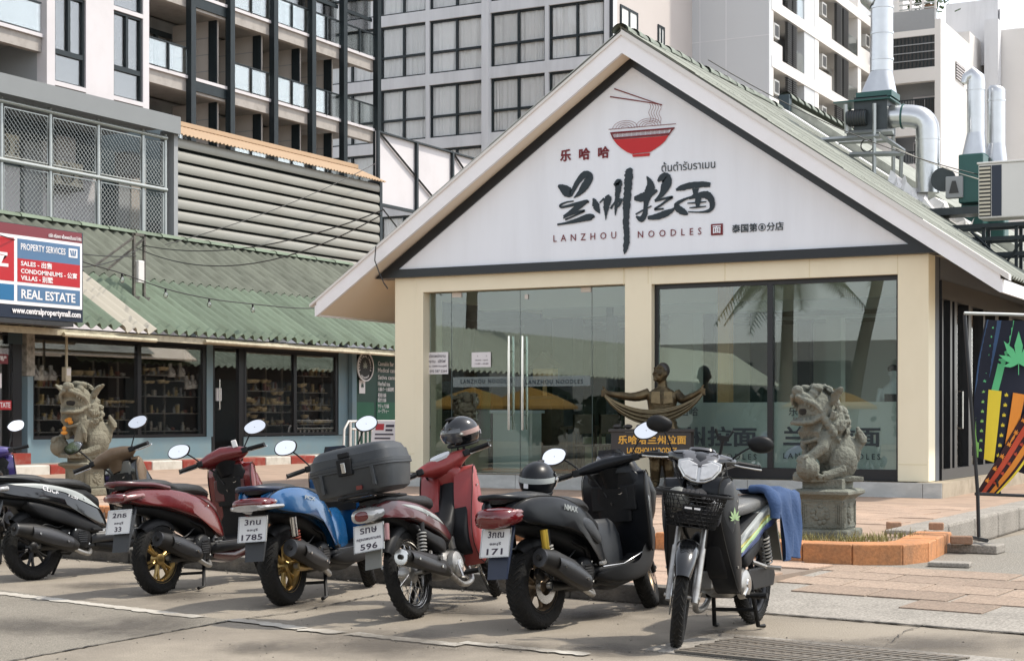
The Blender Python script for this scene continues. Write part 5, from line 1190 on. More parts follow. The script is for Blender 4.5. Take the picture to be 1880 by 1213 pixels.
# ---------------------------------------------------------------- stone lions
mat('stone', lin(118,120,110), .9, var=.22, scale=7, bump=.9, bscale=38, dirt=lin(64,66,58), dscale=3.5, damt=.8)
mat('stonewarm', lin(124,120,104), .9, var=.22, scale=7, bump=.9, bscale=38, dirt=lin(78,76,64), dscale=3.5, damt=.7)
mat('mouthshade', (.02,.018,.015), .9, var=0); mat('marigold', lin(206,140,58), .8, var=.2, scale=20)
def lion_mb(ballside, headturn, seed):
    mb = MB(); rnd = random.Random(seed); H = MB()
    mb.box(-.30,.30,-.2,.2,-.02,.03)
    mb.ell((-.13,0,.25),(.19,.165,.23)); mb.ell((.03,0,.36),(.15,.15,.24), rot=Matrix.Rotation(R(18),3,'Y')); mb.ell((.07,0,.5),(.16,.165,.16)); mb.ell((-.01,0,.57),(.19,.185,.21)); mb.ell((.03,0,.42),(.17,.16,.16))
    for k in range(70):
        a = rnd.uniform(-2.3,2.3); e = rnd.uniform(-.9,.8); d = V((-cos(e)*cos(a*.7), cos(e)*sin(a*.7), sin(e))); q0 = V((-.01+d.x*.19,d.y*.185,.55+d.z*.22)); u_ = d.orthogonal().normalized(); v_ = d.cross(u_)
        mb.tube([q0+(u_*cos(t)+v_*sin(t))*.032*(1-t/11)+d*.007*t/2 for t in [.55*j for j in range(16)]],[.012]*13+[.011,.011,.013],5)
    for s in (-1,1):
        mb.ell((-.11,s*.14,.17),(.15,.08,.16)); mb.tube([(-.1,s*.17,.1),(.05,s*.19,.05),(.13,s*.19,.04)],[.07,.05,.045],8); 
        for f in range(4): mb.ell((.17,s*.19+(f-1.5)*.026,.035),(.03,.016,.03),8,6)
        if s == ballside:
            mb.tube([(.07,s*.13,.45),(.13,s*.2,.32),(.24,s*.2,.24),(.29,s*.19,.2)],[.075,.062,.05,.05],10); mb.ell((.28,s*.19,.115),(.115,.115,.115),16,10)
            for k in range(3): mb.tube([(.28+.118*cos(a)*cos(k*1.05),s*.19+.118*cos(a)*sin(k*1.05),.115+.118*sin(a)) for a in [2*pi*j/20 for j in range(20)]],.008,5,loop=True)
            for f in range(4): mb.tube([(.30,s*.19+(f-1.5)*.03,.24),(.35,s*.19+(f-1.5)*.034,.225),(.375,s*.19+(f-1.5)*.034,.18)],[.022,.02,.014],6)
        else:
            mb.tube([(.07,s*.13,.45),(.13,s*.16,.3),(.17,s*.16,.14),(.19,s*.16,.04)],[.08,.062,.052,.055],10)
            for f in range(4): mb.tube([(.2,s*.16+(f-1.5)*.032,.06),(.26,s*.16+(f-1.5)*.036,.05),(.285,s*.16+(f-1.5)*.036,.02)],[.026,.024,.016],6)
            mb.tube([(.12,s*.2,.38),(.1,s*.23,.3),(.08,s*.22,.18)],[.02,.035,.012],6)
    for k in range(7):
        a = -.9+k*.3; mb.tube([(-.26,.05*sin(k*2),.16+.03*k),(-.32-.02*sin(a*2),.09*sin(a*2.2),.24+.03*k),(-.27,.1*sin(a*2.2),.34+.03*k)],[.055,.045,.018],6)
    mb.ell((-.28,0,.28),(.06,.1,.14))
    # collar, bell, tassel
    mb.tube([(.07+.19*cos(a),.18*sin(a),.44-.07*cos(a)) for a in [2*pi*k/20 for k in range(20)]],.022,6,loop=True); mb.ell((.25,0,.34),(.04,.04,.045)); mb.ell((.24,0,.26),(.03,.035,.05))
    # head (built along +x, then tilted back and turned)
    H.ell((.02,0,.0),(.16,.155,.15)); H.ell((.15,0,.055),(.12,.115,.045),rot=Matrix.Rotation(R(-16),3,'Y')); H.ell((.12,0,-.115),(.12,.10,.03),rot=Matrix.Rotation(R(16),3,'Y')); H.ell((.25,0,.11),(.048,.06,.042)); 
    for s in (-1,1):
        H.ell((.13,s*.075,.10),(.05,.04,.045)); H.ell((.10,s*.075,.15),(.06,.05,.03)); H.ell((.265,s*.035,.06),(.025,.025,.022)); H.tube([(.05,s*.125,-.03),(.14,s*.12,.02),(.22,s*.09,.04),(.255,s*.04,.055)],[.03,.024,.02,.016],6); H.tube([(.05,s*.12,-.06),(.13,s*.10,-.12),(.21,s*.06,-.14),(.235,0,-.14)],[.03,.02,.018,.018],6)
        H.ell((-.03,s*.175,.10),(.04,.035,.085),rot=Matrix.Rotation(R(s*-35),3,'X')); H.ell((-.015,s*.21,.13),(.05,.018,.07),rot=Matrix.Rotation(R(s*-50),3,'X'))
        for k in range(4): H.ell((.215-.035*k,s*(.085+.01*k),.012-.012*k),(.012,.011,.024),6,5); H.ell((.19-.035*k,s*(.07+.01*k),-.105+.004*k),(.010,.010,.02),6,5)
        for k in range(5): H.ell((.04-.03*k,s*(.13+.01*k),-.06-.03*k),(.035,.03,.035))
    for k in range(64):
        a = rnd.uniform(-2.5,2.5); e = rnd.uniform(-.7,1.45); rr = .165; d = V((-cos(e)*cos(a*.62)*1.0+.02, cos(e)*sin(a*.62)*1.05, sin(e)))
        if d.x > .1 and d.z < .6: continue
        q0 = d*rr+V((-.01,0,.01)); u_ = d.orthogonal().normalized(); v_ = d.cross(u_)
        H.tube([q0+(u_*cos(t)+v_*sin(t))*.03*(1-t/11)+d*.006*t/2 for t in [.55*j for j in range(16)]],[.0115]*13+[.010,.010,.012],5)
    for k in range(9): H.tube([(.09-.02*abs(k-4),(k-4)*.024,-.12),(.06,(k-4)*.03,-.19),(.02,(k-4)*.026,-.26)],[.024,.022,.008],6)
    for k in range(6): H.ell((.07-.045*k,0,.165+.012*k-.006*k*k),(.04,.045,.03))
    hm = Matrix.Translation((.11,0,.70)) @ Matrix.Rotation(headturn,4,'Z') @ Matrix.Rotation(R(-10),4,'Y') @ Matrix.Diagonal((1.06,1.3,1.28,1))
    mb.merge(H.xf(hm)); return mb, hm
def lion(name, label, loc, rz, scale, ballside, turn, m, ped_rz, seed):
    t = thing(name, label, 'statue', loc, 0)
    px = obj('pedestal_base', MB().box(-.26,.26,-.26,.26,0,.11), m, t, bevel=.02)
    obj('pedestal', MB().box(-.205,.205,-.205,.205,.11,.40), m, t, bevel=.006)
    obj('cornice', MB().rings([[(sx*w,sy*w,z) for sx, sy in ((-1,-1),(1,-1),(1,1),(-1,1))] for w, z in ((.205,.385),(.235,.41),(.275,.435),(.275,.462),(.25,.475),(.22,.482))]), m, t, bevel=.005)
    for ax in range(4):
        rm = Matrix.Rotation(ax*pi/2,4,'Z')
        f = MB()
        for q in ((-.19,-.18),(.18,.19)): f.box(q[0],q[1],-.213,-.2,.13,.37)
        for q in (.13,.36): f.box(-.19,.19,-.212,-.2,q,q+.01)
        for x in (-.165,-.15,.145,.16): f.box(x,x+.008,-.214,-.2,.17,.34)
        obj('carved_frame', f.xf(rm), m, t)
        r = random.Random(seed+ax); q = MB(); q.ell((0,-.205,.25),(.05,.02,.06))
        for k in range(11): a = k*.57; q.ell((.07*cos(a)*r.uniform(.6,1.15),-.205,.25+.075*sin(a)*r.uniform(.6,1.1)),(.028,.016,.024),8,6)
        obj('relief', q.xf(rm), m, t, smooth=60)
    body = bpy.data.objects.new('lion', None); C.objects.link(body); body.parent = t
    mb, hm = lion_mb(ballside, turn, seed); 
    bm_ = Matrix.Translation((0,0,.565)) @ Matrix.Rotation(rz,4,'Z') @ Matrix.Diagonal((scale,scale,scale,1))
    bpy.data.objects.remove(body)
    obj('plinth', MB().box(-.17,.17,-.17,.17,.482,.57) if False else MB().box(-.19,.19,-.18,.18,.482,.575), m, t, bevel=.006)
    mb.xf(bm_); b = remesh(mb, .0078, 'lion_body', m, t, 1, .0022, 30, seed)
    mo = MB().ell((.09,0,-.035),(.09,.085,.055)).xf(bm_ @ hm); obj('mouth', mo, 'mouthshade', t, smooth=60)  # near-black plug puts the shade of the open mouth into colour
    return t, bm_, hm
pL = K(.86, 3.80, TZ-.02)
lion('guardian_lion', 'grey stone guardian lion on carved pedestal in the grassy planter', pL, R(180+38), .93, 1, R(14), 'stone', 0, 3)
dl = 23.4; pl2 = W((158-940)/3000*dl, dl, TZ)
tl, bmx, hmx = lion('guardian_lion', 'weathered stone guardian lion with orange cloth standing behind the bikes', pl2, R(180+62), 1.12, -1, R(42), 'stonewarm', 0, 8)
mb = MB(); rnd = random.Random(3)
for k in range(9): p = bmx @ V((.22+rnd.uniform(-.02,.05), rnd.uniform(-.05,.12), .44+rnd.uniform(-.07,.07))); mb.ell(p,(.035,.035,.03),8,6,rot=Matrix.Rotation(rnd.uniform(0,3),3,'X'))
p = bmx @ V((.3,.05,.3)); mb.ell(p,(.05,.05,.03),8,6); mb.ell(p+V((0,0,.06)),(.03,.03,.035),8,6)
obj('orange_garland', mb, 'marigold', tl, smooth=60)
# ---------------------------------------------------------------- bronze noodle puller
mat('bronze', (.11,.085,.048), .38, .85, var=.45, scale=9, dirt=(.03,.026,.02), dscale=6, damt=.8, bump=.25, bscale=40)
mat('bronzelight', (.21,.17,.10), .4, .85, var=.3, scale=9, dirt=(.07,.06,.04), dscale=9, damt=.7); mat('tabledark', (.03,.027,.026), .45, var=.25, scale=5)
Yb = 22.15; pb = atY(1200, 765, Yb)
st = thing('noodle_puller_statue', 'bronze statue of a man stretching noodles behind a lettered table', 'statue', (pb.x, Yb, TZ), YAW*.75)
box('base', 'tabledark', st, -.55,.62,-.38,.4,0,.1,bevel=.01)
box('table_top', 'tabledark', st, -.64,.60,-.42,.02,.905,.95,bevel=.008); box('front_panel', 'tabledark', st, -.60,.55,-.40,-.36,.54,.903)
for x in (-.6,.5): box('table_leg', 'tabledark', st, x,x+.09,-.39,-.30,.1,.54)
for x in (-.6,.5): box('table_leg', 'tabledark', st, x,x+.09,-.07,.0,.1,.905)
box('panel_trim', 'tabledark', st, -.62,.57,-.41,-.402,.54,.58)
obj('lettering', fit(text_mb('乐哈哈兰州拉面',1,.03,1.1,.004), .98,.13).xf(plane_m((-.5,-.404,.73),(1,0,0),(0,0,1))), 'printgold', st); obj('lettering', fit(text_mb('LANZHOU NOODLES',1,.03,1,.004), .72,.085).xf(plane_m((-.37,-.404,.60),(1,0,0),(0,0,1))), 'printgold', st)
for x in (-.52,-.36,-.18): obj('dough_roll', MB().ell((x,-.25,.985),(.065,.05,.035)), 'tabledark', st, smooth=60)
mb = MB(); bx = .12; by_ = .18
mb.rings([sring((bx,by_,z),(1,0,0),(0,1,0),a,b,2.3,18) for z, a, b in ((.55,.19,.14),(.75,.23,.17),(.95,.24,.17),(1.02,.215,.16),(1.10,.195,.145),(1.25,.205,.15),(1.40,.23,.15),(1.48,.215,.13),(1.54,.12,.09),(1.57,.07,.07),(1.66,.065,.07))])
for s in (-1,1):
    mb.tube([(bx+s*.09,by_,.6),(bx+s*.1,by_-.03,.34),(bx+s*.1,by_,.14)],[.11,.085,.065],10); mb.tube([(bx+s*.1,by_+.06,.14),(bx+s*.11,by_-.2,.13)],[.06,.045],8)
    A = [(bx+s*.2,by_,1.47),(bx+s*.40,by_-.07,1.42),(bx+s*.62,by_-.15,1.44),(bx+s*.80,by_-.20,1.47)] if s < 0 else [(bx+s*.2,by_,1.47),(bx+s*.31,by_-.08,1.38),(bx+s*.44,by_-.20,1.42),(bx+s*.55,by_-.28,1.49)]
    mb.tube(smooth_poly([V(a) for a in A],4,False),[.085,.08,.078,.074,.07,.062,.06,.058,.054,.048,.044,.042,.042],12)
    hx_, hy_, hz_ = A[-1]; mb.ell((hx_+s*.035,hy_-.02,hz_+.01),(.05,.042,.055))
    for f in range(4): mb.tube([(hx_+s*.03,hy_-.055,hz_+.042-f*.026),(hx_+s*.075,hy_-.06,hz_+.042-f*.026),(hx_+s*.085,hy_-.015,hz_+.04-f*.026),(hx_+s*.05,hy_+.015,hz_+.04-f*.026)],[.014,.014,.013,.011],6)
    mb.tube([(hx_+s*.02,hy_-.03,hz_+.05),(hx_+s*.05,hy_-.05,hz_+.085),(hx_+s*.07,hy_-.045,hz_+.1)],[.017,.015,.012],6)
# kneeling-apron folds
for k in range(8): a = -1.1+k*.3; mb.tube([(bx+.2*sin(a),by_-.15*cos(a),.98),(bx+.215*sin(a),by_-.165*cos(a),.7),(bx+.2*sin(a),by_-.15*cos(a),.5)],[.018,.026,.02],5)
mb.tube([(bx+.2*cos(a),by_+.15*sin(a),1.04) for a in [2*pi*k/20 for k in range(20)]],.022,6,loop=True)
hd = MB(); hd.ell((0,0,.0),(.088,.105,.125),16,12); hd.ell((0,-.02,-.07),(.066,.08,.06)); hd.ell((0,-.11,-.01),(.018,.026,.03)); hd.ell((0,-.095,.02),(.012,.02,.04))
hd.ell((0,-.098,-.062),(.034,.016,.011)); hd.ell((0,-.094,-.082),(.03,.016,.01)); hd.ell((0,-.085,-.11),(.028,.022,.022))
for s in (-1,1): hd.ell((s*.034,-.088,.022),(.018,.014,.012)); hd.tube([(s*.015,-.102,.048),(s*.04,-.098,.055),(s*.065,-.08,.045)],.010,6); hd.ell((s*.09,.01,-.005),(.014,.024,.036)); hd.ell((s*.05,-.075,-.025),(.026,.02,.024))
mb.merge(hd.xf(Matrix.Translation((bx-.02,by_-.02,1.765)) @ Matrix.Scale(1.12,4) @ Matrix.Rotation(R(-42),4,'Z') @ Matrix.Rotation(R(-16),4,'X')))
remesh(mb, .0095, 'figure', 'bronze', st, 1, .002, 30)
hair = MB().ell((0,.025,.035),(.092,.10,.112),16,10).xf(Matrix.Translation((bx-.02,by_-.015,1.775)) @ Matrix.Scale(1.12,4) @ Matrix.Rotation(R(-42),4,'Z') @ Matrix.Rotation(R(-16),4,'X')); obj('hair', hair, 'tabledark', st, smooth=60)
for s in (-1,1): obj('collar_flap', MB().prism([(bx+s*.03,1.50),(bx+s*.15,1.50),(bx+s*.16,1.33),(bx+s*.02,1.31)],by_-.185,by_-.15,'y'), 'bronzelight', st, bevel=.006)
hl = (bx-.83,by_-.23,1.45); hr = (bx+.59,by_-.31,1.47)
for k in range(11):
    sag = .24+.017*k; oy = -.02*(k % 3)-.004*k; pts = []
    for j in range(17):
        f = j/16; x = hl[0]+(hr[0]-hl[0])*f; y = hl[1]+(hr[1]-hl[1])*f-.06*sin(pi*f)+oy; z = hl[2]+(hr[2]-hl[2])*f-sag*(1-(2*f-1)**2)**.9; pts.append((x,y,z-.003*k))
    obj('noodle_strand', MB().tube(pts, .013, 6), 'bronzelight', st, smooth=60)
# ---------------------------------------------------------------- flag stand
mat('flagdark', lin(24,28,44), .8, var=.2); mat('flaggreen', lin(96,190,130), .8, var=.12); mat('flagyellow', lin(236,210,60), .8, var=.1); mat('flagorange', lin(226,140,50), .8, var=.1); mat('flagred', lin(196,78,52), .8, var=.1); mat('flagblue', lin(58,84,120), .8, var=.1); mat('flaglime', lin(150,206,110), .8, var=.1); mat('flagmaroon', lin(52,24,30), .8, var=.2)
df = 15.2; pf = W((1797-940)/3000*df, df, .205)
fs = thing('flag_stand', 'rainbow striped leaf flag hanging twisted on a black pole stand', 'flag', pf, YAW)
def fl(px, py): return ((px-1797)/3000*df, 0, CAM_H+(765-py)/3000*df-.205)
def flp(px, py, y): q = fl(px, py); return (q[0], y, q[2])
obj('pole', MB().tube([flp(1797,985,0),flp(1795,905,0),flp(1784,740,.02),flp(1773,578,.04)],.018,8), 'frameblack', fs, smooth=60)
obj('top_rod', MB().tube([flp(1770,575,.0),flp(1855,577,.02),flp(1990,582,.06)],.016,8), 'galv', fs, smooth=60); obj('lower_rod', MB().tube([flp(1790,906,0),flp(1990,914,.05)],.015,8), 'frameblack', fs, smooth=60); obj('brace', MB().tube([flp(1838,908,.02),flp(1830,880,.02)],.012,6), 'frameblack', fs)
obj('foot_bar', MB().tube([flp(1797,988,-.25),flp(1797,990,.3)],.02,6), 'frameblack', fs)
def patch(fn, u0, u1, v0, v1, m, name, off=0., nu=6, nv=18):
    rs = []
    for j in range(nv+1):
        v = v0+(v1-v0)*j/nv; r = []
        for i in range(nu+1):
            u = u0+(u1-u0)*i/nu; px, py, y = fn(u, v); r.append(flp(px, py, y-off))
        rs.append(r)
    mb = MB().rings(rs, False, False, closed=False); n = len(mb.v)
    back = [[(x,y+.004,z) for x,y,z in r[::-1]] for r in rs]; mb.rings(back, False, False, closed=False)
    return obj(name, mb, m, fs, smooth=180)
def up_(u, v):      # upper cloth
    L = 1812-14*sin(min(1,v*1.1)*pi*.5)-10*v; Rr = 1990-75*v
    px = L+(Rr-L)*u; py = 586+ (250+40*u)*v+u*4; y = .05+.05*sin(u*9+v*2)+.03*sin(v*5+u*3); return px, py, y
def lo_(u, v):      # lower cloth twisted to the foot of the pole: v from upper right to lower left
    ax, ay = 1905-112*v**.9, 725+178*v; bx2, by2 = 1912-80*v**1.2, 800+105*v; px = ax+(bx2-ax)*u; py = ay+(by2-ay)*u; return px, py, -.02+.06*sin(u*3.1)+.02*sin(v*7)
patch(up_,0,1,0,1,'flagdark','cloth'); patch(lo_,0,1,0,1,'flagmaroon','cloth_twist')
for u0, u1, v0, v1, m in ((.02,.07,.0,.75,'flagblue'),(.13,.19,.0,.62,'flagblue'),(.24,.31,.0,.55,'flaggreen')):
    patch(lambda u, v: up_(u-.24*v*v, v) if u-.24*v*v > 0 else up_(0.0, v), u0, u1, v0, v1, m, 'stripe', .006, 4, 16)
for u0, u1, m in ((.03,.08,'flaglime'),(.15,.28,'flagyellow'),(.40,.55,'flagorange'),(.70,.86,'flagred')): patch(up_,u0,u1,.50,1,m,'stripe',.007,4,10)
for u0, u1, m in ((.28,.50,'flagred'),(.66,.84,'flagorange'),(.93,1,'flagyellow')): patch(lo_,u0,u1,.0,1,m,'stripe',.006,4,16)
def fleaf(fn, u, v, s, m, off=.012, rot=0):
    px, py, y = fn(u, v); q = flp(px, py, y-off); obj('leaf_print', leaf_mb(s).xf(plane_m(q,(1,0,0),(0,0,1)) @ Matrix.Rotation(rot,4,'Z')), m, fs)
fleaf(up_, .40,.30,.30,'flaggreen',.05)
for k in range(7): fleaf(up_, .33+.0*k,.53+.07*k,.035,'flagyellow'); fleaf(up_, .62,.53+.07*k,.035,'flagorange'); fleaf(up_,.10,.53+.07*k,.03,'flaglime')
for k in range(7): fleaf(up_,.10,.06+.065*k,.028,'flaggreen'); 
for k in range(7): fleaf(lo_,.13,.1+.13*k,.045,'flagorange',rot=-.6); fleaf(lo_,.58,.1+.13*k,.035,'flagred',rot=-.6)
slab = tag(obj('concrete_slab', MB().box(-.26,.26,-.16,.16,0,.08), 'concrete', None, bevel=.012, loc=W((1797-940)/3000*df-.07,df-.05,.118)), 'pale concrete slab under the flag pole foot', 'slab'); slab.rotation_euler = (0,0,KANG+.1)
s2 = tag(obj('concrete_slab', MB().box(-.17,.17,-.1,.1,0,.04), 'concrete', None, bevel=.01, loc=K(2.35,3.0,.118)), 'thin broken slab lying flat in front of the orange kerb end', 'slab'); s2.rotation_euler = (0,0,.1)
loose('brick', 1765, 998, .205, (.2,.11,.075), .25, 'loose tan brick standing on the slab by the flag pole', 'brick')
# ---------------------------------------------------------------- roof plant
mat('duct', (.60,.61,.62), .28, .9, var=.12, scale=5, bump=.15, bscale=14); mat('greenfan', lin(40,84,80), .45, var=.15, scale=4); mat('motor', (.05,.06,.065), .5, .3, var=.3)
Yd = 28.0
def D(px, py, Y=Yd): return atY(px, py, Y)
dk = thing('exhaust_fan', 'galvanised kitchen exhaust duct and fan on a steel stand on the roof', 'exhaust duct', D(1620,345))
def DK(name, mb, m='duct', smooth=60): return obj(name, mb.xf(Matrix.Translation(-dk.location)), m, dk, smooth=smooth)
r1 = .19
DK('riser', MB().tube([D(1619,-40),D(1619,20),D(1619,78),D(1618,132)],[r1*.98,r1,r1,r1*1.02],24)); 
for py in (15,62,110): DK('seam_band', MB().tube([D(1619,py-2),D(1619,py+2)],r1+.012,24))
DK('elbow', MB().tube([D(1610,5),D(1596,-6),D(1590,-20)],[r1,r1*.95,r1*.9],16))
a, b = D(1618,132), D(1614,172); DK('transition', MB().rings([sring(a,(1,0,0),(0,1,0),r1,r1,2,16), sring(b,(1,0,0),(0,1,0),.27,.24,8,16)]), smooth=40)
c = D(1612,178); DK('collar', MB().cbox((c.x,c.y,c.z),(.62,.55,.10)), 'greenfan', 30); c = D(1606,215); DK('fan_box', MB().cbox((c.x,c.y,c.z),(.58,.55,.62)), 'motor', 30); c = D(1592,190); DK('canopy', MB().cbox((c.x,c.y,c.z),(1.0,.7,.025)), 'greenfan', 30)
c = D(1583,222); DK('motor', MB().cyl((c.x-.17,c.y-.3,c.z),(c.x+.17,c.y-.3,c.z),.13), 'motor'); 
for k in range(7): DK('motor_fin', MB().cyl((c.x-.14+.045*k,c.y-.3,c.z),(c.x-.125+.045*k,c.y-.3,c.z),.145), 'slatdark')
E = [D(*q) for q in ((1632,215),(1655,214),(1672,214),(1690,218),(1700,228),(1703,245),(1703,300),(1703,355))]
DK('elbow_duct', MB().tube([tuple(v) for v in smooth_poly(E,3,False)], .20, 20)); DK('duct_band', MB().tube([D(1657,214),D(1660,214)],.215,20), 'greenfan'); DK('duct_band', MB().tube([D(1703,255),D(1703,258)],.21,20)); DK('duct_band', MB().tube([D(1703,300),D(1703,303)],.21,20))
def rod(a, b, w=.035): DK('stand_bar', MB().tube([a, b], w, 4), 'galv', 30)
for px0, py0, px1, py1, dy in ((1552,192,1554,245,-.35),(1605,190,1605,345,-.35),(1655,280,1652,375,.0),(1560,192,1560,240,.35),(1640,192,1640,330,.35)): rod(D(px0,py0,Yd+dy), D(px1,py1,Yd+dy))
rod(D(1503,258,Yd-.35),D(1615,250,Yd-.35),.045); rod(D(1560,284,Yd-.35),D(1660,282,Yd-.35),.045); rod(D(1612,245,Yd-.35),D(1660,278,Yd),.045); rod(D(1540,262,Yd+.35),D(1640,258,Yd+.35)); rod(D(1555,245,Yd-.3),D(1640,242,Yd-.3),.05)
DK('cable_coil', MB().tube([tuple(D(1592,267,Yd-.3)+V((.11*cos(a),0,.11*sin(a)))) for a in [2*pi*k/20 for k in range(20)]],.012,5,loop=True), 'wire')
for i, (cx, ty, lab, lean) in enumerate(((1792,140,'taller round metal flue with side spout beside the air conditioner',-1),(1829,160,'shorter round metal flue nearest the picture edge',0))):
    Yx = 28.5+.4*i; t = thing('metal_flue', lab, 'flue', atY(cx,372 if i == 0 else 330,Yx), 0, 'metal flues on the roof')
    def TF(name, mb, m='duct', smooth=60): return obj(name, mb.xf(Matrix.Translation(-t.location)), m, t, smooth=smooth)
    q = lambda px, py: atY(px, py, Yx); r = .15
    TF('pipe', MB().tube([q(cx,ty+10),q(cx,ty+105)],r,20)); TF('cap', MB().tube([q(cx,ty+12),q(cx-1,ty+4),q(cx-6,ty-2),q(cx-14,ty+4),q(cx-17,ty+14)] if i == 0 else [q(cx,ty+14),q(cx,ty+5),q(cx+1,ty-1),q(cx+1.5,ty-3)],[r,r*1.02,r*.95,r*.8,r*.72] if i == 0 else [r,r,r*.8,r*.2],18)); TF('seam_band', MB().tube([q(cx,ty+24),q(cx,ty+27)],r+.01,20))
    a, b = q(cx,ty+104), q(cx-2,ty+145); TF('taper', MB().rings([sring(a,(1,0,0),(0,1,0),r,r,2,16), sring(b,(1,0,0),(0,1,0),.19,.19,7,16)]), smooth=40)
    TF('curb_box', MB().rings([sring(b,(1,0,0),(0,1,0),.2,.2,9,12), sring(b-V((0,0,1.3)),(1,0,0),(0,1,0),.2,.2,9,12)]), 'greenfan', 40)
t = thing('centrifugal_fan', 'dark green centrifugal fan housing beside the white air conditioner', 'fan', atY(1765,372,27.4))
q = lambda px, py: atY(px, py, 27.4)-t.location
c = q(1787,330); obj('housing', MB().cbox((c.x,c.y,c.z),(.40,.4,.80)), 'greenfan', t, bevel=.02); c = q(1758,347); obj('belt_guard', MB().cbox((c.x,c.y-.2,c.z),(.28,.12,.36)), 'aptgrey', t, bevel=.015); obj('guard_opening', MB().prism([(c.x-.08,c.z-.1),(c.x+.08,c.z-.1),(c.x+.03,c.z+.1),(c.x-.03,c.z+.1)],c.y-.27,c.y-.262,'y'), 'slatdark', t); c = q(1732,330); obj('pulley', MB().lathe([(.0005,-.05),(.2,-.05),(.2,.05),(.0005,.05)],(c.x,c.y,c.z),'y',18), 'motor', t, smooth=40); c = q(1785,372); obj('skid', MB().cbox((c.x-.1,c.y,c.z-.15),(1.2,.5,.12)), 'motor', t)
Yc = 26.2; p0, p1 = atY(1796,402,Yc), atY(1796,302,Yc)
t = thing('roof_air_conditioner', 'large white air conditioner with side louvres on a black roof frame', 'air conditioner', p0); hh = p1.z-p0.z
box('casing', 'whitepaint', t, 0, 1.7, 0, .42, 0, hh, bevel=.02)
for k in range(13): box('louvre_slat', 'bone', t, .02, .19, -.02, -.001, hh*(.06+.07*k), hh*(.06+.07*k)+.03)
box('louvre_back', 'slatdark', t, .015, .2, -.004, -.0008, .03, hh-.03); box('dark_panel', 'navysign', t, .21, .36, -.006, -.001, .03, hh-.03); box('cover', 'whitepaint', t, -.02, 1.72, -.02, .44, hh, hh+.03, bevel=.01)
for x in (.05,.55,1.05,1.6):
    for y in (.03,.4): box('frame_leg', 'steeldark', t, x,x+.05,y,y+.05,-.95,-.14)
for z in (-.14,-.35,-.6): box('frame_rail', 'steeldark', t, -.45,1.7,-.02,.03,z,z+.06); box('frame_rail', 'steeldark', t, -.45,1.7,.42,.47,z,z+.06)
obj('frame_brace', MB().tube([(.3,-.03,-.9),(1.2,-.03,.35)],.02,4), 'steeldark', t); obj('frame_brace', MB().tube([(-.1,-.03,-.2),(.6,-.03,-.9)],.02,4), 'steeldark', t)
# rumpled foil sheet over the roof junction
fm = MB(); rs = []
for i in range(14):
    f = i/13; a = atY(1625+150*f,345+95*f,27.6); w = .5+.15*sin(i*1.7)
    rs.append([(a.x-.1+.2*j*w/3*1.0, a.y+.35*j*w/3, a.z+.05+.09*sin(i*2.3+j*1.9)+.05*j) for j in range(6)])
tag(obj('foil_sheet', fm.rings(rs, False, False, closed=False), 'foil', None), 'crumpled silver roofing foil draped below the metal ducts', 'foil')
# ---------------------------------------------------------------- cables and string lights
def sagging(a, b, sag, n=16): return [tuple(V(a).lerp(V(b), k/n)-V((0,0,sag*4*(k/n)*(1-k/n)))) for k in range(n+1)]
def cable(pts, lab, m='wire', r=.011, group='thin overhead cables'): return tag(obj('overhead_cable', MB().tube(pts, r, 4), m), lab, 'cable', group)
cable(sagging(atX(260,450,-24.7),atY(705,385,22.4),.35), 'dark cable sagging from the roof bracket to the gable')
cable(sagging(atX(250,455,-24.7),atY(700,395,22.4),.6), 'lower dark cable sagging from the roof bracket to the gable')
cable(sagging(atX(150,490,-22.9),atX(262,452,-24.7),.1), 'short dark cable from the property sign to the roof bracket')
cable(sagging(atX(-20,425,-22.6),atX(250,470,-24.6),.15), 'dark cable crossing the property sign')
cable(sagging(atX(300,450,-27),atX(690,300,-27.5),.2), 'thin cable rising across the louvre wall')
cable(sagging(atY(1300,110,23.5),atY(1900,340,27),.3), 'thin cable running down the gable roof past the ducts', r=.008)
cable([atY(1640,270,27.5),atY(1690,292,27.3),atY(1760,318,27.2),atY(1900,360,26.5)], 'pale cable crossing the roof ducts', 'wirepale', .008)
cable([tuple(atY(*q,22.4)) for q in ((690,452),(688,478),(696,500),(705,520),(712,530))], 'black cable hanging down the gable corner')
sl_ = thing('string_light', 'string of clear bulbs stretched over the green corrugated roof', 'string light', atX(66,460,-22.6))
bp = [(-40,430),(66,448),(150,480),(224,502),(304,530),(384,548),(464,558),(560,566),(640,560)]
pts = [atX(px,py,-23.0-.012*i) for i, (px,py) in enumerate(bp)]
obj('cord', MB().tube([tuple(p-sl_.location) for p in smooth_poly(pts,5,False)], .012, 4), 'wire', sl_)
for i in (1,3,4,5,6):
    q = pts[i]-sl_.location; bl = obj('bulb', MB().lathe([(.0005,-.2),(.035,-.19),(.05,-.15),(.045,-.11),(.02,-.07)],tuple(q),'z',12), 'bulbglass', sl_, smooth=60); obj('socket', MB().cyl(q,q-V((0,0,.08)),.022,n=8), 'clothblack', bl)
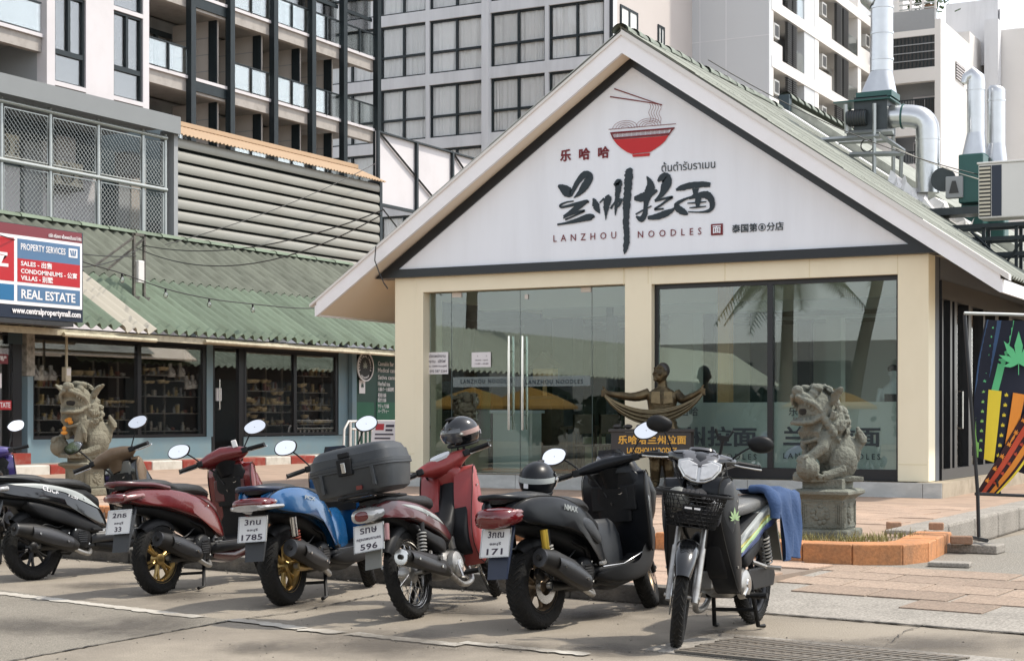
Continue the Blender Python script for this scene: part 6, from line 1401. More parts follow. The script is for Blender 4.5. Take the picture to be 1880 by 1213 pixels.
# ---------------------------------------------------------------- motorbikes
mat('tyre', (.009,.009,.009), .85, var=.25, scale=30, bump=.5, bscale=90, dirt=(.035,.032,.028), dscale=6, damt=.6, spec=.3)
mat('plasticblack', (.008,.0085,.0095), .5, var=.25, scale=8, dirt=(.026,.024,.021), dscale=4, damt=.3, spec=.25)
mat('glossblack', (.005,.0055,.0065), .16, var=.2, scale=3, coat=.6); mat('matteblack', (.005,.006,.0078), .33, var=.2, scale=4, spec=.3)
mat('seatblack', (.010,.010,.010), .5, var=.2, scale=12, bump=.25, bscale=150); mat('seatgrey', (.13,.13,.125), .42, var=.12, scale=8, bump=.2, bscale=150)
mat('darkgrey', (.026,.029,.033), .45, var=.15, scale=5, dirt=(.06,.055,.05), dscale=3, damt=.4); mat('greygreen', (.12,.125,.115), .5, var=.15, scale=4, dirt=(.2,.18,.15), dscale=3, damt=.5)
mat('bronzeplast', (.13,.085,.05), .42, .3, var=.25, scale=6, dirt=(.26,.2,.14), dscale=4, damt=.5)
mat('redpaint', (.13,.010,.011), .22, .25, var=.15, scale=4, coat=.6, dirt=(.17,.05,.045), dscale=5, damt=.35); mat('redfade', (.27,.032,.03), .38, .1, var=.12, scale=4, coat=.3, dirt=(.36,.12,.10), dscale=2, damt=.5); mat('maroon', (.075,.012,.014), .3, var=.2, scale=5, coat=.5)
mat('bluepaint', (.008,.085,.23), .2, .35, var=.12, scale=4, coat=.6, dirt=(.05,.11,.21), dscale=5, damt=.35); mat('navyp', (.012,.02,.045), .4, var=.2); mat('purplep', (.05,.035,.16), .25, .2, var=.2, coat=.5)
mat('goldrim', (.42,.29,.11), .32, .8, var=.15, scale=12, dirt=(.14,.10,.06), dscale=8, damt=.5); mat('blackrim', (.03,.03,.032), .4, .5, var=.2); mat('bronzerim', (.20,.15,.10), .4, .7, var=.2, scale=12)
mat('alu', (.42,.41,.39), .38, .85, var=.2, scale=14, dirt=(.14,.12,.10), dscale=10, damt=.6); mat('chromedull', (.55,.54,.52), .22, 1., var=.15, scale=10)
mat('exhaust', (.014,.0138,.0135), .45, .4, var=.3, scale=9, dirt=(.045,.038,.03), dscale=5, damt=.4); mat('shield', (.055,.055,.057), .35, .6, var=.2); mat('goldshock', (.55,.38,.06), .3, .8, var=.1); mat('redspring', (.22,.05,.035), .4, .2, var=.2); mat('spring', (.5,.49,.46), .4, .5, var=.15)
mat('platewhite', (.66,.66,.65), .45, var=.05, scale=9); mat('lensred', (.11,.006,.008), .15, var=.25, scale=9, coat=.8); mat('lensclear', (.36,.355,.345), .08, .3, var=.3, scale=26, coat=1.); mat('lenspink', (.26,.12,.115), .15, .2, var=.3, scale=26, coat=1.); mat('lensamber', (.5,.2,.04), .2, var=.2)
mat('lampglass', (.62,.61,.60), .06, .35, var=.25, scale=40, coat=1.)
mat('mirrorglass', (.93,.93,.94), .03, 1., var=0); mat('smoke', (.06,.06,.065), .1, var=.1, coat=1.); mat('stickergreen', (.35,.50,.25), .5, var=.1); mat('stickeryellow', (.55,.52,.16), .4, var=.1); mat('stickerblue', (.03,.05,.14), .4, var=.1); mat('stickergrey', (.32,.34,.33), .4, var=.1)
mat('cloth', lin(54,76,112), .95, var=.12, scale=9, bump=.25, bscale=60); mat('boxgrey', (.024,.028,.032), .45, var=.12, scale=4, dirt=(.10,.10,.095), dscale=3, damt=.4)
def ylerp(pts, x):
    if x <= pts[0][0]: return pts[0][1]
    for (a, u), (b, v) in zip(pts[:-1], pts[1:]):
        if x <= b: return u+(v-u)*(x-a)/(b-a)
    return pts[-1][1]
def pillow(poly, y0, wid, bulge=.02, sub=3, sharp=False, lip=.012):
    """side panel: outline (x,z), outer face at y = wid(x) (number or list), edge rolled back to y0; on the +y side"""
    P = [V((p[0], p[1])) for p in poly]
    if not sharp: P = [V((p.x, p.y)) for p in smooth_poly([V((p.x,p.y,0)) for p in P], sub)]
    wf = (lambda x: wid) if isinstance(wid, (int, float)) else (lambda x: ylerp(wid, x))
    c = V((0,0))
    for p in P: c += p
    c /= len(P); rs = []
    for s, dy in ((1.0,None),(1.0,-lip),(.965,-lip*.25),(.86,bulge*.35),(.62,bulge*.75),(.3,bulge)):
        r = []
        for p in P:
            q = c+(p-c)*s; r.append((q.x, (y0 if dy is None else max(y0+.002, wf(q.x)+dy)), q.y))
        rs.append(r)
    n = len(P); a = sum(P[i].x*P[(i+1) % n].y-P[(i+1) % n].x*P[i].y for i in range(n))
    if a > 0: rs = [r[::-1] for r in rs]
    return MB().rings(rs, True, True)
def flip(mb): return MB().add([(x,-y,z) for x,y,z in mb.v], [tuple(reversed(f)) for f in mb.f])
BS = 1.06
class Bike:
    def __init__(b, name, label, px, py, head, lean, L, steer, rake=26.5, rf=.26, z=0.):
        p = atZ(px, py, z); h = R(head); d = W(sin(h), cos(h)); b.t = thing(name, label, 'motorbike', p, 0, 'motorbikes parked along the kerb')
        b.t.rotation_euler = (-R(lean), 0, atan2(d.y, d.x)); b.L = L; b.rf = rf; b.t.scale = (BS,BS,BS)
        ax = V((-sin(R(rake)), 0, cos(R(rake)))); o = V((L, 0, rf)); b.ax, b.o = ax, o
        off = V((cos(R(rake)),0,sin(R(rake))))*(-.03); b.o2 = o+off
        b.S = Matrix.Translation(b.o2) @ Matrix.Rotation(R(steer), 4, ax) @ Matrix.Translation(-b.o2)
    def part(b, name, mb, m, par=None, st=False, smooth=45, bevel=0):
        if st: mb = MB().add(mb.v, mb.f).xf(b.S)
        return obj(name, mb, m, par or b.t, smooth=smooth, bevel=bevel)
    def both(b, name, mb, m, st=False, smooth=45):
        b.part(name, MB().add(mb.v, mb.f), m, None, st, smooth); b.part(name, flip(mb), m, None, st, smooth)
    def seam(b, poly, wid, sub=3, r=.0038, m='hole'):
        P = smooth_poly([V((p[0],p[1],0)) for p in poly], sub); wf = (lambda x: wid) if isinstance(wid, (int,float)) else (lambda x: ylerp(wid, x))
        b.both('panel_seam', MB().tube([(p.x, wf(p.x)-.009, p.y) for p in P], r, 4, loop=True), m)
    def bolts(b, pts):
        for x, y, z in pts:
            for sd in (-1,1): b.part('bolt', MB().cyl((x,sd*y,z),(x,sd*(y+.006),z),.007,n=8), 'chromedull')
    def cables(b, c):
        for sd in (-1,1):
            for k in range(2): b.part('cable', MB().tube(smooth_poly([V(p) for p in ((c.x+.0,sd*(.17-.02*k),c.z),(c.x+.07,sd*.14,c.z-.02-.02*k),(c.x+.09,sd*.10,c.z-.10),(c.x+.05,sd*.06,c.z-.2))],3,False),.0045,5), 'wire', None, True, 60)
    def axis(b, s): return b.o2+b.ax*s          # point on the steering axis
    def wheel(b, x, r, w, rim, style, m, st=False, disc=None):
        z = r; rt = rim
        pr = [(rt-.012,-w*.36),(rt+.006,-w*.40),((rt+r)*.5,-w*.5),(r-.022,-w*.46),(r-.006,-w*.27),(r,-w*.09),(r,w*.09),(r-.006,w*.27),(r-.022,w*.46),((rt+r)*.5,w*.5),(rt+.006,w*.40),(rt-.012,w*.36)]
        t = b.part('wheel', MB().lathe(pr,(x,0,z),'y',48), 'tyre', None, st, 60); t.name = 'wheel'
        gv = MB()
        for k in range(40):
            a = 2*pi*k/40
            for sd in (-1,1):
                pts = []
                for f in range(4):
                    yy = sd*w*(.06+.12*f); rr_ = r-(.0 if f < 2 else .004*(f-1)**1.6)+.0012; aa = a+.055*f*(1 if style != 'spoke' else .8)
                    pts.append((x+rr_*sin(aa), yy, z+rr_*cos(aa)))
                gv.tube(pts,.0035,3,cap=False)
        b.part('tread_groove', gv, 'hole', t, st, None)
        b.part('rim', MB().lathe([(rt-.002,-w*.38),(rt+.002,-w*.40),(rt-.012,-w*.33),(rt-.028,-w*.16),(rt-.03,0),(rt-.028,w*.16),(rt-.012,w*.33),(rt+.002,w*.40),(rt-.002,w*.38)],(x,0,z),'y',40), m if style != 'spoke' else 'chromedull', t, st, 50)
        b.part('hub', MB().lathe([(.0005,-w*.42),(.03,-w*.42),(.045,-w*.3),(.045,w*.3),(.03,w*.42),(.0005,w*.42)],(x,0,z),'y',20) if style != 'spoke' else MB().lathe([(.0005,-.055),(.025,-.055),(.062,-.04),(.066,0),(.062,.04),(.025,.055),(.0005,.055)],(x,0,z),'y',24), m if style != 'spoke' else 'alu', t, st, 40)
        if style == 'spoke':
            for k in range(32):
                a = 2*pi*k/32; sd = 1 if k % 2 else -1; a2 = a+(.38 if (k//2) % 2 else -.38)
                b.part('spoke', MB().tube([(x+.06*sin(a2),sd*.035,z+.06*cos(a2)),(x+(rt-.02)*sin(a),sd*.006,z+(rt-.02)*cos(a))],.0026,4,cap=False), 'chromedull', t, st)
        else:
            n = int(style)
            for k in range(n):
                a = 2*pi*k/n+.2; pts = []
                for da in (-.13,.13):
                    mb = MB().tube([(x+.03*sin(a),0,z+.03*cos(a)),(x+(rt*.6)*sin(a+da*.9),0,z+(rt*.6)*cos(a+da*.9)),(x+(rt-.015)*sin(a+da*1.35),0,z+(rt-.015)*cos(a+da*1.35))],[.019,.013,.014],6,flat=.9)
                    b.part('rim_spoke', mb, m, t, st, 60)
        if disc:
            b.part('brake_disc', MB().lathe([(.06,disc),(.11,disc),(.11,disc+.005),(.06,disc+.005),(.06,disc)],(x,0,z),'y',28), 'chromedull', t, st, 40)
        return t
    def shock(b, p0, p1, y, spring='spring', body='plasticblack', r=.032):
        a, c = V((p0[0],y,p0[1])), V((p1[0],y,p1[1])); s = b.part('shock_absorber', MB().tube([a,c],.012,8).tube([a.lerp(c,.62),c],.022,10), body, None, False, 50)
        d = (c-a).normalized(); u = d.cross(V((0,1,0))).normalized(); v = d.cross(u); N = 84; pts = [a.lerp(c,.14+.56*k/N)+(u*cos(k*.6)+v*sin(k*.6))*r for k in range(N+1)]
        b.part('spring', MB().tube(pts,.0058,5), spring, s, False, 60)
    def plate(b, x, z, tilt, lines, w=.205, h=.168):
        m = Matrix.Translation((x,0,z)) @ Matrix.Rotation(tilt,4,'Y') @ plane_m((0,0,0),(0,-1,0),(0,0,1))
        p = b.part('number_plate', MB().prism([(-w/2+.008,-h/2),(w/2-.008,-h/2),(w/2,-h/2+.008),(w/2,h/2-.008),(w/2-.008,h/2),(-w/2+.008,h/2),(-w/2,h/2-.008),(-w/2,-h/2+.008)],-.002,.0015).xf(m), 'platewhite')
        b.part('plate_frame', MB().box(-w/2-.004,w/2+.004,-h/2-.004,-h/2+.002,-.004,.004).box(-w/2-.004,w/2+.004,h/2-.002,h/2+.004,-.004,.004).box(-w/2-.004,-w/2+.002,-h/2,h/2,-.004,.004).box(w/2-.002,w/2+.004,-h/2,h/2,-.004,.004).xf(m), 'chromedull', p, smooth=None)
        for s, wd_, ht, y0 in lines:
            b.part('plate_lettering', fit(text_mb(s,1,.018,1.05,.001), wd_, ht).xf(m @ Matrix.Translation((-wd_/2,y0,.003))), 'print', p, smooth=None)
    def bars(b, s, half=.33, rise=.0, back=.09, grip='plasticblack', lever=True, barm='plasticblack'):
        """handlebar on the steering axis at distance s; returns centre"""
        c = b.axis(s); x, z = c.x, c.z
        for sd in (-1,1):
            b.part('handlebar', MB().tube([(x,0,z),(x,sd*.1,z+rise),(x-.01,sd*.18,z+rise),(x-back*.6,sd*(half-.12),z+rise),(x-back,sd*half,z+rise-.01)],.011,8), barm, None, True, 60)
            b.part('grip', MB().tube([(x-back*.62,sd*(half-.125),z+rise-.001),(x-back*.8,sd*(half-.06),z+rise-.005),(x-back,sd*half,z+rise-.01),(x-back-.003,sd*(half+.008),z+rise-.01)],[.0165,.0165,.0165,.019],10), grip, None, True, 60)
            b.part('switch_box', MB().cbox((x-back*.5,sd*(half-.155),z+rise),(.05,.05,.045)), 'plasticblack', None, True, None, .008)
            if lever: b.part('brake_lever', MB().tube([(x-back*.4+.02,sd*(half-.15),z+rise-.008),(x-back*.45+.055,sd*(half-.1),z+rise-.012),(x-back*.8+.05,sd*(half-.02),z+rise-.018),(x-back+.045,sd*(half+.02),z+rise-.02)],[.009,.006,.0055,.006],6), 'chromedull' if lever == 1 else 'plasticblack', None, True, 60)
        return c
    def mirror(b, sd, base, ctr, w=.068, h=.045, shape=0, m='plasticblack', face=True, tilt=0):
        q = V(base); c = V(ctr); mid = (q+c)*.5+V((.02,0,.015))
        mr = b.part('mirror', MB().tube([tuple(p) for p in smooth_poly([q,mid,c],4,False)],.006,6), m, None, True, 60)
        if shape == 0: P = [(-w,.1*h),(-w*.72,h*.8),(w*.25,h),(w,h*.35),(w*.9,-h*.45),(w*.3,-h*.95),(-w*.6,-h*.8)]
        else: P = [(-w,.0),(-w*.7,h*.75),(w*.0,h),(w*.8,h*.6),(w,0),(w*.7,-h*.75),(0,-h),(-w*.75,-h*.7)]
        P = [(sd*a_, b_) for a_, b_ in P]
        SP = [(p.x,p.y) for p in smooth_poly([V((a_,b_,0)) for a_, b_ in P],3)]
        rm = Matrix.Translation(c) @ Matrix.Rotation(R(tilt),4,'Z') @ Matrix.Rotation(R(8),4,'Y')
        rs = [[(xx, -a_*k, b_*k) for a_, b_ in SP] for xx, k in ((0,1),(.012,1.03),(.03,.8),(.036,.3))]
        b.part('mirror_shell', MB().rings(rs).xf(rm), m, mr, True, 50)
        if face: b.part('mirror_glass', MB().rings([[(-.0015,-a_*.93,b_*.93) for a_, b_ in SP],[(-.003,-a_*.92,b_*.92) for a_, b_ in SP]]).xf(rm), 'mirrorglass', mr, True, None)
    def fender(b, x, r, w, a0, a1, m, st=False, name='front_fender', drop=.03):
        rs = []; n = 14; cr = [(-1,-drop),(-.96,-.004),(-.6,.012),(0,.018),(.6,.012),(.96,-.004),(1,-drop)]
        for k in range(n+1):
            a = R(a0+(a1-a0)*k/n); f = 1-.35*abs(2*k/n-1)**3
            rs.append([(x+(r+dz)*sin(a), yy*w/2*f, r0+(r+dz)*cos(a)) for yy, dz in cr for r0 in [b.rf if st else b.rr]])
        mb = MB().rings(rs,False,False,closed=False); rs2 = [[(px+(x-px)*.03, y, z+((b.rf if st else b.rr)-z)*.03) for px, y, z in r_] for r_ in rs]
        mb.rings([r_[::-1] for r_ in rs2],False,False,closed=False); return b.part(name, mb, m, None, st, 60)
    def fork(b, y=.075, m='plasticblack', lower='alu', top=.55):
        for sd in (-1,1):
            a = V((b.L,sd*y,b.rf)); d = b.ax; b.part('fork_leg', MB().tube([a-d*.03,a+d*.02,a+d*.3],[.02,.024,.024],10).tube([a+d*.3,a+d*top],[.017,.017],8), lower, None, True, 60)
        a = b.axis(top); b.part('fork_crown', MB().cbox((a.x,0,a.z),(.06,2*y+.05,.03)), m, None, True, None); b.part('steering_stem', MB().tube([b.axis(top-.02),b.axis(top+.2)],.022,10), m, None, True, 60)
        b.part('front_axle', MB().cyl((b.L,-y-.03,b.rf),(b.L,y+.03,b.rf),.012,n=8), 'alu', None, True)
    def stand(b, x=.5, center=True):
        if center:
            b.part('center_stand', MB().tube([(x,-.12,.3),(x-.06,-.14,.02),(x-.14,-.15,.012)],.014,6).tube([(x,.12,.3),(x-.06,.14,.02),(x-.14,.15,.012)],.014,6).tube([(x-.035,-.13,.12),(x-.035,.13,.12)],.012,6), 'plasticblack', None, False, 60)
        else:
            b.part('side_stand', MB().tube([(x,.12,.24),(x-.05,.24,.03),(x-.02,.27,.0)],[.012,.011,.016],6), 'plasticblack', None, False, 60)
    def loft(b, name, secs, m, st=False, e=2.4, n=18, smooth=60, par=None):
        """sections along x: (x, z centre, half width, half height[, y])"""
        rs = [sring((s[0], s[4] if len(s) > 4 else 0, s[1]),(0,1,0),(0,0,1),s[2],s[3],e,n) for s in secs]
        return b.part(name, MB().rings(rs), m, par, st, smooth)
    def vloft(b, name, secs, m, st=False, e=2.6, n=20, smooth=60, tilt=0):
        """sections up z: (z, x centre, half length x, half width y)"""
        rs = [sring((s[1],0,s[0]),(1,0,0),(0,1,0),s[2],s[3],e,n) for s in secs]
        return b.part(name, MB().rings(rs), m, None, st, smooth)
    def muffler(b, pts, rad, y, flat=1.15, m='exhaust', pipe=None, shield=None, tip='shield'):
        P = [V((p[0],y,p[1])) for p in pts]; mu = b.part('muffler', MB().tube([tuple(p) for p in P], rad, 18, flat=flat), m, None, False, 50)
        d = (P[0]-P[1]).normalized(); e = P[0]+d*.004; b.part('muffler_cap', MB().tube([P[0],P[0]+d*.012,P[0]+d*.014],[rad[0]*1.03,rad[0]*1.0,rad[0]*.5],18,flat=flat), tip, mu, False, 40); b.part('tail_pipe', MB().tube([P[0],P[0]+d*.03],[rad[0]*.36]*2,12), 'exhaust', mu); b.part('pipe_hole', MB().tube([P[0]+d*.0305,P[0]+d*.031],[rad[0]*.28]*2,12), 'hole', mu)
        if pipe: b.part('exhaust_pipe', MB().tube([tuple(q) for q in smooth_poly([V(p) for p in pipe],4,False)],.019,8), 'alu', mu, False, 60)
        if shield:
            a, c = P[0].lerp(P[-1],shield[0]), P[0].lerp(P[-1],shield[1]); dr = (c-a).normalized(); up = V((0,1,0)).cross(dr); 
            if up.z < 0: up = -up
            rr = max(rad); rs = []
            for f in range(7):
                q = a.lerp(c,f/6); k = 1-.25*abs(f/3-1)**2; rs.append([tuple(q+V((0,-1,0))*(rr*1.12*cos(t))*1+up*(rr*1.12*sin(t)*k*flat)) for t in [R(-38+95*j/6) for j in range(7)]])
            b.part('heat_shield', MB().rings(rs,False,False,closed=False), 'shield', mu, False, 60)
            for f in (.15,.85): q = a.lerp(c,f)+V((0,-rr*1.13,0)); b.part('bolt', MB().cyl(q,q+V((0,-.008,0)),.009,n=8), 'chromedull', mu)
        return mu

def scooter(name, label, px, py, head, lean, steer, k):
    """twist-and-go scooter; k holds the colours and options"""
    b = Bike(name, label, px, py, head, lean, k['L'], steer, rf=k['rf']); rr = k['rr']; b.rr = rr; L = k['L']; dx = L-1.28
    b.wheel(0, rr, k['tw'], k['rim'], k['sp'], k['rimm'], disc=-.07 if k.get('disc') else None); b.wheel(L, k['rf'], k['tw']*.85, k['rimf'], k['sp'], k['rimm'], True, -.065)
    b.fork(.07, 'plasticblack', 'plasticblack' if not k.get('fork') else k['fork'])
    b.fender(L, k['rf']+.035, .135, -55, 75, k['c1'] if k.get('fendc') else k['c2'], True)
    zs = k['seat']      # seat height
    # frame core and engine
    b.loft('frame_core', [(-.30,zs-.13,.05,.03),(-.1,zs-.15,.09,.05),(.2,zs-.2,.11,.09),(.45,zs-.28,.12,.13),(.62,zs-.36,.12,.1),(.7,.33,.11,.05)], 'plasticblack')
    b.part('engine_case', MB().box(.22,.62,-.09,.10,.20,.40), 'exhaust', bevel=.03); b.part('engine_cylinder', MB().cyl((.5,-.02,.30),(.72,-.02,.33),.075), 'alu'); b.part('fan_cover', MB().lathe([(.0005,-.135),(.075,-.135),(.095,-.12),(.10,-.09)],(.40,0,.31),'y',20), 'plasticblack')
    gv = MB()
    for q in range(6): gv.cbox((.40,-.137,.27+.017*q),(.10-.012*abs(q-2.5),.006,.007))
    b.part('fan_grille', gv, 'shield', smooth=None)
    b.part('transmission_case', MB().rings([sring((x,.115,z),(0,1,0),(0,0,1),.035,h,3,14) for x, z, h in ((-.1,rr,.05),(-.02,rr,.095),(.1,rr+.01,.085),(.3,.28,.085),(.44,.28,.10),(.5,.28,.06))]), 'exhaust'); b.part('swing_arm', MB().tube([(.3,-.085,.25),(.12,-.10,.25),(0,-.10,rr)],[.022,.02,.026],8,flat=1.4), k.get('arm','exhaust'))
    b.part('rear_hub_nut', MB().cyl((0,-.085,rr),(0,-.115,rr),.02,n=8), 'alu')
    b.part('brake_caliper', MB().cbox((-.075,-.078,rr+.075),(.075,.04,.05),Matrix.Rotation(R(40),4,'Y')), k.get('arm','exhaust'), None, False, None, .01); b.part('brake_hose', MB().tube(smooth_poly([V(p) for p in ((-.06,-.085,rr+.10),(.06,-.11,rr+.17),(.2,-.10,rr+.14),(.34,-.09,.46))],4,False),.006,6), 'wire', None, False, 60)
    b.part('engine_hose', MB().tube(smooth_poly([V(p) for p in ((.46,-.09,.40),(.40,-.12,.46),(.30,-.11,.50),(.24,-.08,.55))],4,False),.011,7), 'plasticblack', None, False, 60); b.part('engine_mount', MB().cbox((.60,-.10,.36),(.10,.03,.09),Matrix.Rotation(R(30),4,'Y')), 'alu', None, False, None, .008); b.part('kick_shaft', MB().cyl((.30,-.09,.27),(.30,-.125,.27),.016,n=10), 'alu')
    for q in range(4): b.part('bolt', MB().cyl((.40+.085*cos(q*1.57+.8),-.122,.31+.085*sin(q*1.57+.8)),(.40+.085*cos(q*1.57+.8),-.130,.31+.085*sin(q*1.57+.8)),.008,n=8), 'chromedull')
    b.part('air_box', MB().box(-.08,.24,.09,.155,.36,.50), 'plasticblack', bevel=.03)
    # mudguard and plate
    b.loft('rear_mudguard', [(-.36,zs-.15,.07,.03),(-.41,zs-.24,.075,.05),(-.45,zs-.34,.075,.04),(-.47,zs-.42,.07,.015)], k.get('guardm','darkgrey'), e=4, smooth=40)
    b.part('mud_flap', MB().add([(-.42,-.075,zs-.18),(-.42,.075,zs-.18),(-.49,.068,zs-.44),(-.49,-.068,zs-.44),(-.405,-.075,zs-.18),(-.405,.075,zs-.18),(-.475,.068,zs-.44),(-.475,-.068,zs-.44)],[(0,3,2,1),(4,5,6,7),(0,1,5,4),(1,2,6,5),(2,3,7,6),(3,0,4,7)]), k.get('guardm','darkgrey'), smooth=None)
    if k.get('plate'): b.plate(-.475, zs-.225, R(16), k['plate'])
    b.fender(0, rr+.022, .11, -38, 42, 'plasticblack', name='inner_fender')
    # tail body, side fairings
    b.loft('tail_body', [(-.44,zs-.06,.045,.02),(-.40,zs-.065,.08,.035),(-.25,zs-.06,.11,.045),(.0,zs-.07,.13,.05),(.25,zs-.09,.14,.05),(.5,zs-.13,.12,.06),(.62,zs-.2,.10,.07)], k['c2'])
    side = pillow([(x, z+zs) for x, z in k['side']], .05, k['sidew'], .015); b.both('side_fairing', side, k['c1'])
    b.seam([(x, z+zs) for x, z in k['side']], k['sidew'])
    if 'lowside' in k: b.both('lower_side_cover', pillow([(x, z+zs) for x, z in k['lowside']], .04, .135, .012), k['c2'])
    b.part('tail_light', MB().rings([sring((x,0,z+zs),(0,1,0),(0,0,1),w,h,3,18) for x, z, w, h in k['tail']]), k.get('tailm','lensred'), smooth=50)
    for sd in (-1,1): b.part('rear_indicator', MB().rings([sring((x,sd*y,z+zs),(0,1,0),(0,0,1),.022,.02,2.2,10) for x, y, z in ((-.425,.085,-.06),(-.36,.115,-.055),(-.29,.128,-.05),(-.27,.122,-.05))]), k.get('ind','lensclear'))
    # seat and rail
    b.loft('seat', [(-.34,zs+.02,.07,.02),(-.28,zs+.025,.11,.035),(-.1,zs+.025,.13,.045),(.03,zs+.012,.135,.045),(.12,zs-.02,.14,.05),(.3,zs-.025,.135,.048),(.46,zs-.04,.105,.045),(.58,zs-.07,.06,.035),(.61,zs-.09,.03,.02)], k.get('seatm','seatblack'), e=2.6)
    b.part('grab_rail', MB().tube(smooth_poly([V(p) for p in ((.02,-.135,zs-.01),(-.15,-.14,zs+.02),(-.34,-.12,zs+.035),(-.44,-.06,zs+.045),(-.455,0,zs+.045),(-.44,.06,zs+.045),(-.34,.12,zs+.035),(-.15,.14,zs+.02),(.02,.135,zs-.01))],4,False),.013,8,flat=1.3), k.get('railm','plasticblack'), smooth=60)
    # floor, legshield, front
    fw = k.get('fw',1.); fz = k.get('fz',1.)
    X = lambda x: x+dx
    if k.get('tunnel'):
        b.vloft('center_tunnel', [(.27,.76+dx*.6,.20,.075),(.42,.77+dx*.6,.19,.08),(.52,.76+dx*.6,.18,.075),(.60,.74+dx*.6,.15,.06),(.63,.73+dx*.6,.11,.04)], k.get('tunm', k['c2']), e=3)
        b.both('footboard', pillow([(.52,.26),(.54,.31),(.80,.30),(1.0+dx,.40),(1.08+dx,.55),(1.13+dx,.52),(1.08+dx,.34),(.95+dx,.24),(.70,.22)], .05, [(.5,.15),(.8,.2),(1.1,.2)], .01), k['c2'])
    b.loft('floor_board', [(.5,.295,.12,.05),(.6,.30,.155,.045),(.8+dx*.5,.30,.165,.04),(X(.98),.32,.165,.05),(X(1.04),.38,.15,.06)], k.get('floorm','plasticblack'), e=5)
    b.loft('belly_cover', [(.55,.25,.10,.04),(.8,.22,.115,.05),(X(1.0),.26,.10,.06),(X(1.08),.33,.07,.06)], k['c2'], e=3)
    b.vloft('leg_shield', [(z*fz if z > .5 else z,x,a,w*fw) for z,x,a,w in ((.30,X(1.02),.035,.14),(.42,X(1.015),.035,.185),(.58,X(1.005),.035,.205),(.74,X(.985),.035,.20),(.86,X(.965),.03,.165),(.92,X(.955),.02,.11))], k['legm'], e=3.4)
    b.vloft('front_cowl', [(z*fz if z > .5 else z,x,a,w*fw) for z,x,a,w in ((.40,X(1.08),.05,.09),(.50,X(1.10),.08,.13),(.62,X(1.11),.105,.17),(.74,X(1.08),.115,.20),(.84,X(1.04),.10,.185),(.92,X(1.0),.07,.13),(.955,X(.985),.03,.08))], k['c1'], e=2.5)
    b.both('front_side_panel', pillow([(X(1.0),.40),(X(.965),.62),(X(.945),.84),(X(.99),.93),(X(1.10),.80),(X(1.16),.62),(X(1.10),.46)], .10, [(X(.95),.205*fw),(X(1.02),.195*fw),(X(1.16),.12*fw)], .012), k['c1'])
    b.part('headlight', MB().rings([sring((X(1.17),0,.70),(0,1,0),(0,0,1),.11,.05,2.5,16), sring((X(1.20),0,.70),(0,1,0),(0,0,1),.08,.035,2.5,16)]), 'lensclear')
    b.vloft('inner_pocket', [(.60,X(.962),.02,.12),(.70,X(.955),.02,.13),(.82,X(.94),.02,.11)], 'plasticblack', e=4); b.part('bag_hook', MB().tube([(X(.945),0,.72),(X(.915),0,.715),(X(.905),0,.73)],.006,6), 'chromedull'); b.part('ignition_lock', MB().cyl((X(.95),-.06,.80),(X(.925),-.06,.80),.022,n=12), 'chromedull')
    fp = [(X(1.0),.40),(X(.965),.62),(X(.945),.84),(X(.99),.93),(X(1.10),.80),(X(1.16),.62),(X(1.10),.46)]; b.seam(fp, [(X(.95),.212*fw),(X(1.02),.203*fw),(X(1.16),.128*fw)])
    for sd in (-1,1):
        b.part('glove_box_lid', MB().cbox((X(.946)+.0,sd*.095*fw,.72*fz),(.02,.10*fw,.17)), k['c2'], None, False, None, .012); b.part('trim_strip', MB().tube([(.52,sd*.172,.335),(.75,sd*.19,.338),(X(.98),sd*.185,.40),(X(1.0),sd*.20*fw,.55),(X(.985),sd*.205*fw,.72*fz),(X(.965),sd*.168*fw,.86*fz)],.0055,6), k.get('trim','shield'), None, False, 60)
    b.bolts([(.42,.168,zs-.16),(X(1.02),.198*fw,.60),(.25,.150,.345)]); b.part('seat_seam', MB().tube([(x,sy*w,z+zs) for sy, seq in ((1,1),(-1,-1)) for x, w, z in [(-.30,.108,.02),(-.1,.131,.012),(.12,.141,-.03),(.3,.136,-.035),(.46,.107,-.05),(.58,.062,-.075)][::seq]],.004,5), 'hole', None, False, 60)
    # headset
    s = k.get('bar',.78); c = b.bars(s, k.get('half',.335), .0, .08, lever=k.get('lever',1))
    if k.get('headset','cover') == 'cover':
        rs = [sring((c.x+ox,yy,c.z+oz),(1,0,-.35),(.35,0,1),a,h,2.4,16) for yy, ox, oz, a, h in ((-.20,-.03,-.005,.025,.02),(-.17,-.02,-.005,.04,.035),(-.11,.01,.0,.075,.05),(0,.03,.01,.095,.062),(.11,.01,.0,.075,.05),(.17,-.02,-.005,.04,.035),(.20,-.03,-.005,.025,.02))]
        b.part('headset_cover', MB().rings(rs), k.get('headm',k['c1']), None, True, 60)
        b.part('instrument_panel', MB().rings([sring((c.x-.005,0,c.z+.055),(.9,0,.25),(0,1,0),.05,.09,2.8,18), sring((c.x-.01,0,c.z+.068),(.9,0,.25),(0,1,0),.045,.08,2.8,18)]), 'smoke', None, True, 40)
        b.vloft('neck_cover', [(.84,c.x+.075,.05,.07),(.90,c.x+.05,.05,.075),(c.z-.03,c.x+.015,.055,.09)], k.get('neckm','plasticblack'), True)
    else:
        b.part('bar_cover', MB().rings([sring((c.x+ox,yy,c.z+oz),(1,0,0),(0,0,1),a,h,2.4,14) for yy, ox, oz, a, h in ((-.19,-.04,.0,.025,.022),(-.12,-.01,.005,.05,.035),(0,.02,.01,.07,.045),(.12,-.01,.005,.05,.035),(.19,-.04,.0,.025,.022))]), 'matteblack', None, True, 60)
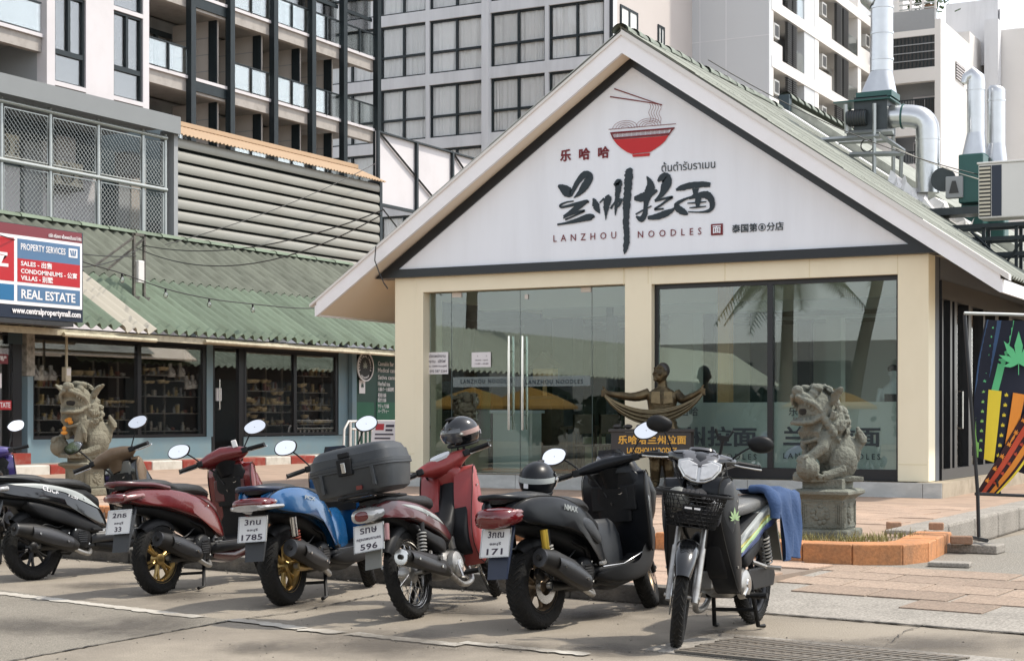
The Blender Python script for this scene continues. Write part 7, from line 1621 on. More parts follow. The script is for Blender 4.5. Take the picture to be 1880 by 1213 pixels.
        b.part('instrument_panel', MB().rings([sring((c.x+.06,0,c.z+.05),(.8,0,.5),(0,1,0),.05,.11,2.8,18), sring((c.x+.055,0,c.z+.065),(.8,0,.5),(0,1,0),.045,.10,2.8,18)]), 'smoke', None, False, 40)
        b.part('windscreen', MB().rings([[(X(1.03)+ox,yy*w,z) for yy in (-1,-.5,0,.5,1) for ox in [o_-.03*yy*yy]] for z, o_, w in ((.90,.02,.14),(1.0,-.02,.13),(1.08,-.07,.08))],False,False,closed=False), 'smoke', None, False, 60)
        b.vloft('cowl_top', [(.92,X(1.0),.09,.18),(.99,X(.985),.075,.15),(1.03,X(.975),.04,.10)], k['c1'])
        b.vloft('neck_cover', [(.78,c.x+.11,.05,.06),(.90,c.x+.06,.05,.06),(c.z-.02,c.x+.015,.05,.07)], 'plasticblack', True)
    for sd in (-1,1):
        if k.get('mir',1): b.mirror(sd, (c.x-.03,sd*.18,c.z+.02), (c.x-.03+k.get('mx',0),sd*k.get('my',.30),c.z+k.get('mz',.20)), k.get('mw',.085), k.get('mh',.052), k.get('msh',0), tilt=-sd*6)
    if k.get('muf',1): b.muffler(k['mufp'], k['mufr'], k.get('mufy',-.17), k.get('muff',1.15), k.get('mufm','exhaust'), pipe=k.get('pipe',[(.52,-.05,.22),(.46,-.12,.17),(.34,-.16,.19),(.24,-.17,.24)]), shield=k.get('shield',(.2,.85)))
    for y in ((.125,-.125) if k.get('twin') else (.12,)):
        b.shock((-.02,rr+.05),(.02-.06,zs-.17), y, k.get('spring','spring'), k.get('shockb','plasticblack'))
    if k.get('onesh'): b.shock((-.02,rr+.05),(-.04,zs-.17), -.105, k.get('spring','spring'), k.get('shockb','plasticblack'))
    if k.get('res'): b.part('shock_reservoir', MB().cyl((-.09,-.15,zs-.30),(-.10,-.15,zs-.17),.024,n=14), k['res'])
    b.stand(.40, k.get('cstand',True)); 
    if k.get('cstand',True): b.stand(.45, False)
    for sd in (-1,1): b.part('foot_peg', MB().cbox((.50,sd*.185,.36),(.13,.03,.022),Matrix.Rotation(sd*R(-20),4,'Z')), k.get('pegm','plasticblack'), None, False, None, .006)
    b.cables(c)
    for o in b.t.children:
        if o.name.split('.')[0] in ('number_plate','mud_flap','rear_mudguard'): o.location.x += .075
    return b, c
SIDE_CLICK = [(-.42,-.05),(-.30,.0),(-.05,-.01),(.2,-.05),(.42,-.12),(.58,-.22),(.66,-.38),(.60,-.40),(.45,-.30),(.22,-.22),(-.05,-.15),(-.3,-.11)]
W_CLICK = [(-.44,.06),(-.3,.115),(0,.145),(.3,.16),(.66,.13)]
TAIL_CLICK = [(-.47,-.055,.02,.012),(-.46,-.055,.06,.028),(-.42,-.058,.085,.036),(-.36,-.06,.10,.036),(-.33,-.06,.10,.02)]
base = dict(L=1.28, rr=.258, rf=.258, tw=.095, rim=.178, rimf=.178, sp='6', rimm='goldrim', seat=.775, side=SIDE_CLICK, sidew=W_CLICK, tail=TAIL_CLICK,
    mufp=((-.19,.405),(-.05,.365),(.12,.31),(.24,.265),(.28,.25)), mufr=[.048,.060,.063,.05,.03])
def decal(b, s, x, z, w, h, y, m='letterwhite', tilt=0.):
    mm = Matrix.Translation((x,-y,z)) @ Matrix.Rotation(tilt,4,'Y') @ plane_m((0,0,0),(1,0,0),(0,0,1)); b.part('decal', fit(text_mb(s,1,.02,1,.001), w, h).xf(mm), m, smooth=None)
# A: black and bronze scooter in front of the stone lion
kA = dict(base, c1='glossblack', c2='plasticblack', legm='greygreen', rimm='blackrim', headm='bronzeplast', neckm='bronzeplast', railm='matteblack', seatm='seatblack', floorm='darkgrey', bar=.80, cstand=False, guardm='darkgrey', plate=None, lowside=[(-.1,-.16),(.2,-.22),(.45,-.31),(.62,-.42),(.5,-.44),(.25,-.36),(.0,-.28)],
    mufp=((-.26,.40),(-.10,.37),(.10,.31),(.26,.25),(.31,.235)), mufr=[.045,.06,.065,.05,.028])
bA, cA = scooter('parked_scooter', 'black scooter with bronze handlebar cover in front of the weathered lion', 64, 1064, 37, 8, 34, kA)
decal(bA, 'CLICK', .02, .70, .17, .04, .166, 'letterwhite', R(16)); decal(bA, '125i', .26, .64, .09, .02, .176, 'letterwhite', R(22))
bA.both('front_accent', pillow([(1.0,.62),(.955,.84),(1.0,.95),(1.10,.84),(1.14,.70)], .12, [(.95,.212),(1.02,.203),(1.16,.135)], .012), 'bronzeplast'); bA.both('side_stripe', pillow([(-.3,.765),(-.05,.76),(.2,.72),(.42,.65),(.6,.52),(.40,.625),(.18,.69),(-.05,.735)], .06, [(-.44,.066),(-.3,.12),(0,.15),(.3,.168),(.66,.14)], .012), 'stickergrey')
# B: dark red scooter
kB = dict(base, c1='redpaint', c2='maroon', legm='plasticblack', headm='redpaint', ind='lenspink', railm='maroon', guardm='darkgrey', seatm='seatblack', bar=.82, msh=1, mw=.09, mh=.055, my=.31, mz=.15, plate=[('2กธ',.125,.036,.03),('ชลบุรี',.08,.022,-.022),('33',.06,.036,-.072)])
bB, cB = scooter('parked_scooter', 'dark red scooter with gold wheels and plate number 33', 294, 1090, 26, 5, 32, kB)
bB.part('phone_clip', MB().cbox((cB.x-.05,-.12,cB.z+.07),(.02,.04,.06)), 'whitepaint', None, True, None, .005)
# C: blue maxi scooter
SIDE_MAX = [(-.36,-.03),(-.22,.03),(.05,.02),(.28,-.05),(.46,-.16),(.58,-.30),(.62,-.44),(.54,-.42),(.42,-.30),(.2,-.2),(-.05,-.15),(-.28,-.11)]
W_MAX = [(-.44,.08),(-.3,.15),(0,.185),(.3,.19),(.66,.13)]
TAIL_MAX = [(-.46,-.06,.07,.02),(-.45,-.06,.11,.034),(-.40,-.058,.135,.04),(-.33,-.056,.145,.04),(-.30,-.056,.145,.03)]
kC = dict(base, L=1.32, rr=.268, rf=.262, tw=.12, rim=.178, rimf=.178, c1='bluepaint', c2='plasticblack', legm='bluepaint', tunnel=True, tunm='bluepaint', side=SIDE_MAX, sidew=W_MAX, tail=TAIL_MAX, rimm='goldrim', twin=True, spring='redspring', res='chromedull', railm='navyp', headset='naked', fw=1.18, fz=1.05, bar=.80, arm='goldrim', half=.35, msh=1, mw=.085, mh=.058, my=.31, mz=.20, mx=-.02, lever=1, ind='lensclear', tailm='lensred',
    mufp=((-.20,.40),(-.06,.37),(.10,.32),(.24,.26),(.30,.24)), mufr=[.052,.062,.065,.052,.03], mufy=-.17, plate=[('3กน',.12,.04,.028),('ชลบุรี',.08,.022,-.018),('1785',.155,.04,-.075)])
bC, cC = scooter('parked_scooter', 'blue maxi scooter with gold wheels carrying plate number 1785', 526, 1111, 19, 5, 28, kC)
decal(bC, 'PCX', .0, .72, .16, .026, .205, 'stickergrey', R(8))
bC.part('rear_light_bar', MB().rings([sring((x,0,.69),(0,1,0),(0,0,1),w,.022,3,16) for x, w in ((-.47,.09),(-.44,.135),(-.34,.168),(-.25,.175))]), 'lensclear')
# E: black maxi scooter
TAIL_N = [(-.47,-.085,.06,.03),(-.455,-.085,.10,.055),(-.40,-.08,.13,.062),(-.33,-.075,.145,.06),(-.30,-.075,.145,.05)]
kE = dict(base, L=1.34, rr=.262, rf=.255, tw=.13, rim=.165, rimf=.165, c1='matteblack', c2='plasticblack', legm='matteblack', tunnel=True, tunm='darkgrey', side=SIDE_MAX, sidew=W_MAX, tail=TAIL_N, tailm='lensred', ind='lenspink', rimm='bronzerim', sp='5', twin=True, res='goldshock', disc=True, headset='naked', fw=1.18, fz=1.05, bar=.82, half=.36, seat=.775, guardm='navyp', pegm='alu', trim='chromedull', msh=1, mw=.088, mh=.058, my=.32, mz=.15, mx=-.0, railm='matteblack', cstand=False,
    mufp=((-.20,.44),(-.08,.41),(.10,.34),(.26,.26),(.32,.23)), mufr=[.050,.064,.068,.055,.028], mufy=-.18, plate=[('3กณ',.115,.042,.03),('ชลบุรี',.08,.022,-.018),('171',.115,.038,-.072)])
bE, cE = scooter('parked_scooter', 'matte black maxi scooter with gold shock and plate number 171', 990, 1154, 34, 5, 26, kE)
decal(bE, 'NMAX', .06, .715, .15, .036, .208, 'stickergrey', R(10))
bE.both('side_badge', pillow([(.28,.66),(.40,.63),(.50,.52),(.48,.48),(.38,.53),(.27,.60)], .1, [(.2,.205),(.5,.19)], .008), 'darkgrey')
# G: purple scooter cut by the picture edge
kG = dict(base, c1='purplep', c2='plasticblack', legm='plasticblack', rimm='blackrim', plate=[('1กฬ',.115,.04,.028),('ชลบุรี',.08,.022,-.018),('27',.07,.04,-.07)], guardm='greygreen')
bG, cG = scooter('parked_scooter', 'purple-blue scooter cut off by the picture edge', -6, 1037, -14, 7, 20, kG)
# ---------------------------------------------------------------- underbone bikes
def underbone(name, label, px, py, head, lean, steer, k, front=False):
    b = Bike(name, label, px, py, head, lean, 1.24, steer, rf=.285); b.rr = .285; rr = .285; L = 1.24
    if front:
        h = R(head); d = W(sin(h), cos(h)); b.t.location = b.t.location-d*L*BS
    b.wheel(0, rr, .085, .222, k['sp'], k['rimm']); b.wheel(L, .285, .072, .222, k['sp'], k['rimm'], True, -.06)
    b.fork(.072, 'plasticblack', k.get('forkm','alu'), .50)
    b.fender(L, .285+.025, .125, -48, 62, k['fendm'], True, drop=.045); 
    # engine
    b.part('engine_case', MB().rings([sring((x,0,z),(0,1,0),(0,0,1),w,h,3,18) for x, z, w, h in ((.32,.32,.06,.05),(.36,.31,.09,.085),(.48,.30,.105,.10),(.60,.30,.09,.085),(.66,.31,.06,.06))]), k['engm']); 
    for sd in (-1,1): b.part('engine_cover', MB().lathe([(.0005,sd*.15),(.06,sd*.148),(.085,sd*.135),(.092,sd*.10)],(.50,0,.29),'y',24), k['engm'], smooth=50); b.part('clutch_cap', MB().lathe([(.0005,sd*.158),(.03,sd*.157),(.035,sd*.148)],(.50,0,.29),'y',16), 'chromedull')
    b.part('engine_cylinder', MB().cyl((.62,0,.31),(.80,0,.34),.062), k['engm']); 
    for q in range(7): b.part('cooling_fin', MB().cyl((.645+.022*q,0,.313+.0035*q),(.652+.022*q,0,.314+.0035*q),.078,n=18), k['engm'])
    b.part('cylinder_head', MB().cbox((.83,0,.345),(.07,.12,.11)), k['engm'], None, False, None, .012); b.part('carburettor', MB().cyl((.72,-.02,.40),(.70,-.02,.48),.03), 'alu')
    b.part('swing_arm', MB().tube([(.32,-.075,.30),(0,-.085,rr)],.02,8,flat=1.3).tube([(.32,.075,.30),(0,.085,rr)],.02,8,flat=1.3), k.get('arm','plasticblack')); b.part('chain_case', MB().prism([(-.08,.30),(-.05,.36),(.40,.37),(.45,.30),(.4,.24),(-.04,.235)],.10,.13,'y'), 'plasticblack', bevel=.008)
    b.part('axle_nut', MB().cyl((0,-.11,rr),(0,.11,rr),.014,n=8), 'alu')
    for y in (-.115,.115): b.shock((.0,rr+.04),(.10,.64), y, 'spring', k.get('shockb','plasticblack'), .028)
    b.loft('frame_spine', [(-.38,.70,.05,.03),(-.1,.66,.07,.06),(.2,.58,.08,.09),(.42,.50,.085,.10),(.56,.48,.075,.08),(.68,.54,.065,.06),(.78,.65,.06,.06),(.86,.78,.06,.06),(.90,.88,.05,.05)], k['c2'], e=2.6)
    b.both('side_fairing', pillow(k['side'], .03, k['sidew'], .012), k['c1b']); 
    if 'lowside' in k: b.both('lower_side_cover', pillow(k['lowside'], .03, .11, .01), k['c2'])
    b.loft('seat', [(-.36,.765,.07,.02),(-.3,.775,.105,.03),(-.05,.765,.12,.038),(.1,.745,.12,.04),(.28,.735,.11,.045),(.40,.72,.08,.04),(.45,.70,.04,.02)], k['seatm'], e=3)
    b.both('leg_shield', pillow([(.80,.26),(.735,.40),(.75,.58),(.81,.78),(.895,.935),(.985,.915),(1.0,.76),(.965,.56),(.91,.38)], .06, [(.65,.14),(.8,.205),(.92,.205),(1.02,.15)], .015), k['shieldm'])
    b.both('shield_lining', pillow([(.74,.34),(.70,.48),(.76,.64),(.84,.80),(.91,.88),(.96,.80),(.96,.52),(.90,.36)], .05, [(.65,.12),(.8,.17),(.92,.17),(1.02,.12)], .0), k['c2'])
    b.vloft('front_cover', [(.52,.99,.04,.075),(.64,.995,.06,.10),(.76,.97,.07,.12),(.86,.93,.07,.125),(.93,.90,.05,.11),(.96,.89,.03,.07)], k['c1'])
    for sd in (-1,1): b.part('front_indicator', MB().rings([sring((x,sd*y,z),(0,1,0),(.3,0,1),w,h,2.4,14) for x, y, z, w, h in ((.97,.13,.76,.05,.07),(1.01,.125,.76,.045,.06),(1.035,.115,.765,.03,.04))]), 'lensclear', smooth=50)
    b.seam(k['side'], k['sidew']); b.seam([(.80,.26),(.735,.40),(.75,.58),(.81,.78),(.895,.935),(.985,.915),(1.0,.76),(.965,.56),(.91,.38)], [(.65,.146),(.8,.212),(.92,.212),(1.02,.158)]); b.bolts([(.86,.218,.80),(.88,.218,.42),(.15,.135,.64)])
    # tail
    b.part('tail_light', MB().rings([sring((x,0,z),(0,1,0),(0,0,1),w,h,2.6,18) for x, z, w, h in ((-.50,.69,.04,.025),(-.49,.69,.075,.042),(-.45,.695,.095,.05),(-.38,.70,.105,.045))]), k.get('tailm','lensclear'), smooth=50); b.part('brake_lens', MB().rings([sring((x,0,.69),(0,1,0),(0,0,1),w,h,2.4,16) for x, w, h in ((-.511,.02,.012),(-.505,.045,.03),(-.49,.05,.034))]), 'lensred')
    b.part('rear_mudguard', MB().add([(-.40,-.06,.64),(-.40,.06,.64),(-.52,.055,.36),(-.52,-.055,.36),(-.385,-.06,.63),(-.385,.06,.63),(-.505,.055,.36),(-.505,-.055,.36)],[(0,3,2,1),(4,5,6,7),(0,1,5,4),(1,2,6,5),(2,3,7,6),(3,0,4,7)]), 'greygreen', smooth=None); b.fender(0, rr+.03, .10, -60, 20, 'plasticblack', name='inner_fender')
    if k.get('plate'): b.plate(-.50, .555, R(18), k['plate']); b.part('reflector_tube', MB().cyl((-.505,-.125,.52),(-.475,-.125,.62),.017,n=10), 'lenspink')
    # headset
    c = b.bars(k.get('bar',.78), .33, .02, .10, lever=1)
    rs = [sring((c.x+ox,yy,c.z+oz),(1,0,-.25),(.25,0,1),a,h,2.4,16) for yy, ox, oz, a, h in ((-.20,-.03,.02,.022,.02),(-.16,-.015,.02,.036,.034),(-.10,.015,.01,.07,.055),(0,.045,.0,.095,.07),(.10,.015,.01,.07,.055),(.16,-.015,.02,.036,.034),(.20,-.03,.02,.022,.02))]
    b.part('headset_cover', MB().rings(rs), k['headm'], None, True, 60)
    b.part('instrument_panel', MB().rings([sring((c.x+.0,0,c.z+.062),(.85,0,.35),(0,1,0),.055,.085,2.4,18), sring((c.x-.006,0,c.z+.078),(.85,0,.35),(0,1,0),.046,.075,2.4,18)]), k.get('dashm','lensclear'), None, True, 40)
    b.vloft('neck_cover', [(.84,c.x+.085,.05,.065),(.90,c.x+.06,.05,.07),(c.z-.04,c.x+.03,.05,.08)], k['headm'], True)
    lm = Matrix.Translation((c.x+.135,0,c.z-.03)) @ Matrix.Rotation(R(-18),4,'Y')
    sur = [(0,.045),(.07,.062),(.128,.045),(.125,.0),(.085,-.06),(.04,-.082),(0,-.088)]; sur = sur+[(-y,z) for y, z in sur[-2:0:-1]]
    hl = b.part('headlight', MB().prism(sur,-.05,.012,'x').xf(lm), 'chromedull' if k.get('cstand') else 'lensclear', None, True, None, .008)
    for sd in (-1,1):
        P = [(sd*.008,.022),(sd*.065,.045),(sd*.114,.030),(sd*.108,-.005),(sd*.075,-.05),(sd*.035,-.068),(sd*.008,-.072)]
        b.part('lamp_lens', MB().prism(P,.012,.026,'x').xf(lm), 'lampglass', hl, True, None, .006)
    b.part('lamp_visor', MB().rings([sring((c.x+.05,0,c.z+.05),(0,1,0),(-.35,0,.5),.11,.05,2.4,18), sring((c.x+.11,0,c.z+.03),(0,1,0),(-.35,0,.5),.10,.045,2.4,18), sring((c.x+.15,0,c.z+.0),(0,1,0),(-.35,0,.5),.06,.02,2.4,18)]), k.get('visor','smoke'), None, True, 50)
    b.cables(c)
    b.muffler(((-.36,.40),(-.2,.375),(.05,.33),(.22,.28),(.30,.24)), [.046,.052,.054,.045,.022], -.155, 1.1, 'exhaust', pipe=[(.86,-.03,.28),(.80,-.08,.17),(.55,-.12,.15),(.30,-.15,.24)], shield=(.08,.75), tip='chromedull')
    b.part('foot_peg_bar', MB().tube([(.52,-.26,.22),(.52,.26,.22)],.011,8), 'plasticblack')
    for sd in (-1,1): b.part('foot_peg', MB().cyl((.52,sd*.17,.225),(.52,sd*.27,.225),.018,n=8), 'plasticblack'); b.part('passenger_peg', MB().tube([(.22,sd*.08,.40),(.10,sd*.13,.36),(.08,sd*.22,.35)],[.014,.014,.017],6), 'alu')
    b.part('kick_lever', MB().tube([(.45,-.16,.29),(.40,-.20,.20),(.38,-.24,.19)],.010,6), 'chromedull'); b.part('shift_lever', MB().tube([(.56,.16,.27),(.68,.18,.24)],.009,6), 'chromedull')
    for o in b.t.children:
        if o.name.split('.')[0] in ('number_plate','rear_mudguard','reflector_tube'): o.location.x += .05
    b.stand(.38, k.get('cstand',False))
    if not k.get('cstand'): b.stand(.42, False)
    return b, c
SIDE_U = [(-.46,.715),(-.32,.765),(-.05,.745),(.2,.69),(.42,.60),(.58,.50),(.55,.45),(.38,.50),(.1,.585),(-.15,.65),(-.4,.665)]
W_U = [(-.46,.06),(-.3,.11),(0,.128),(.3,.125),(.6,.085)]
kD = dict(sp='spoke', rimm='alu', c1='redfade', c1b='maroon', c2='plasticblack', fendm='redfade', engm='alu', shieldm='redfade', seatm='seatblack', headm='redfade', side=SIDE_U, sidew=W_U, plate=[('รทษ',.12,.038,.03),('กรุงเทพมหานคร',.17,.022,-.02),('596',.12,.04,-.075)], lowside=[(.0,.60),(.25,.52),(.42,.46),(.40,.38),(.28,.42),(.1,.50)])
bD, cD = underbone('parked_motorcycle', 'faded red underbone motorcycle with spoked wheels and plate number 596', 764, 1134, 22, 11.5, 30, kD)
decal(bD, 'Wave', .1, .665, .10, .022, .142, 'stickergrey', R(18))
bD.both('side_stripe', pillow([(-.2,.735),(.05,.705),(.3,.63),(.46,.555),(.28,.60),(.03,.675)], .05, [(-.46,.066),(-.3,.117),(0,.136),(.3,.134),(.6,.09)], .006), 'stickergrey')
# luggage rack and top box
bD.part('luggage_rack', MB().tube([(-.05,-.11,.79),(-.3,-.12,.80),(-.56,-.10,.82),(-.58,0,.82),(-.56,.10,.82),(-.3,.12,.80),(-.05,.11,.79)],.009,6), 'plasticblack')
for x in (-.15,-.27,-.39,-.51): bD.part('rack_bar', MB().tube([(x,-.12,.80),(x,.12,.80)],.007,6), 'plasticblack')
tb = thing('top_box', 'large dark grey plastic top box strapped on the red motorcycle rack', 'storage box', (0,0,0))
mw = Matrix.Translation(bD.t.location) @ bD.t.rotation_euler.to_matrix().to_4x4() @ Matrix.Scale(BS,4); tb.matrix_world = mw @ Matrix.Translation((-.33,.03,.825))
def TB(name, rs, m, **k): return obj(name, MB().rings(rs), m, tb, smooth=35, **k)
cs = (((1,0,0),(0,1,0)))
TB('lower_case', [sring((0,0,z),(1,0,0),(0,1,0),a,w,5,24) for z, a, w in ((.0,.16,.23),(.02,.185,.265),(.10,.20,.28),(.155,.205,.288),(.158,.215,.298),(.172,.215,.298))], 'boxgrey')
TB('lid', [sring((0,0,z),(1,0,0),(0,1,0),a,w,5,24) for z, a, w in ((.174,.213,.296),(.195,.213,.296),(.20,.205,.288),(.25,.20,.28),(.255,.193,.27),(.285,.18,.255),(.305,.15,.22),(.312,.10,.16))], 'boxgrey')
obj('latch_plate', MB().box(-.226,-.20,-.05,.05,.13,.235), 'plasticblack', tb, bevel=.006); obj('latch', MB().box(-.238,-.226,-.015,.015,.145,.21), 'chromedull', tb, bevel=.004); obj('reflector', MB().box(-.208,-.198,-.09,-.05,.03,.055), 'lensred', tb); obj('handle_recess', MB().box(-.212,-.196,-.04,.04,.24,.275), 'matteblack', tb, bevel=.006)
for sd in (-1,1): obj('rib', MB().box(-.215,-.19,sd*.18-.012,sd*.18+.012,.04,.16), 'boxgrey', tb, bevel=.004)
# F: dark motorcycle facing the camera
kF = dict(sp='5', rimm='blackrim', c1='glossblack', c1b='darkgrey', c2='plasticblack', fendm='glossblack', engm='alu', shieldm='matteblack', seatm='seatgrey', headm='glossblack', forkm='alu', arm='alu', side=SIDE_U, sidew=W_U, cstand=True, bar=.84, dashm='smoke', lowside=[(.0,.60),(.25,.52),(.42,.46),(.40,.38),(.28,.42),(.1,.50)])
bF, cF = underbone('parked_motorcycle', 'dark motorcycle with wire front basket facing the camera', 1252, 1188, 207, -2, 20, kF, True)
for i, (m, dz, w_) in enumerate((('stickeryellow',0,.020),('stickergreen',-.035,.016),('stickerblue',-.062,.02),('stickergrey',.028,.014))):
    P = [(-.34,.725+dz*.6,),(-.05,.715+dz),(.2,.655+dz),(.42,.565+dz),(.52,.50+dz*.8)]
    up_ = [(x, z+w_*.5*(1-abs(x-.1)/.7)) for x, z in P]; dn = [(x, z-w_*.5*(1-abs(x-.1)/.7)) for x, z in P[::-1]]
    bF.both('side_stripe', pillow(up_+dn, .05, [(-.46,.068+.0015*i),(-.3,.122+.0015*i),(0,.142+.0015*i),(.3,.140+.0015*i),(.6,.097+.0015*i)], .0, lip=.003), m)
bF.part('leaf_sticker', leaf_mb(.07).xf(Matrix.Translation((.93,.228,.70)) @ Matrix.Rotation(R(62),4,'Z') @ plane_m((0,0,0),(0,1,0),(0,0,1))), 'stickergreen', smooth=None)
bF.both('shield_trim', pillow([(.80,.80),(.88,.92),(.97,.88),(.98,.72),(.93,.60),(.88,.70)], .1, [(.65,.15),(.8,.212),(.92,.213),(1.02,.158)], .010), 'darkgrey')
bF.part('phone_holder', MB().tube([(cF.x-.02,.10,cF.z+.04),(cF.x,.11,cF.z+.15)],.009,6).cbox((cF.x,.11,cF.z+.16),(.02,.07,.03)).tube([(cF.x,.08,cF.z+.165),(cF.x+.01,.06,cF.z+.21)],.007,5).tube([(cF.x,.14,cF.z+.165),(cF.x+.01,.165,cF.z+.21)],.007,5), 'plasticblack', None, True)
# handlebar mirrors
bF.mirror(1, (cF.x-.04,.17,cF.z+.04), (cF.x-.03,.33,cF.z+.15), .075, .05, 1); bF.mirror(-1, (cF.x-.04,-.17,cF.z+.04), (cF.x-.03,-.27,cF.z+.20), .075, .05, 1)
bF.part('brake_cable', MB().tube(smooth_poly([V(p) for p in ((cF.x+.02,.14,cF.z),(cF.x+.10,.13,cF.z-.06),(cF.x+.12,.10,cF.z-.2),(cF.x+.08,.06,cF.z-.3))],4,False),.005,5), 'wire', None, True); bF.part('brake_cable', MB().tube(smooth_poly([V(p) for p in ((cF.x+.02,-.16,cF.z),(cF.x+.12,-.14,cF.z-.05),(cF.x+.14,-.08,cF.z-.16))],4,False),.005,5), 'wire', None, True)
bF.part('dangling_cord', MB().tube([(cF.x+.0,.15,cF.z),(cF.x+.02,.17,cF.z-.12),(cF.x+.01,.165,cF.z-.28)],.004,5), 'wire')
# basket
bk_ = bF.part('basket', MB().tube(smooth_poly([V(p) for p in ((1.04,-.17,.865),(1.30,-.19,.87),(1.32,0,.87),(1.30,.19,.87),(1.04,.17,.865))],5),.010,6,loop=True), 'plasticblack', None, True, 60)
wm = MB(); N = 40
ring = lambda z: [(1.17+.13*s_*math.copysign(abs(cos(t))**.45,cos(t)), .185*s_*math.copysign(abs(sin(t))**.45,sin(t)), z) for s_ in [.74+.26*(z-.68)/.19] for t in [2*pi*q/N for q in range(N)]]
for z in [.68+.0211*q for q in range(10)]: wm.tube(ring(z),.0028,3,loop=True)
r0_, r1_ = ring(.68), ring(.87)
for q in range(N):
    wm.tube([r0_[q], r1_[(q+2) % N]],.0026,3,cap=False); wm.tube([r0_[q], r1_[(q-2) % N]],.0026,3,cap=False)
for q in range(9): wm.tube([(1.08+.022*q,-.125,.68),(1.08+.022*q,.125,.68)],.0028,3,cap=False)
o = bF.part('basket_wire', wm, 'plasticblack', bk_, True, None); o['kind'] = 'stuff'
bF.part('basket_label', MB().cbox((1.305,0,.79),(.006,.11,.03)), 'matteblack', bk_, True, None); bF.part('basket_label_mark', MB().cbox((1.3095,-.022,.79),(.002,.04,.010)).cbox((1.3095,.028,.79),(.002,.034,.010)), 'letterwhite', bk_, True, None)
bF.part('basket_stay', MB().tube([(1.06,-.09,.69),(.98,-.07,.62)],.007,5).tube([(1.06,.09,.69),(.98,.07,.62)],.007,5), 'plasticblack', None, True)
wF = Matrix.Translation(bF.t.location) @ bF.t.rotation_euler.to_matrix().to_4x4() @ Matrix.Scale(BS,4)
gl = thing('riding_gloves', 'black riding gloves and grey cap bundled inside the wire basket', 'gloves', (0,0,0)); gl.matrix_world = wF @ bF.S @ Matrix.Translation((1.16,0,.69))
obj('cap', MB().ell((.03,-.09,.13),(.08,.07,.075)), 'greygreen', gl, smooth=60)
for j, (yy, rz) in enumerate(((.06,.4),(-.0,-.3))):
    g_ = MB().ell((0,yy,.14+.02*j),(.055,.045,.03)); 
    for f in range(4): g_.tube([(.03,yy-.035+.022*f,.15+.02*j),(.075,yy-.04+.026*f,.17+.02*j),(.10,yy-.04+.026*f,.15+.02*j)],[.014,.013,.010],6)
    g_.tube([(-.01,yy+.04,.15),(.03,yy+.07,.165),(.055,yy+.075,.155)],[.014,.013,.01],6); g_.tube([(-.04,yy,.14),(-.10,yy,.16)],[.036,.042],10); obj('glove', g_.xf(Matrix.Rotation(rz,4,'Z')), 'clothblack', gl, smooth=60)
obj('pouch', MB().cbox((-.02,.03,.05),(.18,.26,.1)), 'clothblack', gl, bevel=.03)
# blue jacket draped over the seat
jk = thing('blue_jacket', 'blue jacket draped over the rear of the dark motorcycle seat', 'jacket', (0,0,0)); jk.matrix_world = wF
rs = []
for i in range(17):
    u = i/16; x = .02-.46*u; row_ = []
    for j in range(22):
        v = j/21; s_ = -.10+.72*v
        if s_ < .12: y, z = s_+.0, .822+.012*cos(u*9+v*4)
        else:
            t = s_-.12; bend = min(1, t/.08); y = .12+.055*sin(bend*pi/2)+.035*t*(1+.5*sin(u*13)); z = .822-.045*(1-cos(bend*pi/2))-max(0,t-.05)*.86
        fold = .018*sin(u*15+v*3)+.010*sin(u*29-v*5); y += fold*min(1,max(0,(s_-.05)*4)); z += .010*sin(u*11+3*v)
        row_.append((x+.035*v*sin(v*5+u*2)+.0, y+.01, z))
    rs.append(row_)
mb = MB().rings(rs,False,False,closed=False); mb2 = [[(x,y+.007,z+.005) for x,y,z in r[::-1]] for r in rs]; mb.rings(mb2,False,False,closed=False)
obj('cloth', mb, 'cloth', jk, smooth=180); obj('sleeve', MB().tube(smooth_poly([V(p) for p in ((.0,.02,.84),(.04,.13,.835),(.10,.20,.76),(.12,.205,.66))],4,False),[.04]*6+[.045]*4+[.035]*3,10,flat=.7), 'cloth', jk, smooth=60)
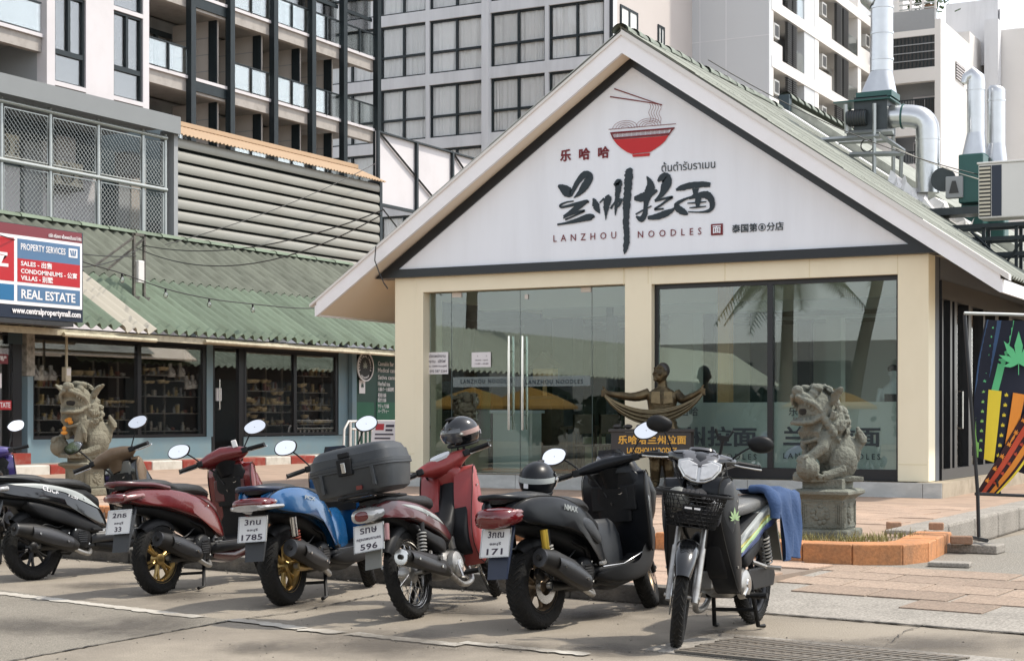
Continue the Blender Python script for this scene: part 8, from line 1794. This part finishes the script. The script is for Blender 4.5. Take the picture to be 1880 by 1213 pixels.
# ---------------------------------------------------------------- helmets
def helmet(label, loc, rot, shell, visor, band):
    t = thing('helmet', label, 'helmet', loc); t.rotation_euler = rot
    mb = MB(); rs = []; n = 28
    for i in range(13):
        e = R(-38+128*i/12); r = []
        for q in range(n):
            a = 2*pi*q/n; x, y, z = cos(e)*cos(a), cos(e)*sin(a), sin(e); r.append((x*.142, y*.118, z*.125+.0))
        rs.append(r)
    # leave the face open: sink the front below the brow
    for r in rs:
        for q, (x, y, z) in enumerate(r):
            if x > .075 and z < .045: r[q] = (.075+(x-.075)*.15, y, z)
    mb.rings(rs, True, True); obj('shell', mb, shell, t, smooth=60)
    vs = []
    for i in range(7):
        e = R(-26+52*i/6); vs.append([(cos(e)*cos(a)*.158-.002, cos(e)*sin(a)*.128, sin(e)*.115+.005) for a in [R(-78+156*q/14) for q in range(15)]])
    m2 = MB().rings(vs,False,False,closed=False); m2.rings([[(x*.985,y*.985,z) for x,y,z in r[::-1]] for r in vs],False,False,closed=False); obj('visor', m2, visor, t, smooth=60)
    obj('rim_trim', MB().tube([(.142*cos(a)*.80,.118*sin(a)*.80,-.080) for a in [2*pi*q/24 for q in range(24)]],.010,6,loop=True), 'plasticblack', t, smooth=60)
    obj('graphic_band', MB().rings([[(cos(e)*cos(a)*.1445,cos(e)*sin(a)*.1205,sin(e)*.127) for a in [R(70+220*q/20) for q in range(21)]] for e in (R(-2),R(6),R(14))],False,False,closed=False), band, t, smooth=60)
    for sd in (-1,1): obj('visor_pivot', MB().lathe([(.0005,sd*.012),(.016,sd*.010),(.018,0)],(.03,sd*.124,.01),'y',14), 'chromedull', t, smooth=60); obj('chin_strap', MB().tube([(.02,sd*.095,-.08),(.035,sd*.06,-.15),(.03,0,-.18)],.007,5), 'clothblack', t)
    obj('vent', MB().ell((.05,0,.118),(.05,.02,.012)), 'plasticblack', t, smooth=60); obj('label', MB().cbox((-.142,.02,-.02),(.006,.03,.03)), 'letterwhite', t)
    return t
mat('helmetpink', (.34,.22,.19), .35, var=.35, scale=30)
wD = Matrix.Translation(bD.t.location) @ bD.t.rotation_euler.to_matrix().to_4x4() @ Matrix.Scale(BS,4); wE = Matrix.Translation(bE.t.location) @ bE.t.rotation_euler.to_matrix().to_4x4() @ Matrix.Scale(BS,4)
h1 = helmet('glossy black open-face helmet hung on the red motorcycle handlebar', wD @ bD.S @ V((cD.x+.02,-.20,cD.z+.17)), (R(-6), R(14), YAW+R(196)), 'glossblack', 'smoke', 'helmetpink')
bD.mirror(-1, (cD.x-.02,-.17,cD.z+.03), (cD.x-.02,-.21,cD.z+.13), .05, .03, 1, face=False)
h2 = helmet('matte black helmet with grey stripes lying on the black scooter seat', wE @ V((.13,.02,.905)), (R(4), R(-6), bE.t.rotation_euler.z+R(10)), 'matteblack', 'lensclear', 'stickergrey')
# ---------------------------------------------------------------- the place beyond the frame, seen in the glass
mat('darkleaf', (.035,.055,.022), .7, var=.5, scale=2); mat('palmleaf', (.05,.075,.03), .6, var=.4, scale=3); mat('palmbark', (.16,.13,.10), .9, var=.3, scale=8, bump=.6, bscale=14)
mat('parasol', lin(150,114,46), .8, var=.1); mat('farblock', lin(150,150,146), .8, var=.1, scale=.4)
rear = thing('rear_shops', 'low dark shop wing with green roof behind the noodle shop', 'shop', (-12, 40, TZ))
def RE(name, mb, m, **k): return obj(name, mb.xf(Matrix.Translation(-rear.location)), m, rear, **k)
RE('wall', MB().box(-14.5,-6,38.3,64,TZ,3.4), 'shopdark'); RE('roof_sheet', corr(28,4.6,.34,.05,.012,6).xf(plane_m((-15.6,36,3.0),(0,1,0),(cos(R(28)),0,sin(R(28))))), 'greenroof', smooth=60)
for k in range(7): RE('shopfront', MB().box(-14.56,-14.5,39+k*3.5,41.8+k*3.5,TZ+.3,2.6), 'innerdark')
def palm(label, x, y, h, lean, seed):
    rnd = random.Random(seed); t = thing('palm_tree', label, 'palm tree', (x,y,.0), 0, 'palms mirrored in the shop glass')
    pts = [V((lean[0]*f**1.5, lean[1]*f**1.5, h*f)) for f in [k/8 for k in range(9)]]; obj('trunk', MB().tube(pts,[.24-.09*k/8 for k in range(9)],10), 'palmbark', t, smooth=60)
    mb = MB(); top = pts[-1]
    for k in range(15):
        a = 2*pi*k/15+rnd.uniform(-.2,.2); el = rnd.uniform(-.2,.9); L = rnd.uniform(2.0,2.8); sp_ = []
        for j in range(12):
            f = j/11; r_ = L*f*cos(el*(1-f*.3)); z_ = L*(f*sin(el)-.75*f*f); sp_.append(top+V((r_*cos(a), r_*sin(a), z_)))
        mb.tube(sp_,[.03-.002*j for j in range(12)],4)
        for j in range(1,12):
            d = (sp_[j]-sp_[j-1]).normalized(); sd_ = V((-sin(a),cos(a),0)); ln = .75*sin(pi*min(1,(j+1)/12.5))+.1
            for q in range(3):
                p0 = sp_[j-1].lerp(sp_[j],q/3)
                for s in (-1,1):
                    e = p0+sd_*s*ln*.75+d*ln*.45+V((0,0,-ln*.38)); w = d*.035; mb.quad(p0-w,p0+w,e+w*.2,e-w*.2)
    obj('crown', mb, 'palmleaf', t)
palm('upright palm reflected in the front window', -16.2, -1.7, 6.0, (.2,.1), 1); palm('leaning palm reflected in the front window', -14.6, -2.9, 7.4, (1.6,.3), 2); palm('palm whose fronds show in the door glass', -25.8, 1.0, 7.6, (.3,.3), 3)
for i, (x, y, lb) in enumerate(((-22.2,7.2,'yellow parasol mirrored left of the door handles'),(-20.8,6.4,'yellow parasol mirrored behind the door handles'),(-13.5,2.5,'yellow parasol mirrored in the front window'))):
    t = thing('parasol', lb, 'parasol', (x,y,TZ), 0, 'yellow parasols mirrored in the glass'); obj('canopy', MB().lathe([(.0005,1.95),(.7,1.72),(1.3,1.42),(1.3,1.34)],n=16), 'parasol', t); obj('pole', MB().cyl((0,0,0),(0,0,1.95),.03,n=8), 'whitepaint', t)
mb = MB(); rnd = random.Random(12)
for k in range(15):
    cx, cy, cr = -50+k*4.2+rnd.uniform(-1,1), -17+rnd.uniform(-3,3), rnd.uniform(1.2,2.0); cz = rnd.uniform(.8,1.6)
    for q in range(420):
        d = V((rnd.gauss(0,1),rnd.gauss(0,1),rnd.gauss(0,1))).normalized()*cr*rnd.uniform(.6,1.05); p = V((cx,cy,cz))+V((d.x,d.y,d.z*.9)); s = rnd.uniform(.18,.42); a = V((rnd.gauss(0,1),rnd.gauss(0,1),rnd.gauss(0,1))).normalized(); b2 = a.orthogonal().normalized()
        mb.quad(p-a*s-b2*s*.5,p+a*s-b2*s*.5,p+a*s+b2*s*.5,p-a*s+b2*s*.5)
tl_ = obj('treeline', mb, 'darkleaf', kind='stuff'); tl_['label'] = 'dark row of trees mirrored low in the shop glass'; tl_['category'] = 'trees'
fbk = thing('street_block', 'grey building block across the street mirrored in the glass', 'building', (-20,-42,0))
box('wall', 'farblock', fbk, -45, 42, 0, 8, 0, 5.2)
for k in range(16):
    for f in range(1): box('window', 'slatdark', fbk, -43+k*5.2, -40+k*5.2, 8, 8.1, 2+f*3.6, 4.2+f*3.6)
# litter by the kerb
for i, (px, py, lb) in enumerate(((672,1058,'crumpled white plastic scrap by the blue scooter front wheel'),(498,1062,'small white paper scrap under the dark red scooter'))):
    p = atZ(px,py); m2 = MB(); rnd = random.Random(i+5); rs = []
    for u in range(6): rs.append([(p.x-.07+.028*u+rnd.uniform(-.01,.01), p.y-.05+.03*v+rnd.uniform(-.01,.01), .012+rnd.uniform(0,.035)) for v in range(5)])
    tag(obj('litter', m2.rings(rs,False,False,closed=False), 'paper'), lb, 'litter')
bpy.data.scenes.remove(TMP)
